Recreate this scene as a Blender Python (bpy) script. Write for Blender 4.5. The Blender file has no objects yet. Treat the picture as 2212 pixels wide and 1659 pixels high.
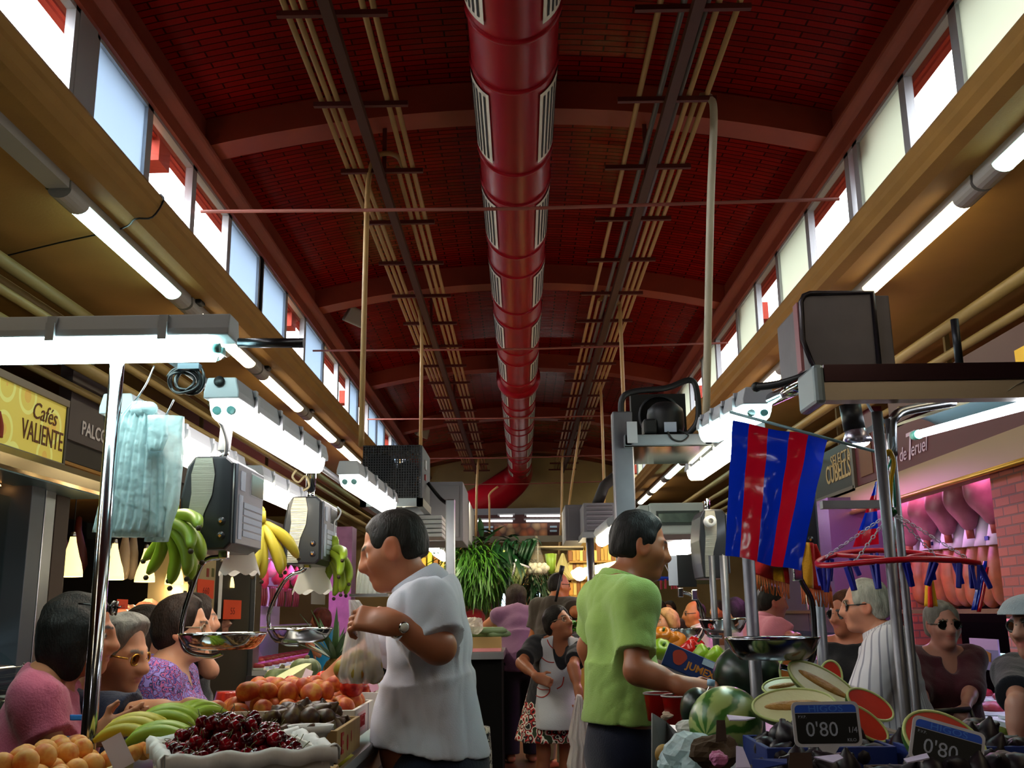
import bpy, bmesh, math, random
import numpy as np
from mathutils import Matrix, Vector, Euler
rnd = random.Random(7)
PI = math.pi
SC = bpy.context.scene
COL = SC.collection
R_ = math.radians
# ---------------------------------------------------------------- camera model (also used to read sizes off the photograph)
CF, CP, CY, CR = 2178.8, 0.22363, 0.006537, -0.012796
CAM = np.array([0.0, 0.0, 1.4])
def _axes():
    cp, sp = math.cos(CP), math.sin(CP)
    F = np.array([0, cp, sp]); U = np.array([0, -sp, cp]); R = np.array([1.0, 0, 0])
    c, s = math.cos(CY), math.sin(CY)
    Z = np.array([[c, -s, 0], [s, c, 0], [0, 0, 1]])
    F, U, R = Z @ F, Z @ U, Z @ R
    R2 = math.cos(CR) * R + math.sin(CR) * U
    U2 = -math.sin(CR) * R + math.cos(CR) * U
    return R2, U2, F
AR, AU, AF = _axes()
def at(px, py, Y):
    d = (px - 1106) / CF * AR - (py - 829.5) / CF * AU + AF
    return Vector(CAM + d * (Y / d[1]))
def atx(px, py, X):
    d = (px - 1106) / CF * AR - (py - 829.5) / CF * AU + AF
    return Vector(CAM + d * (X / d[0]))
def atz(px, py, Zz):
    d = (px - 1106) / CF * AR - (py - 829.5) / CF * AU + AF
    return Vector(CAM + d * ((Zz - 1.4) / d[2]))
cam = bpy.data.cameras.new('camera'); cam_o = bpy.data.objects.new('camera', cam); COL.objects.link(cam_o)
cam.sensor_width = 36; cam.sensor_fit = 'HORIZONTAL'; cam.lens = CF / 2212 * 36; cam.clip_start = .05; cam.clip_end = 300
M = Matrix((AR, AU, -AF)).transposed().to_4x4(); M.translation = Vector(CAM)
cam_o.matrix_world = M
SC.camera = cam_o
# ---------------------------------------------------------------- materials
def lin(c):
    if isinstance(c, str):
        c = c.lstrip('#'); c = [int(c[i:i+2], 16) / 255 for i in (0, 2, 4)]
    return [x / 12.92 if x <= .04045 else ((x + .055) / 1.055) ** 2.4 for x in c] + [1]
MATS = {}
class NT:
    def __init__(s, m):
        m.use_nodes = True; s.t = m.node_tree; s.t.nodes.clear()
        s.out = s.n('ShaderNodeOutputMaterial')
    def n(s, k, **kw):
        nd = s.t.nodes.new(k)
        for a, v in kw.items():
            if a.startswith('i_'): nd.inputs[int(a[2:]) if a[2:].isdigit() else a[2:].replace('_', ' ')].default_value = v
            else: setattr(nd, a, v)
        return nd
    def l(s, a, b): s.t.links.new(a, b)
def mat(key, col='#808080', rough=.5, metal=0, var=0, vscale=6, bump=0, bscale=40, coat=0, trans=0, alpha=1, emit=None, estr=0, vcol=False,
        spec=.5, stretch=(1, 1, 1), col2=None, sheen=0, ior=1.45, sss=0):
    if key in MATS: return MATS[key]
    m = bpy.data.materials.new(key); MATS[key] = m
    t = NT(m); b = t.n('ShaderNodeBsdfPrincipled'); t.l(b.outputs[0], t.out.inputs[0])
    I = b.inputs
    I['Roughness'].default_value = rough; I['Metallic'].default_value = metal
    I['Specular IOR Level'].default_value = spec; I['IOR'].default_value = ior
    I['Base Color'].default_value = lin(col)
    if coat: I['Coat Weight'].default_value = coat; I['Coat Roughness'].default_value = .08
    if alpha < 1: I['Alpha'].default_value = alpha
    if sheen: I['Sheen Weight'].default_value = sheen
    if sss: I['Subsurface Weight'].default_value = sss; I['Subsurface Scale'].default_value = .02
    if emit: I['Emission Color'].default_value = lin(emit); I['Emission Strength'].default_value = estr
    src = None
    if var or bump:
        tc = t.n('ShaderNodeTexCoord'); mp = t.n('ShaderNodeMapping'); mp.inputs['Scale'].default_value = stretch
        t.l(tc.outputs['Object'], mp.inputs[0])
    if vcol:
        a = t.n('ShaderNodeVertexColor'); a.layer_name = 'Col'; src = a.outputs[0]
        t.l(src, I['Base Color'])
    if var:
        nz = t.n('ShaderNodeTexNoise'); nz.inputs['Scale'].default_value = vscale; nz.inputs['Detail'].default_value = 4
        t.l(mp.outputs[0], nz.inputs[0])
        rp = t.n('ShaderNodeValToRGB'); rp.color_ramp.elements[0].position = .35; rp.color_ramp.elements[1].position = .65
        t.l(nz.outputs[0], rp.inputs[0])
        mx = t.n('ShaderNodeMix', data_type='RGBA'); mx.inputs[0].default_value = var
        if vcol: t.l(src, mx.inputs[6]); mx.blend_type = 'MULTIPLY'; t.l(rp.outputs[0], mx.inputs[7]); rp.color_ramp.elements[0].color = (.35, .35, .35, 1); t.l(mx.outputs[2], I['Base Color'])
        else:
            mx.inputs[6].default_value = lin(col); mx.inputs[7].default_value = lin(col2) if col2 else [x * .45 for x in lin(col)[:3]] + [1]
            mm = t.n('ShaderNodeMath', operation='MULTIPLY'); mm.inputs[1].default_value = var
            t.l(rp.outputs[0], mm.inputs[0]); t.l(mm.outputs[0], mx.inputs[0]); t.l(mx.outputs[2], I['Base Color'])
    if bump:
        n2 = t.n('ShaderNodeTexNoise'); n2.inputs['Scale'].default_value = bscale; n2.inputs['Detail'].default_value = 3
        t.l(mp.outputs[0], n2.inputs[0])
        bp = t.n('ShaderNodeBump'); bp.inputs['Strength'].default_value = bump; bp.inputs['Distance'].default_value = .01
        t.l(n2.outputs[0], bp.inputs['Height']); t.l(bp.outputs[0], I['Normal'])
    return m
def emis(key, col, strength, base='#e8ecec'):
    return mat(key, base, .4, emit=col, estr=strength)
def glassy(key, col='#ffffff', rough=.02, fac=.88):
    """thin clear sheet: mostly transparent with a glossy reflection"""
    if key in MATS: return MATS[key]
    m = bpy.data.materials.new(key); MATS[key] = m; t = NT(m)
    tr = t.n('ShaderNodeBsdfTransparent'); tr.inputs[0].default_value = lin(col)
    gl = t.n('ShaderNodeBsdfGlossy'); gl.inputs['Roughness'].default_value = rough
    fr = t.n('ShaderNodeFresnel'); fr.inputs[0].default_value = 1.5
    ad = t.n('ShaderNodeMath', operation='ADD'); ad.inputs[1].default_value = 1 - fac - .05; t.l(fr.outputs[0], ad.inputs[0])
    ge = t.n('ShaderNodeNewGeometry'); iv = t.n('ShaderNodeMath', operation='SUBTRACT'); iv.inputs[0].default_value = 1; t.l(ge.outputs['Backfacing'], iv.inputs[1])
    ml = t.n('ShaderNodeMath', operation='MULTIPLY'); t.l(ad.outputs[0], ml.inputs[0]); t.l(iv.outputs[0], ml.inputs[1])
    mx = t.n('ShaderNodeMixShader'); t.l(ml.outputs[0], mx.inputs[0]); t.l(tr.outputs[0], mx.inputs[1]); t.l(gl.outputs[0], mx.inputs[2])
    t.l(mx.outputs[0], t.out.inputs[0]); return m
def film(key, col, tl=.5, transp=.3, rough=.35, bump=0):
    """plastic film / frosted sheet: diffuse + translucent + a share of see-through"""
    if key in MATS: return MATS[key]
    m = bpy.data.materials.new(key); MATS[key] = m; t = NT(m)
    d = t.n('ShaderNodeBsdfPrincipled'); d.inputs['Base Color'].default_value = lin(col); d.inputs['Roughness'].default_value = rough
    tn = t.n('ShaderNodeBsdfTranslucent'); tn.inputs[0].default_value = lin(col)
    m1 = t.n('ShaderNodeMixShader'); m1.inputs[0].default_value = tl; t.l(d.outputs[0], m1.inputs[1]); t.l(tn.outputs[0], m1.inputs[2])
    last = m1
    if transp:
        tr = t.n('ShaderNodeBsdfTransparent'); m2 = t.n('ShaderNodeMixShader'); m2.inputs[0].default_value = transp
        t.l(m1.outputs[0], m2.inputs[1]); t.l(tr.outputs[0], m2.inputs[2]); last = m2
    if bump:
        tc = t.n('ShaderNodeTexCoord'); n2 = t.n('ShaderNodeTexNoise'); n2.inputs['Scale'].default_value = bump; t.l(tc.outputs['Object'], n2.inputs[0])
        bp = t.n('ShaderNodeBump'); bp.inputs['Strength'].default_value = .6; bp.inputs['Distance'].default_value = .02
        t.l(n2.outputs[0], bp.inputs['Height']); t.l(bp.outputs[0], d.inputs['Normal']); t.l(bp.outputs[0], tn.inputs['Normal'])
    t.l(last.outputs[0], t.out.inputs[0]); return m
# ---------------------------------------------------------------- mesh builder
class B:
    def __init__(s): s.v = []; s.f = []; s.m = []; s.sm = []; s.col = None
    def add(s, vs, fs, mi=0, smooth=False):
        o = len(s.v); s.v.extend([tuple(v) for v in vs])
        for f in fs: s.f.append([i + o for i in f]); s.m.append(mi); s.sm.append(smooth)
        return s
    def box(s, c, d, rot=None, mi=0, taper=1):
        c = Vector(c); x, y, z = d[0] / 2, d[1] / 2, d[2] / 2
        vs = [Vector((sx * x * (taper if sz > 0 else 1), sy * y * (taper if sz > 0 else 1), sz * z)) for sz in (-1, 1) for sy in (-1, 1) for sx in (-1, 1)]
        if rot is not None:
            rm = rot if isinstance(rot, Matrix) else Euler(rot).to_matrix()
            vs = [rm @ v for v in vs]
        return s.add([v + c for v in vs], [(0, 2, 3, 1), (4, 5, 7, 6), (0, 1, 5, 4), (2, 6, 7, 3), (0, 4, 6, 2), (1, 3, 7, 5)], mi)
    def bb(s, lo, hi, mi=0):
        return s.box([(a + b) / 2 for a, b in zip(lo, hi)], [abs(b - a) for a, b in zip(lo, hi)], mi=mi)
    def tube(s, pts, r, n=10, closed=False, caps=True, mi=0, smooth=True, flat=1.0):
        pts = [Vector(p) for p in pts]; N = len(pts)
        rs = r if isinstance(r, (list, tuple)) else [r] * N
        tang = []
        for i in range(N):
            if closed: t = pts[(i + 1) % N] - pts[i - 1]
            else: t = pts[min(i + 1, N - 1)] - pts[max(i - 1, 0)]
            if t.length < 1e-9: t = Vector((0, 0, 1))
            tang.append(t.normalized())
        up = Vector((0, 0, 1)) if abs(tang[0].z) < .9 else Vector((1, 0, 0))
        u = (up - tang[0] * up.dot(tang[0])).normalized()
        rings = []
        for i in range(N):
            t = tang[i]; u = (u - t * u.dot(t))
            if u.length < 1e-6: u = t.orthogonal()
            u.normalize(); w = t.cross(u)
            rings.append([pts[i] + (u * math.cos(2 * PI * k / n) * flat + w * math.sin(2 * PI * k / n)) * rs[i] for k in range(n)])
        vs = [v for rg in rings for v in rg]; fs = []
        for i in range(N if closed else N - 1):
            a, b = i * n, ((i + 1) % N) * n
            for k in range(n): fs.append((a + k, a + (k + 1) % n, b + (k + 1) % n, b + k))
        s.add(vs, fs, mi, smooth)
        if caps and not closed:
            o = len(s.v) - N * n
            s.f.append([o + k for k in range(n)][::-1]); s.m.append(mi); s.sm.append(False)
            s.f.append([o + (N - 1) * n + k for k in range(n)]); s.m.append(mi); s.sm.append(False)
        return s
    def lathe(s, prof, n=20, c=(0, 0, 0), axis=None, mi=0, smooth=True, sx=1, sy=1):
        """prof: (radius, height) pairs around local z"""
        c = Vector(c); rm = Vector((0, 0, 1)).rotation_difference(Vector(axis)).to_matrix() if axis is not None else Matrix.Identity(3)
        vs = []; fs = []
        for (r, h) in prof:
            for k in range(n): vs.append(c + rm @ Vector((r * sx * math.cos(2 * PI * k / n), r * sy * math.sin(2 * PI * k / n), h)))
        for i in range(len(prof) - 1):
            for k in range(n): fs.append((i * n + k, i * n + (k + 1) % n, (i + 1) * n + (k + 1) % n, (i + 1) * n + k))
        return s.add(vs, fs, mi, smooth)
    def ball(s, c, r, n=12, mi=0, rot=None):
        r = r if isinstance(r, (list, tuple)) else (r, r, r)
        c = Vector(c); rm = rot if isinstance(rot, Matrix) else (Euler(rot).to_matrix() if rot is not None else Matrix.Identity(3))
        m = max(4, n // 2); vs = []; fs = []
        for i in range(m + 1):
            th = PI * i / m
            for k in range(n): vs.append(c + rm @ Vector((r[0] * math.sin(th) * math.cos(2 * PI * k / n), r[1] * math.sin(th) * math.sin(2 * PI * k / n), -r[2] * math.cos(th))))
        for i in range(m):
            for k in range(n): fs.append((i * n + k, i * n + (k + 1) % n, (i + 1) * n + (k + 1) % n, (i + 1) * n + k))
        return s.add(vs, fs, mi, True)
    def sheet(s, fn, nu, nv, mi=0, smooth=True, closed_u=False):
        vs = [fn(i / nu, j / nv) for j in range(nv + 1) for i in range(nu + 1)]
        fs = [(j * (nu + 1) + i, j * (nu + 1) + i + 1, (j + 1) * (nu + 1) + i + 1, (j + 1) * (nu + 1) + i) for j in range(nv) for i in range(nu)]
        return s.add(vs, fs, mi, smooth)
    def prism(s, poly, axis, a, b, mi=0, smooth=False):
        """poly of 2-D points extruded along axis 'x','y' or 'z' from a to b"""
        def p(q, h): return {'x': (h, q[0], q[1]), 'y': (q[0], h, q[1]), 'z': (q[0], q[1], h)}[axis]
        n = len(poly); vs = [p(q, a) for q in poly] + [p(q, b) for q in poly]
        s.add(vs, [(i, (i + 1) % n, n + (i + 1) % n, n + i) for i in range(n)], mi, smooth)
        o = len(s.v) - 2 * n
        s.f.append([o + i for i in range(n)][::-1]); s.m.append(mi); s.sm.append(False)
        s.f.append([o + n + i for i in range(n)]); s.m.append(mi); s.sm.append(False)
        return s
    def xf(s, mtx):
        s.v = [tuple(mtx @ Vector(v)) for v in s.v]; return s
    def mesh(s, name, mats, fix=True):
        me = bpy.data.meshes.new(name); me.from_pydata(s.v, [], s.f)
        for m in mats: me.materials.append(m)
        me.polygons.foreach_set('material_index', s.m); me.polygons.foreach_set('use_smooth', s.sm)
        if s.col is not None:
            ca = me.color_attributes.new('Col', 'FLOAT_COLOR', 'POINT')
            ca.data.foreach_set('color', np.asarray(s.col, dtype=np.float32).ravel())
        me.update()
        if fix:
            bm = bmesh.new(); bm.from_mesh(me); bmesh.ops.recalc_face_normals(bm, faces=bm.faces); bm.to_mesh(me); bm.free()
        return me
def tag(o, label=None, cat=None, group=None, kind=None):
    if label: o['label'] = label
    if cat: o['category'] = cat
    if group: o['group'] = group
    if kind: o['kind'] = kind
    return o
def T(name, label, cat, loc=(0, 0, 0), rz=0, group=None):
    o = bpy.data.objects.new(name, None); COL.objects.link(o); o.empty_display_size = .1
    o.location = loc; o.rotation_euler = (0, 0, rz)
    return tag(o, label, cat, group)
def basis(p):
    return Matrix.LocRotScale(p.location, p.rotation_euler, p.scale)
def wmat(p):
    m = basis(p)
    return m if p.parent is None else wmat(p.parent) @ p.matrix_parent_inverse @ m
def O(name, b, mats, parent=None, label=None, cat=None, group=None, kind=None, bevel=0, seg=2, local=False, fix=True, solid=0, sub=0):
    """one mesh object; vertices are in world space (local=False) or in the parent's space"""
    if not isinstance(mats, (list, tuple)): mats = [mats]
    me = b if isinstance(b, bpy.types.Mesh) else b.mesh(name, mats, fix)
    o = bpy.data.objects.new(name, me); COL.objects.link(o)
    if parent is not None:
        o.parent = parent
        if not local: o.matrix_parent_inverse = wmat(parent).inverted()
    if solid:
        md = o.modifiers.new('solid', 'SOLIDIFY'); md.thickness = solid; md.offset = 0
    if bevel:
        md = o.modifiers.new('bevel', 'BEVEL'); md.width = bevel; md.segments = seg; md.limit_method = 'ANGLE'; md.angle_limit = R_(50)
    if sub:
        md = o.modifiers.new('sub', 'SUBSURF'); md.levels = sub; md.render_levels = sub
    return tag(o, label, cat, group, kind)
def S(name, b, mats, parent=None, **kw):
    return O(name, b, mats, parent, kind=None if parent else 'structure', **kw)
_kids = {}
def dup(root, loc=None, rz=None, label=None, group=None, scale=None, rot=None):
    if root.name not in _kids: _kids[root.name] = [(c, list(c.children)) for c in root.children]
    r = root.copy(); COL.objects.link(r)
    if loc is not None: r.location = loc
    if rz is not None: r.rotation_euler = (0, 0, rz)
    if rot is not None: r.rotation_euler = rot
    if scale: r.scale = scale if isinstance(scale, (tuple, list)) else (scale,) * 3
    if label: r['label'] = label
    if group: r['group'] = group
    for c, gs in _kids[root.name]:
        d = c.copy(); COL.objects.link(d); d.parent = r
        for g in gs:
            e = g.copy(); COL.objects.link(e); e.parent = d
    return r
class Lay:
    """first call moves the prototype itself, later calls copy it"""
    def __init__(s, proto): s.p = proto; s.used = False
    def __call__(s, loc, rz=None, label=None, group=None, scale=None, rot=None):
        if s.used: return dup(s.p, loc, rz, label, group, scale, rot)
        s.used = True
        _kids[s.p.name] = [(c, list(c.children)) for c in s.p.children]
        p = s.p; p.location = loc
        if rz is not None: p.rotation_euler = (0, 0, rz)
        if rot is not None: p.rotation_euler = rot
        if scale: p.scale = scale if isinstance(scale, (tuple, list)) else (scale,) * 3
        if label: p['label'] = label
        if group: p['group'] = group
        return p
def text(body, size, m, parent, mtx, name='lettering', align='CENTER', ext=.002, shear=0, sx=1, bold=0):
    cu = bpy.data.curves.new(name, 'FONT'); cu.body = body; cu.size = size; cu.extrude = ext; cu.align_x = align; cu.align_y = 'CENTER'; cu.shear = shear
    cu.offset = bold; cu.resolution_u = 3
    tmp = bpy.data.objects.new('tmp', cu); COL.objects.link(tmp)
    dg = bpy.context.evaluated_depsgraph_get(); me = bpy.data.meshes.new_from_object(tmp.evaluated_get(dg))
    bpy.data.objects.remove(tmp); bpy.data.curves.remove(cu)
    me.transform(mtx @ Matrix.Diagonal((sx, 1, 1, 1))); me.materials.clear(); me.materials.append(m)
    o = bpy.data.objects.new(name, me); COL.objects.link(o)
    if parent is not None:
        o.parent = parent; o.matrix_parent_inverse = wmat(parent).inverted()
    return o
def frame(o, xa, ya):
    """4x4 with origin o, x axis xa, y axis ya"""
    xa = Vector(xa).normalized(); ya = Vector(ya); ya = (ya - xa * ya.dot(xa)).normalized(); za = xa.cross(ya)
    m = Matrix((xa, ya, za)).transposed().to_4x4(); m.translation = Vector(o); return m
def arc(c, r, a0, a1, n, ux, uy):
    c, ux, uy = Vector(c), Vector(ux), Vector(uy)
    return [c + ux * (r * math.cos(a0 + (a1 - a0) * i / n)) + uy * (r * math.sin(a0 + (a1 - a0) * i / n)) for i in range(n + 1)]
def bez(p0, p1, p2, p3, n=12):
    p0, p1, p2, p3 = map(Vector, (p0, p1, p2, p3)); out = []
    for i in range(n + 1):
        t = i / n; out.append(p0 * (1 - t) ** 3 + p1 * (3 * t * (1 - t) ** 2) + p2 * (3 * t * t * (1 - t)) + p3 * t ** 3)
    return out
def smooth_path(pts, n=6):
    pts = [Vector(p) for p in pts]; out = []
    for i in range(len(pts) - 1):
        a = pts[max(i - 1, 0)]; b = pts[i]; c = pts[i + 1]; d = pts[min(i + 2, len(pts) - 1)]
        for k in range(n):
            t = k / n
            out.append(.5 * ((2 * b) + (c - a) * t + (2 * a - 5 * b + 4 * c - d) * t * t + (3 * b - a - 3 * c + d) * t ** 3))
    out.append(pts[-1]); return out
def area(name, loc, sx, sy, power, col=(1, 1, 1), rot=(0, 0, 0), spread=None):
    l = bpy.data.lights.new(name, 'AREA'); l.shape = 'RECTANGLE'; l.size = sx; l.size_y = sy; l.energy = power; l.color = col
    if spread: l.spread = spread
    o = bpy.data.objects.new(name, l); COL.objects.link(o); o.location = loc; o.rotation_euler = rot; return o
def point(name, loc, power, col=(1, 1, 1), r=.05):
    l = bpy.data.lights.new(name, 'POINT'); l.energy = power; l.color = col; l.shadow_soft_size = r
    o = bpy.data.objects.new(name, l); COL.objects.link(o); o.location = loc; return o
# ---------------------------------------------------------------- organic shapes: smooth unions of simple volumes, meshed with surface nets
def _n(v): return np.array(v, dtype=np.float64)
class Sd:
    def __init__(s): s.p = []; s.disp = None
    def add(s, fn, lo, hi, k=.02, op='u', col=None):
        s.p.append((fn, _n(lo), _n(hi), k, op, col)); return s
    def cap(s, a, b, r1, r2, k=.02, op='u', col=None, cut=None, flat=None):
        """tapered capsule; cut=(point, dir): keep the side behind the plane"""
        a, b = _n(a), _n(b); ab = b - a; L = max(ab @ ab, 1e-9)
        def fn(P):
            q = P - a; h = np.clip(q @ ab / L, 0, 1); d = np.sqrt(((q - h[:, None] * ab) ** 2).sum(1)) - (r1 + (r2 - r1) * h)
            if cut is not None: d = np.maximum(d, (P - _n(cut[0])) @ _n(cut[1]))
            return d
        r = max(r1, r2)
        return s.add(fn, np.minimum(a, b) - r, np.maximum(a, b) + r, k, op, col)
    def ell(s, c, r, ax=None, k=.02, op='u', col=None):
        c, r = _n(c), _n(r); A = np.eye(3) if ax is None else _n(ax)
        def fn(P):
            q = (P - c) @ A.T; k0 = np.sqrt(((q / r) ** 2).sum(1)); k1 = np.sqrt(((q / (r * r)) ** 2).sum(1))
            return k0 * (k0 - 1) / np.maximum(k1, 1e-9)
        e = np.abs(A.T) @ r
        return s.add(fn, c - e, c + e, k, op, col)
    def rbox(s, c, h, rad, ax=None, k=.02, op='u', col=None):
        c, h = _n(c), _n(h); A = np.eye(3) if ax is None else _n(ax)
        def fn(P):
            q = np.abs((P - c) @ A.T) - (h - rad)
            return np.sqrt((np.maximum(q, 0) ** 2).sum(1)) + np.minimum(q.max(1), 0) - rad
        e = np.abs(A.T) @ h
        return s.add(fn, c - e, c + e, k, op, col)
    def plane(s, p, n, k=.004):
        """cut away everything on the side the normal points to"""
        p, n = _n(p), _n(n) / np.linalg.norm(_n(n))
        s.p.append((lambda P: (P - p) @ n, None, None, k, 'i', None)); return s
    def ev(s, P, idx=None):
        d = np.full(len(P), 1e3)
        for i in (range(len(s.p)) if idx is None else idx):
            fn, lo, hi, k, op, col = s.p[i]; e = fn(P)
            if op == 'u':
                h = np.maximum(k - np.abs(d - e), 0) / k; d = np.minimum(d, e) - h * h * k * .25
            elif op == 's':
                e = -e; h = np.maximum(k - np.abs(d - e), 0) / k; d = np.maximum(d, e) + h * h * k * .25
            else:
                h = np.maximum(k - np.abs(d - e), 0) / k; d = np.maximum(d, e) + h * h * k * .25
        return d
    def mesh(s, h, base=None):
        U = [p for p in s.p if p[4] == 'u']
        lo = np.min([p[1] for p in U], 0) - 3 * h - .01; hi = np.max([p[2] for p in U], 0) + 3 * h + .01
        bs = 12; nb = np.ceil((hi - lo) / h / bs).astype(int); n = nb * bs + 1
        D = np.full(n, 1.0, dtype=np.float32); diag = bs * h * .9
        C = np.stack(np.meshgrid(*[np.arange(k) for k in nb], indexing='ij'), -1).reshape(-1, 3)
        cen = lo + (C + .5) * bs * h
        E = [p[0](cen) for p in s.p]
        du = np.min([e for e, p in zip(E, s.p) if p[4] == 'u'], 0)
        r = np.arange(bs + 1)
        loc = np.stack(np.meshgrid(r, r, r, indexing='ij'), -1).reshape(-1, 3) * h
        for ci in range(len(C)):
            if du[ci] > diag + .04: continue
            idx = [i for i, p in enumerate(s.p) if (E[i][ci] < max(du[ci], 0) + 2 * diag + p[3] if p[4] == 'u' else (E[i][ci] < diag + p[3] if p[4] == 's' else E[i][ci] > -diag - p[3]))]
            P = lo + C[ci] * bs * h + loc
            d = s.ev(P, idx)
            if s.disp is not None: d = d + s.disp(P)
            x, y, z = C[ci] * bs
            D[x:x + bs + 1, y:y + bs + 1, z:z + bs + 1] = d.reshape(bs + 1, bs + 1, bs + 1)
        V, F = surfnet(D, lo, h)
        b = B(); b.v = [tuple(v) for v in V]; b.f = F.tolist(); b.m = [0] * len(b.f); b.sm = [True] * len(b.f)
        if base is not None:
            c = np.tile(_n(base), (len(V), 1))
            for p in s.p:
                if p[5] is not None and p[4] != 'i':
                    e = p[0](V); cc, w = p[5]; a = np.clip(1 - e / w, 0, 1)[:, None] if p[4] == 'u' else np.clip(1 - np.abs(e) / w, 0, 1)[:, None]
                    c = c * (1 - a) + _n(cc) * a
            b.col = np.concatenate([c, np.ones((len(V), 1))], 1)
        return b
def surfnet(D, lo, h):
    s = D < 0
    c = np.zeros(tuple(k - 1 for k in D.shape), dtype=np.int8)
    offs = [(i, j, k) for i in (0, 1) for j in (0, 1) for k in (0, 1)]
    sl = lambda o: tuple(slice(o[a], D.shape[a] - 1 + o[a]) for a in range(3))
    for o in offs: c += s[sl(o)]
    act = (c > 0) & (c < 8); I = np.argwhere(act); n = len(I)
    vid = np.full(act.shape, -1, dtype=np.int64); vid[act] = np.arange(n)
    acc = np.zeros((n, 3)); cnt = np.zeros(n)
    for a in range(3):
        for o in offs:
            if o[a]: continue
            o2 = list(o); o2[a] = 1
            d0 = D[tuple((I + o).T)]; d1 = D[tuple((I + o2).T)]
            m = (d0 < 0) != (d1 < 0); t = np.where(m, d0 / np.where(m, d0 - d1, 1), 0)
            p = np.tile(_n(o), (n, 1)); p[:, a] = t
            acc += p * m[:, None]; cnt += m
    V = lo + (I + acc / np.maximum(cnt, 1)[:, None]) * h
    F = []
    for a in range(3):
        b_, c_ = (a + 1) % 3, (a + 2) % 3
        s0 = [slice(None)] * 3; s1 = [slice(None)] * 3; s0[a] = slice(0, -1); s1[a] = slice(1, None)
        x = s[tuple(s0)] != s[tuple(s1)]
        E = np.argwhere(x); E = E[(E[:, b_] > 0) & (E[:, c_] > 0) & (E[:, b_] < D.shape[b_] - 1) & (E[:, c_] < D.shape[c_] - 1)]
        if not len(E): continue
        def g(db, dc):
            q = E.copy(); q[:, b_] += db; q[:, c_] += dc; return vid[tuple(q.T)]
        Q = np.stack([g(-1, -1), g(0, -1), g(0, 0), g(-1, 0)], 1)
        fl = s[tuple(E.T)]; Q[~fl] = Q[~fl][:, ::-1]
        F.append(Q[(Q >= 0).all(1)])
    return V, np.concatenate(F) if F else np.zeros((0, 4), int)
def wob(P, f, seed=0):
    """cheap smooth noise in -1..1"""
    a = P @ _n([f, .7 * f, -.4 * f]) + seed; b = P @ _n([-.5 * f, f, .6 * f]) + 1.7 * seed; c = P @ _n([.3 * f, -.6 * f, f]) + 2.3 * seed
    return (np.sin(a + 1.3 * np.sin(b)) + np.sin(b * 1.13 + 1.1 * np.sin(c)) + np.sin(c * .91 + 1.2 * np.sin(a))) / 3
# ================================================================ THE HALL
XL, XR, Y0, Y1 = -2.2, 2.25, -4.0, 24.0
def brick_mat(key, c1, c2, mortar, w, h, rough, bump=.6, ax='xy', coat=0, mort=.006, spec=.5):
    m = bpy.data.materials.new(key); MATS[key] = m; t = NT(m)
    b = t.n('ShaderNodeBsdfPrincipled'); t.l(b.outputs[0], t.out.inputs[0])
    tc = t.n('ShaderNodeTexCoord'); sp = t.n('ShaderNodeSeparateXYZ'); cb = t.n('ShaderNodeCombineXYZ')
    t.l(tc.outputs['Object'], sp.inputs[0])
    for i, a in enumerate(ax): t.l(sp.outputs['xyz'.index(a)], cb.inputs[i])
    br = t.n('ShaderNodeTexBrick'); t.l(cb.outputs[0], br.inputs[0])
    br.inputs['Scale'].default_value = 1; br.inputs['Brick Width'].default_value = w; br.inputs['Row Height'].default_value = h
    br.inputs['Mortar Size'].default_value = mort; br.inputs['Mortar Smooth'].default_value = .3; br.inputs['Bias'].default_value = -.1
    br.inputs['Color1'].default_value = lin(c1); br.inputs['Color2'].default_value = lin(c2); br.inputs['Mortar'].default_value = lin(mortar)
    t.l(br.outputs['Color'], b.inputs['Base Color'])
    nz = t.n('ShaderNodeTexNoise'); nz.inputs['Scale'].default_value = 9; t.l(tc.outputs['Object'], nz.inputs[0])
    ml = t.n('ShaderNodeMath', operation='MULTIPLY_ADD'); ml.inputs[1].default_value = -1; t.l(br.outputs['Fac'], ml.inputs[0])
    n2 = t.n('ShaderNodeMath', operation='MULTIPLY'); n2.inputs[1].default_value = .5; t.l(nz.outputs[0], n2.inputs[0]); t.l(n2.outputs[0], ml.inputs[2])
    bp = t.n('ShaderNodeBump'); bp.inputs['Strength'].default_value = bump; bp.inputs['Distance'].default_value = .006
    t.l(ml.outputs[0], bp.inputs['Height']); t.l(bp.outputs[0], b.inputs['Normal'])
    b.inputs['Roughness'].default_value = rough; b.inputs['Specular IOR Level'].default_value = spec
    if coat: b.inputs['Coat Weight'].default_value = coat; b.inputs['Coat Roughness'].default_value = .15
    return m
VAULT = brick_mat('vault_brick', '#84100a', '#6a0a05', '#380503', .30, .065, .22, 1.0, 'xy', 0, .006, .03)
REDP = mat('red_paint', '#9a3a20', .55, var=.3, vscale=3)
REDB = mat('red_beam', '#8a3824', .6, var=.3, vscale=3)
OCHRE = mat('ochre_plaster', '#966c2c', .75, var=.25, vscale=2.5, bump=.1, bscale=60)
CREAM = mat('cream_plaster', '#b39a66', .8, var=.2, vscale=2)
FLOORM = brick_mat('floor_tile', '#5b3a22', '#4d301c', '#2a1a10', .3, .3, .35, .3)
DARKW = mat('dark_wall', '#2a211c', .8, var=.3, vscale=3)
STEEL = mat('steel', '#a9abae', .28, 1, var=.15, vscale=8)
CHROME = mat('chrome', '#c9ccd0', .12, 1)
GALV = mat('galvanised', '#8d9096', .42, .8, var=.25, vscale=10)
ALU = mat('aluminium_frame', '#b9bbbf', .4, .6)
GREYP = mat('grey_plastic', '#a9adb3', .5)
WHITEP = mat('white_plastic', '#e2e4e6', .45)
BLACK = mat('black_plastic', '#141416', .45)
BLACKM = mat('black_matte', '#0b0b0c', .8, spec=.1)
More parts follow.
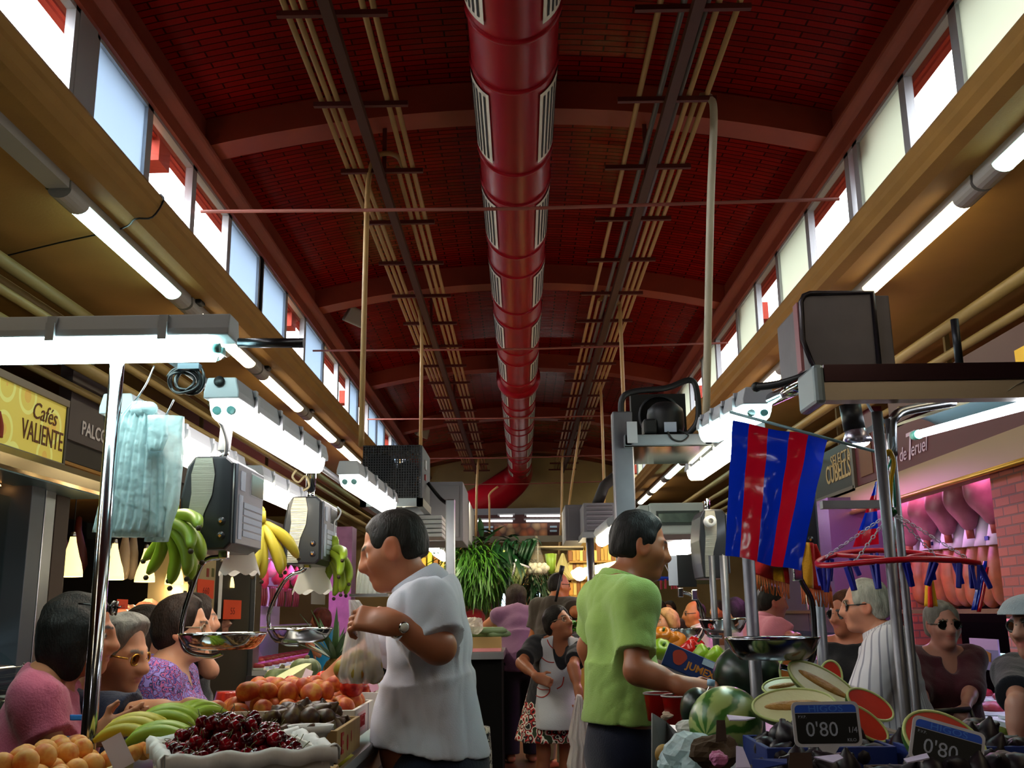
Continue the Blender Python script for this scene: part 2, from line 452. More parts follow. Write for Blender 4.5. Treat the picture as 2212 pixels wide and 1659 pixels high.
CPIPE = mat('cream_conduit', '#c0965c', .45, var=.15, vscale=9)
def vz(x): return 5.09 - .27 * (x / 2.2) ** 2
xs = [-2.3 + 4.65 * i / 24 for i in range(25)]
poly = [(x, vz(x)) for x in xs] + [(x, vz(x) + .16) for x in reversed(xs)]
S('ceiling', B().prism(poly, 'y', Y0, Y1, smooth=False), VAULT)
S('floor', B().bb((-7, Y0, -.1), (7.2, Y1 + 1, 0)), FLOORM)
for nm, s, X in (('left', -1, XL), ('right', 1, XR)):
    # moulded cornice, sill and aisle ceiling (one continuous plaster section)
    a = abs(X)
    prof = [(a, 3.90), (a - .05, 3.895), (a - .07, 3.86), (a - .05, 3.83), (a - .05, 3.80), (a - .02, 3.77), (a - .02, 3.72), (a + .05, 3.70), (a + .12, 3.70), (a + .12, 3.715), (6.6, 3.715), (6.6, 3.90)]
    S('ceiling_' + nm, B().prism([(s * p[0], p[1]) for p in prof], 'y', Y0, Y1), OCHRE)
    # window head, rounded red ridge beam, dark upper band
    hp = [(a + .1, 4.43), (a - .02, 4.43), (a - .02, 4.52)] + [(a - .03 - .065 * math.sin(PI * i / 8), 4.52 + .12 * i / 8) for i in range(9)] + [(a - .02, 4.64), (a - .02, 4.9), (a + .1, 4.9)]
    S('trim_' + nm, B().prism([(s * p[0], p[1]) for p in hp], 'y', Y0, Y1), REDB)
    S('wall_' + nm, B().bb((s * 6.6, Y0, 0), (s * 6.75, Y1, 3.9)), DARKW)
    # eaves outside the windows
    eb = B().bb((s * (a + .12), Y0, 4.44), (s * (a + .17), Y1, 4.56))
    eb.bb((s * (a + .14), Y0, 4.42), (s * (a + .18), Y1, 4.6))
    S('roof_eave_' + nm, eb, mat('eave_red', '#b8402c', .7))
    for Yb in (2.2, 6.1, 9.95, 13.8, 17.6, 21.5):
        S('eave_beam', B().bb((s * (a + .1), Yb - .1, 4.28), (s * (a + .3), Yb + .1, 4.46)), MATS['eave_red'])
S('roof_left', B().bb((-9, Y0, 3.75), (-2.4, Y1, 3.9)), mat('outer_roof', '#d8d2c8', .8))
S('roof_right', B().bb((2.45, Y0, 3.75), (9, Y1, 3.9)), MATS['outer_roof'])
S('wall_back', B().bb((-6.7, Y1, 0), (6.7, Y1 + .15, 5.3)), CREAM)
S('wall_front', B().bb((-6.7, Y0 - .15, 0), (6.7, Y0, 5.3)), DARKW)
# transverse arches
for i in range(7):
    ya = -1.2 + 3.86 * i
    u = lambda x: 4.88 - .26 * (x / 2.2) ** 2
    xx = [-2.19 + 4.43 * k / 20 for k in range(21)]
    S('trim_%d' % (i + 1), B().prism([(x, u(x)) for x in xx] + [(x, vz(x) + .02) for x in reversed(xx)], 'y', ya, ya + .24), REDP)
# clerestory windows
FROST_L = film('frosted_pane_cool', '#a6b2be', .75, 0, .5); FROST_R = film('frosted_pane_warm', '#eaeee0', .75, 0, .5)
CLEAR = glassy('clear_pane', '#ffffff', .02, .93)
Lb = [(-4, -3, 'f'), (-3, -2, 'c'), (-2, -1, 'f'), (-1, 0, 'c'), (0, 1, 'c'), (1.0, 1.9, 'f'), (1.9, 2.8, 'c'), (2.8, 3.7, 'c'), (3.7, 4.57, 'c'), (4.78, 5.58, 'f'), (5.58, 6.43, 'c'), (6.43, 7.29, 'c'), (7.29, 8.22, 'f'), (8.3, 9.21, 'f'), (9.21, 10.06, 'c'), (10.06, 11.07, 'f'), (11.07, 12.01, 'c'),
      (12.01, 12.83, 'c'), (12.83, 13.56, 'f'), (13.56, 14.5, 'c'), (14.5, 15.4, 'f'), (15.4, 16.3, 'f'), (16.3, 17.2, 'c'), (17.2, 18.1, 'f'), (18.1, 19.0, 'c'), (19.0, 19.9, 'f'), (19.9, 20.8, 'c'), (20.8, 21.7, 'f'), (21.7, 22.6, 'c'), (22.6, 24, 'f')]
Rb = [(-4, -3, 'f'), (-3, -2, 'c'), (-2, -1, 'f'), (-1, 0, 'c'), (0, 1, 'c'), (1.0, 1.9, 'f'), (1.9, 2.8, 'c'), (2.8, 3.75, 'f'), (3.75, 4.66, 'f'), (4.66, 5.37, 'c'), (5.37, 6.21, 'f'), (6.21, 6.39, 'c'), (6.39, 7.38, 'c'), (7.38, 8.32, 'f'), (8.32, 9.15, 'c'), (9.15, 10.0, 'f'), (10.0, 11.16, 'c'), (11.16, 12.07, 'f'),
      (12.07, 13.0, 'c'), (13.0, 13.9, 'f'), (13.9, 14.8, 'c'), (14.8, 15.7, 'f'), (15.7, 16.6, 'c'), (16.6, 17.5, 'f'), (17.5, 18.4, 'c'), (18.4, 19.3, 'f'), (19.3, 20.2, 'c'), (20.2, 21.1, 'f'), (21.1, 22, 'c'), (22, 24, 'f')]
wn = 0
for lst, X, s, fm in ((Lb, XL, -1, FROST_L), (Rb, XR, 1, FROST_R)):
    for (a, b, k) in lst:
        wn += 1
        xc = X + s * .03; fw = .022
        fr = B()
        for y in (a + fw, b - fw): fr.box((xc, y, 4.165), (.05, fw * 2, .53))
        for z in (3.91, 4.42): fr.box((xc, (a + b) / 2, z), (.05, b - a, .03))
        w = S('window_%d' % wn, fr, ALU)
        O('pane', B().box((xc, (a + b) / 2, 4.165), (.008, b - a - .06, .49)), fm if k == 'f' else CLEAR, w)
S('window_mullion', B().bb((XL - .05, 4.57, 3.9), (XL, 4.78, 4.43)), ALU)
S('window_mullion', B().bb((XL - .05, 8.22, 3.9), (XL, 8.3, 4.43)), BLACKM)
# tie rods
for i, (ya, z) in enumerate([(6.55, 4.16), (10.4, 4.17), (14.3, 4.17), (18.1, 4.17), (21.9, 4.17)]):
    o = O('tie_rod', B().tube([(XL + .01, ya, z - .01), (0, ya, z - .025), (XR - .01, ya, z + .01)], .011 if i else .013, 8), mat('rod_red', '#8a4638', .6))
    tag(o, 'red painted iron tie rod crossing the hall, %s in depth' % ('first', 'second', 'third', 'fourth', 'fifth')[i], 'tie rod', 'tie rods across the nave')
# world and daylight
w = bpy.data.worlds.new('sky'); SC.world = w; w.use_nodes = True; nt = w.node_tree
bg = nt.nodes['Background']; bg.inputs[0].default_value = (.93, .96, 1, 1)
_tc = nt.nodes.new('ShaderNodeTexCoord'); _sp = nt.nodes.new('ShaderNodeSeparateXYZ'); _mr = nt.nodes.new('ShaderNodeMapRange'); _mr.inputs[1].default_value = -.7; _mr.inputs[2].default_value = .7; _mr.inputs[3].default_value = 13; _mr.inputs[4].default_value = 2.8
nt.links.new(_tc.outputs['Generated'], _sp.inputs[0]); nt.links.new(_sp.outputs[0], _mr.inputs[0]); nt.links.new(_mr.outputs[0], bg.inputs[1])
SC.view_settings.view_transform = 'Standard'; SC.view_settings.look = 'None'; SC.view_settings.gamma = 1; SC.view_settings.exposure = 0.35
SC.view_settings.use_curve_mapping = False
# ================================================================ THINGS UNDER THE VAULT
DUCT = mat('duct_red', '#920f1a', .32, 0, var=.15, vscale=4, spec=.12)
GRIL = mat('grille_cream', '#cfc3ad', .5); SLOT = mat('grille_slot', '#120d0b', .8)
dz, dr = 4.50, .245
duct = T('air_duct', 'big red spiral air duct with cream grilles running down the middle of the vault', 'air duct', (0, 2, dz - dr))
def dbody(ya, yb):
    b = B(); n = 40
    return b.lathe([(dr, 0), (dr, yb - ya)], n, (0, ya, dz), (0, 1, 0))
edges = []; y = 1.95
segs = []
while y < 21.8:
    segs.append((y, min(y + 1.1, 22.0), True)); segs.append((min(y + 1.1, 22.0), min(y + 1.61, 22.0), False)); y += 1.61
for (a, b_, g) in segs:
    if b_ - a < .05: continue
    sg = O('duct_segment', dbody(a, b_), DUCT, duct)
    O('joint_ring', B().lathe([(dr, -.018), (dr + .012, -.012), (dr + .012, .012), (dr, .018)], 40, (0, a, dz), (0, 1, 0)), DUCT, sg)
    if not g: continue
    for s in (-1, 1):
        A0, A1 = R_(36), R_(84)
        def pt(u, v, rr): 
            an = A0 + (A1 - A0) * u
            return (s * rr * math.sin(an), a + .1 + (b_ - a - .2) * v, dz - rr * math.cos(an))
        gb = B().sheet(lambda u, v: pt(u, v, dr + .008), 10, 4)
        gb.sheet(lambda u, v: pt(u, v, dr - .002), 10, 4)
        for k in range(5):
            u0 = .12 + k * .165
            gb.sheet(lambda u, v: pt(u0 + .075 * u, .05 + .9 * v, dr + .0105), 2, 4, mi=1)
        O('grille', gb, [GRIL, SLOT], sg)
O('collar', B().lathe([(dr + .002, -.12), (dr + .05, -.07), (dr + .05, .07), (dr + .002, .12)], 40, (0, 13.25, dz), (0, 1, 0)), DUCT, duct)
el = smooth_path([(0, 21.9, dz), (0, 22.4, dz - .02), (-.15, 22.75, dz - .18), (-.6, 22.9, dz - .5), (-1.2, 23, dz - .85), (-1.9, 23.1, dz - 1.15)], 6)
O('elbow', B().tube(el, [.245 + .18 * min(1, i / 22) for i in range(len(el))], 32), DUCT, duct)
O('hanger', B().tube([(0, 6.68, dz + dr - .01), (0, 6.68, 5.0)], .012, 6).tube([(0, 10.5, dz + dr - .01), (0, 10.5, 5.0)], .012, 6).tube([(0, 14.4, dz + dr - .01), (0, 14.4, 5.0)], .012, 6), REDP, duct)
# conduit racks
RAILM = mat('rail_redbrown', '#4a2414', .6, var=.2, vscale=5); BARM = mat('bar_red', '#5a1c12', .6)
GREYC = mat('grey_conduit', '#6e655f', .4, .3)
def rack(name_lab, rail_x, pipes, bar, Ys, Ye, zr, gl):
    rk = T('conduit_rack', name_lab, 'conduit rack', (rail_x, Ys, zr))
    O('rail', B().box((rail_x, (Ys + Ye) / 2, zr + .01), (.06, Ye - Ys, .05)), RAILM, rk)
    y = Ys + .3
    while y < Ye:
        O('cross_bar', B().box(((bar[0] + bar[1]) / 2, y, zr + .052), (bar[1] - bar[0], .03, .03)), BARM, rk); y += .97
    for (x, ya, m) in pipes:
        pb = B().tube([(x, ya, zr + .087), (x, Ye, zr + .087)], .0175, 8)
        O('conduit', pb, m, rk)
    for y in (4.0, 6.7, 10.55, 14.4, 18.3):
        x2 = rail_x - math.copysign(.02, rail_x)
        O('drop_hanger', B().box((x2, y, (zr + vz(x2)) / 2), (.03, .012, vz(x2) - zr)), BARM, rk)
rack('cream conduit rack beside the wall of open windows over the coffee bar', -.96,
     [(-1.20, 2.5, CPIPE), (-1.15, 2.5, CPIPE), (-1.10, 2.5, CPIPE), (-.79, 2.5, CPIPE), (-.735, 2.5, CPIPE), (-.845, 6.7, CPIPE), (-1.05, 9.6, CPIPE)], (-1.245, -.66), 2.5, 22.3, 4.44, 0)
rack('cream and grey conduit rack on the ham stall side of the duct', .955,
     [(.775, 2.5, CPIPE), (.90, 2.5, GREYC), (1.025, 2.5, GREYC), (1.085, 2.5, CPIPE), (1.14, 5.8, CPIPE), (1.195, 2.5, CPIPE), (.84, 9.9, CPIPE)], (.64, 1.25), 2.5, 22.3, 4.44, 1)
def drop(label, pts, r=.017, m=None):
    o = O('conduit_pipe', B().tube(smooth_path(pts, 5), r, 10), m or CPIPE); tag(o, label, 'pipe', 'conduits dropping from the racks')
drop('cream conduit bending off the rack and dropping to the mesh cage', [(-.80, 6.68, 4.52), (-.84, 6.68, 4.60), (-.92, 6.68, 4.63), (-1.0, 6.68, 4.60), (-1.04, 6.68, 4.48), (-1.055, 6.68, 4.2), (-1.06, 6.68, 3.2), (-1.06, 6.68, 2.5)], .019)
drop('thin cream conduit dropping behind the mesh cage', [(-1.03, 10.15, 4.55), (-1.02, 10.14, 4.42), (-1.0, 10.12, 4.2), (-1.0, 10.1, 3.0)], .018)
drop('tall pale pipe slanting down from the conduit rack to the compressor lights', [(1.16, 5.75, 4.53), (1.215, 5.72, 4.5), (1.225, 5.7, 4.35), (1.2, 5.85, 3.8), (1.15, 6.1, 2.55)], .024, mat('pale_pipe', '#b9ad93', .45))
drop('cream conduit hooked over the rack above the compressor', [(.86, 10, 4.55), (.9, 10, 4.6), (.99, 10, 4.6), (1.05, 10, 4.5), (1.06, 10, 4.3), (1.06, 10, 2.5)], .02)
drop('pale conduit dropping to the slatted cooling unit', [(1.13, 14, 4.55), (1.17, 14, 4.4), (1.17, 14, 2.6)], .02)
drop('pale conduit at the end of the rack near the fruit poster', [(.86, 19.5, 4.5), (.83, 19.5, 4.3), (.8, 19.5, 3.4), (.72, 19.5, 2.4)], .022)
drop('slim conduit beside the fruit poster end', [(1.02, 16.5, 4.52), (1.0, 16.7, 4.3), (.85, 17.2, 3.3), (.76, 17.4, 2.6)], .02)
drop('pale conduit falling beside the grey cabinets', [(-.83, 20.5, 4.5), (-.85, 20.5, 4.4), (-.88, 20.5, 3.9), (-.9, 20.5, 2.9)], .024)
drop('short bent conduit left of the red duct elbow', [(-.45, 20.7, 3.95), (-.62, 20.7, 3.8), (-.63, 20.7, 3.6), (-.63, 20.7, 2.7)], .02)
# loudspeakers and a small lamp on the arches
for (px, py, Y, lab, sc) in ((768, 684, 10.9, 'beige box loudspeaker tilted under the second arch', 1), (913, 933, 18.6, 'beige box loudspeaker tilted under a far arch', 1)):
    p = at(px, py, Y); t = T('loudspeaker', lab, 'loudspeaker', p)
    O('cabinet', B().box(p, (.24, .2, .19), (R_(20), R_(18), R_(25)), taper=.8), mat('beige_plastic', '#a89a80', .6), t, bevel=.02)
    O('bracket', B().box(p + Vector((-.02, .05, .16)), (.03, .03, .2)), GALV, t)
p = at(1556, 660, 10.6); tag(O('bulkhead_lamp', B().ball(p, (.07, .05, .045), 14), WHITEP), 'small oval white lamp at the foot of the second arch', 'lamp')
# strip lights along the aisle ceilings
def strip_light(cool):
    t = T('strip_light', '', 'ceiling light', (0, 0, 0))
    b = B()
    prof = [(.06, .05), (-.06, .05), (-.065, -.005), (.065, -.005)]
    b.prism(prof, 'y', 0, 2.03)
    O('housing', b, mat('trunking_grey', '#8f8a84', .5), t, bevel=.006)
    em = emis('strip_cool' if cool else 'strip_warm', '#cffff4' if cool else '#ffeec4', 10)
    O('diffuser', B().prism([(.06 * math.cos(PI + PI * i / 8), -.005 + .045 * math.sin(PI + PI * i / 8)) for i in range(9)], 'y', .24, 1.8), em, t)
    for ya, yb in ((0, .235), (1.805, 2.03)):
        O('end_cap', B().prism([(.064 * math.cos(PI + PI * i / 8), -.005 + .048 * math.sin(PI + PI * i / 8)) for i in range(9)], 'y', ya, yb), MATS['trunking_grey'], t)
    O('mount', B().box((-.08 if cool else .08, .1, .035), (.05, .11, .03)), BLACK, t, bevel=.01)
    return t
names = ['first', 'second', 'third', 'fourth', 'fifth', 'sixth', 'seventh', 'eighth', 'ninth']
lc, lw = Lay(strip_light(True)), Lay(strip_light(False))
coolL = {0, 6}; 
for i in range(9):
    f = lc if i in (0, 5, 6) else lw
    f((-2.46, 5.05 + 2.07 * i, 3.665), label='%s strip light from the front on the ochre ceiling on the coffee bar side' % names[i], group='strip lights over the coffee bar aisle')
for i in range(9):
    f = lc if i in (0, 4, 5, 6) else lw
    f((2.55, 3.1 + 2.06 * i, 3.665), label='%s strip light from the front on the ochre ceiling on the ham stall side' % names[i], group='strip lights over the ham aisle')
for s_, x_, nm in ((0, -2.46, 'coffee bar'), (1, 2.55, 'ham')):
    for k, y_ in enumerate((-3.3, -1.2, .9)): lw((x_, y_, 3.665), label='%s added fill strip light continuing the %s side row, out of sight behind the viewer' % (names[k], nm), group='unseen strip lights of the %s side' % nm)  # rows carried on behind the camera, added to light camera-facing surfaces
# louvred unlit trunking at the near end of the coffee-bar aisle
lv = T('louvre_trunking', 'dark ribbed trunking before the first strip light over the coffee bar aisle', 'trunking', (-2.46, 3, 3.66))
O('housing', B().bb((-2.52, 2.6, 3.66), (-2.4, 5.03, 3.715)), MATS['trunking_grey'], lv)
lb = B()
for k in range(44): lb.bb((-2.51, 2.9 + k * .032, 3.63), (-2.41, 2.912 + k * .032, 3.66))
O('louvre', lb, mat('louvre_brown', '#5c4a34', .5), lv)
# pipes along the aisle ceilings above the shop fronts
for s, nm, lst in ((-1, 'coffee bar', [(3.2, 3.58, .045), (3.36, 3.55, .035), (3.2, 3.40, .03), (3.3, 3.26, .05), (3.45, 3.15, .03)]), (1, 'ham', [(3.2, 3.44, .045), (3.32, 3.30, .035), (3.42, 3.18, .03), (3.48, 3.1, .025), (3.55, 3.02, .03)])):
    for i, (x, z, r) in enumerate(lst):
        o = O('ceiling_pipe', B().tube([(s * x, 2, z), (s * x, 23.9, z)], r, 10), mat('pipe_ochre', '#8d7645', .5, var=.2, vscale=3))
        tag(o, '%s ochre pipe from the top in the run above the %s shop fronts' % (names[i], nm), 'pipe', 'pipes above the %s shops' % nm)
for k, y in enumerate((5.2, 8.2, 11.2, 14.2)):
    for s, nm in ((-1, 'coffee bar'), (1, 'ham')):
        o = O('pipe_bracket', B().bb((s * 3.14, y, 3.12 if s < 0 else 3.0), (s * 3.6, y + .04, 3.15 if s < 0 else 3.03)).bb((s * 3.58, y, 3.0), (s * 3.62, y + .04, 3.715)), mat('bracket_ochre', '#6d5a36', .6))
        tag(o, '%s pipe bracket from the front above the %s shops' % (names[k], nm), 'bracket', 'pipe brackets above the %s shops' % nm)
cb = [atz(0, 556, 3.70), atz(130, 524, 3.70), atz(262, 494, 3.70), Vector((-2.24, 5.55, 3.69)), Vector((-2.16, 5.6, 3.72)), Vector((-2.13, 5.68, 3.86)), Vector((-2.16, 5.7, 3.91))]
tag(O('black_cable', B().tube(smooth_path(cb, 4), .006, 6), BLACK), 'thin black cable crossing the ochre ceiling and cornice by the open windows', 'cable')
# ================================================================ LEFT STALL: posts, lamps, scales, bags
LENS_C = emis('lens_cool', '#d9fffb', 15, '#f4ffff'); LENS_W = emis('lens_warm', '#fff3d8', 15, '#fffaf0'); LENS_P = emis('lens_neutral', '#fff8f4', 15, '#ffffff')
CLEARP = glassy('clear_plastic', '#e8f4f6', .05, .85)
def luminaire(L, lens, W=.105):
    """weather-proof fluorescent fitting along +y, its top at z=.06, the lens hanging below"""
    t = T('fluorescent_luminaire', '', 'fluorescent lamp')
    w = W / 2
    O('housing', B().prism([(w * .8, .062), (w, .02), (w, 0), (-w, 0), (-w, .02), (-w * .8, .062)], 'y', 0, L), GREYP, t, bevel=.004)
    pr = [(w * .96 * math.cos(PI + PI * i / 10), .056 * max(-1, 1.35 * math.sin(PI + PI * i / 10))) for i in range(11)]
    O('lens', B().prism(pr, 'y', .055, L - .055), lens, t)
    for y, e in ((.055, -.045), (L - .055, .045)):
        eb = B(); n = len(pr)
        vs = [(p[0], y, p[1]) for p in pr] + [(p[0] * .86, y + e, p[1] * .7) for p in pr]
        eb.add(vs, [(i, i + 1, n + i + 1, n + i) for i in range(n - 1)] + [tuple(range(n, 2 * n))], 0, False)
        O('end_lens', eb, CLEARP, t)
        for k in (-.4, .4):
            O('tube_end', B().tube([(k * w, y - e * .1, -.03), (k * w, y + e * .55, -.03)], .013, 10), mat('tube_cap', '#7fb8b4', .4), t)
    for k in range(4):
        y = L * (.14 + .24 * k)
        for s in (-1, 1): O('clip', B().box((s * (w + .004), y, .012), (.014, .024, .05)).box((s * (w - .006), y, .042), (.02, .024, .03)), GREYP, t)
    return t
lumC, lumW, lumP = Lay(luminaire(1.27, LENS_C)), Lay(luminaire(1.27, LENS_W)), Lay(luminaire(1.27, LENS_P))
Y = 2.68
p = at(505, 733, Y); lumC((p.x, Y, p.z), rz=PI / 2, label='cool white fluorescent luminaire fixed crosswise on the chrome post of the fruit stall')
def lay_lamp(f, px, py, Yn, label, group=None, dx=0, dz_=0):
    p = at(px, py, Yn); f((p.x, Yn, p.z - .03), rz=dx, label=label, group=group)
lay_lamp(lumP, 478, 838, 2.88, 'glaring luminaire over the hanging scales, its round knockout facing the chrome post', dx=-.02)
lay_lamp(lumP, 752, 1010, 4.55, 'second luminaire over the fruit, ending at the vendor in the white shirt', dx=-.02)
lay_lamp(lumW, 252, 872, 2.95, 'warm luminaire behind the bundle of white carrier bags', dx=.0)
lay_lamp(lumW, 545, 1020, 4.5, 'warm luminaire above the smaller hanging scale', dx=.0)
for i, (px, py, Yn) in enumerate(((858, 1108, 7.0), (912, 1152, 8.5), (942, 1180, 10.0))):
    lay_lamp(lumW, px, py, Yn, '%s luminaire in the row receding behind the white shirted vendor' % names[i], 'luminaires behind the vendor')
for x_ in (-.85,):
    for k, y_ in enumerate((-1.5,)): lumP((x_, y_, 2.1), rz=0, label='%s added fill luminaire continuing the %s row, unseen behind the viewer' % (names[k], 'fruit stall' if x_ < 0 else 'melon stall'), group='unseen stall luminaires')  # unseen fitting added behind the camera as frontal light for the stall
tag(O('knockout_plug', B().lathe([(0, 0), (.016, 0), (.016, .004), (0, .004)], 16, tuple(at(474, 824, 2.876)), (0, -1, 0)), BLACK), 'round black plug in the end of the glaring luminaire', 'plug')
# posts and rails
def post(name, px, py, Y, r, ztop, lab, m=CHROME, zb=0, cat='post', grp=None):
    p = at(px, py, Y)
    return tag(O(name, B().tube([(p.x, Y, zb), (p.x, Y, ztop)], r, 16), m), lab, cat, grp)
post('chrome_post', 219, 1230, 2.7, .0195, at(253, 782, 2.7).z, 'chrome corner post at the front of the fruit stall')
p = at(655, 742, 2.7)
tag(O('steel_rail', B().tube([at(515, 741, 2.7), at(656, 741, 2.7)], .014, 12), mat('dark_steel', '#5d5f66', .3, .9)), 'short dark steel tube sticking out from the crosswise luminaire', 'rail')
tag(O('steel_rail', B().tube([(-1.0, 2.75, 2.13), (-1.0, 6.9, 2.13)], .016, 10), GALV), 'galvanised tube running above the hanging scales', 'rail')
pp = at(973, 1150, 6.5)
tag(O('steel_post', B().bb((pp.x - .03, 6.47, 0), (pp.x + .03, 6.53, 2.12)), STEEL, bevel=.006), 'square steel post under the mesh cage behind the white shirted vendor', 'post')
# loop of black cable hanging under the crosswise luminaire
cb = B()
for i in range(5):
    c = at(392 + i * 5, 826 - i * 2, 2.78); r = .036 + .006 * math.sin(i * 2.1)
    cb.tube([c + Vector((r * math.cos(a), .012 * math.sin(2 * a + i), r * (.8 + .06 * i) * math.sin(a))) for a in [2 * PI * k / 22 for k in range(22)]], .0042, 6, closed=True)
cb.tube(smooth_path([at(395, 790, 2.78), at(372, 800, 2.78), at(362, 815, 2.78), at(380, 800, 2.78), at(410, 798, 2.78)], 4), .004, 6)
tag(O('cable_coil', cb, BLACK), 'coiled black cable hanging under the crosswise luminaire', 'cable')
tag(O('terminal_box', B().box(at(410, 793, 2.76), (.06, .03, .016)), mat('navy_plastic', '#20303c', .5)), 'small dark junction box above the coiled cable', 'box')
# wire hooks
def hook(pts, lab, r=.0028, m=STEEL, grp=None):
    return tag(O('wire_hook', B().tube(smooth_path(pts, 4), r, 6), m), lab, 'hook', grp)
hook([at(333, 790, 2.8), at(318, 825, 2.8), at(300, 855, 2.8), at(290, 870, 2.82), at(298, 880, 2.82)], 'wire hook carrying the left end of the carrier bag bundle')
hook([at(376, 862, 2.85), at(365, 885, 2.85), at(355, 905, 2.85)], 'wire hook carrying the flat end of the carrier bag bundle')
# bundle of carrier bags
BAGM = film('carrier_bag', '#cfe3e6', .35, .08, .4, 30)
def drape(b, rows, Y, th=.02, nu=28, rip=.006, fr=9, seed=0, mi=0, cap=True):
    """closed hanging sheet; rows of (left px, right px, y px), top to bottom"""
    ring = []
    n2 = nu * 2
    sm = []
    for i in range(len(rows) - 1):
        for k in range(4):
            t = k / 4; sm.append([rows[i][j] * (1 - t) + rows[i + 1][j] * t for j in range(3)])
    sm.append(list(rows[-1]))
    vs = []
    for ri, (l, r, y) in enumerate(sm):
        P0, P1 = at(l, y, Y), at(r, y, Y)
        for k in range(n2):
            u = (k / nu) if k < nu else 2 - k / nu
            side = 1 if k < nu else -1
            e = math.sin(PI * min(1, max(0, u))) ** .5
            f = rip * math.sin(fr * 2 * PI * u + seed + .6 * math.sin(ri * .5 + seed)) * (.4 + .6 * ri / len(sm)) + .4 * rip * math.sin(23 * u + 2 * seed + ri * .3)
            c = P0.lerp(P1, u); vs.append((c.x, c.y - side * th * (.15 + .85 * e) * .5 + f, c.z))
    fs = []
    for i in range(len(sm) - 1):
        for k in range(n2): fs.append((i * n2 + k, i * n2 + (k + 1) % n2, (i + 1) * n2 + (k + 1) % n2, (i + 1) * n2 + k))
    if cap: fs.append(tuple(range(n2))[::-1]); fs.append(tuple(range((len(sm) - 1) * n2, len(sm) * n2)))
    return b.add(vs, fs, mi, True)
bd = T('carrier_bag_bundle', 'bundle of pale blue white plastic carrier bags hanging on the chrome post', 'carrier bags', at(310, 890, 2.82))
O('gathered_bags', drape(drape(B(), [(288, 330, 872), (262, 345, 905), (248, 352, 960), (236, 356, 1040), (222, 358, 1110), (210, 352, 1160)], 2.84, .05, 40, .008, 8, 1), [(288, 322, 868), (258, 334, 900), (240, 330, 960), (226, 328, 1040), (205, 322, 1120), (199, 312, 1150)], 2.815, .03, 36, .006, 7, 2.5), BAGM, bd)
O('flat_stack', drape(B(), [(330, 398, 900), (332, 397, 950), (330, 394, 1010), (326, 386, 1090), (318, 372, 1130), (312, 364, 1170)], 2.86, .045, 30, .004, 3, .3), BAGM, bd)
O('handle_block', drape(B(), [(318, 362, 898), (318, 362, 945), (322, 350, 975)], 2.80, .03, 16, .003, 3, .9), BAGM, bd, bevel=0)
O('knot', B().ball(at(305, 888, 2.82), (.035, .03, .025), 12).ball(at(322, 882, 2.81), (.025, .025, .02), 12), BAGM, bd)
# ---------------------------------------------------------------- hanging scales
SCB = mat('scale_black', '#191b21', .35, 0, coat=.3); SCG = mat('scale_grey', '#4e525c', .4); SCS = mat('brushed_steel', '#a09c90', .32, 1, bump=.15, bscale=6, stretch=(1, 1, 40))
LBL = mat('label_pale', '#aab4c6', .6); LCD = mat('lcd_dark', '#1a211c', .15); KNOBO = mat('key_orange', '#b87a2a', .4)
PANM = mat('pan_steel', '#b8b9bc', .1, 1)
def hanging_scale(lab):
    """display face towards +x, brushed panel towards -y; hung from its top centre (origin)"""
    t = T('hanging_scale', lab, 'weighing scale')
    h, w, d = .285, .16, .34
    prof = [(-.045, 0), (.055, 0), (.078, -.02), (.08, -h + .02), (.06, -h), (-.065, -h), (-.076, -h * .78), (-.082, -h * .45), (-.066, -.03)]
    O('body', B().prism(prof, 'y', 0, d), SCB, t, bevel=.008, local=True)
    pan = [(-.038, -.006), (.012, -.006), (.022, -h * .2), (.016, -h * .42), (-.006, -h * .62), (-.014, -h * .8), (-.012, -h + .006), (-.058, -h + .006), (-.056, -h * .7), (-.046, -h * .4), (-.05, -h * .2)]
    O('brushed_panel', B().prism(pan, 'y', -.006, .002), SCS, t, local=True)
    for z in (-.2, -.243): O('round_key', B().lathe([(0, .004), (.011, .003), (.013, 0)], 14, (.048, -.001, z), (0, -1, 0)).box((.046, -.005, z), (.007, .003, .007), (0, R_(45), 0), mi=1), [SCB, KNOBO], t, local=True)
    fp = O('display_face', B().bb((.078, .015, -h + .02), (.088, d - .015, -.02)), SCG, t, local=True, bevel=.003)
    O('screen', B().bb((.086, .17, -.1), (.0895, .32, -.035)), LCD, fp, local=True)
    O('screen_bezel', B().bb((.087, .165, -.104), (.0885, .325, -.03)), GREYP, fp, local=True)
    O('label_strip', B().bb((.087, .035, -.25), (.09, .075, -.115)), LBL, fp, local=True)
    O('sticker', B().bb((.087, .045, -.1), (.09, .095, -.04)), LBL, fp, local=True)
    for k in range(5): O('key_label', B().bb((.087, .09, -.15 - .022 * k), (.09, .315, -.133 - .022 * k)), LBL, fp, local=True)
    O('mount_stub', B().tube([(0, d * .45, -.005), (0, d * .45, .055)], .016, 12), CHROME, t, local=True)
    return t
def scale_pan(lab, arm_pts, c, r, dep, rim_r=.004, m=None):
    t = T('weighing_pan', lab, 'scale pan', c)
    pr = [(r, 0), (r + .004, .003), (r + .002, -.004), (r * .9, -dep * .6), (r * .74, -dep), (0, -dep)]
    inn = [(0, -dep + .003), (r * .73, -dep + .003), (r * .88, -dep * .58), (r, 0)]
    O('bowl', B().lathe(inn[::-1] + [(0, -dep + .003)], 40, c).lathe(pr, 40, c), m or PANM, t)
    O('arm', B().tube(smooth_path(arm_pts, 6), .0085, 12), m or PANM, t)
    O('clamp', B().box(arm_pts[0], (.028, .028, .05)), CHROME, t, bevel=.004)
    return t
q = at(452, 985, 3.05); s1 = hanging_scale('larger hanging scale with brushed steel side above the bananas'); s1.location = (q.x, 3.05, q.z)
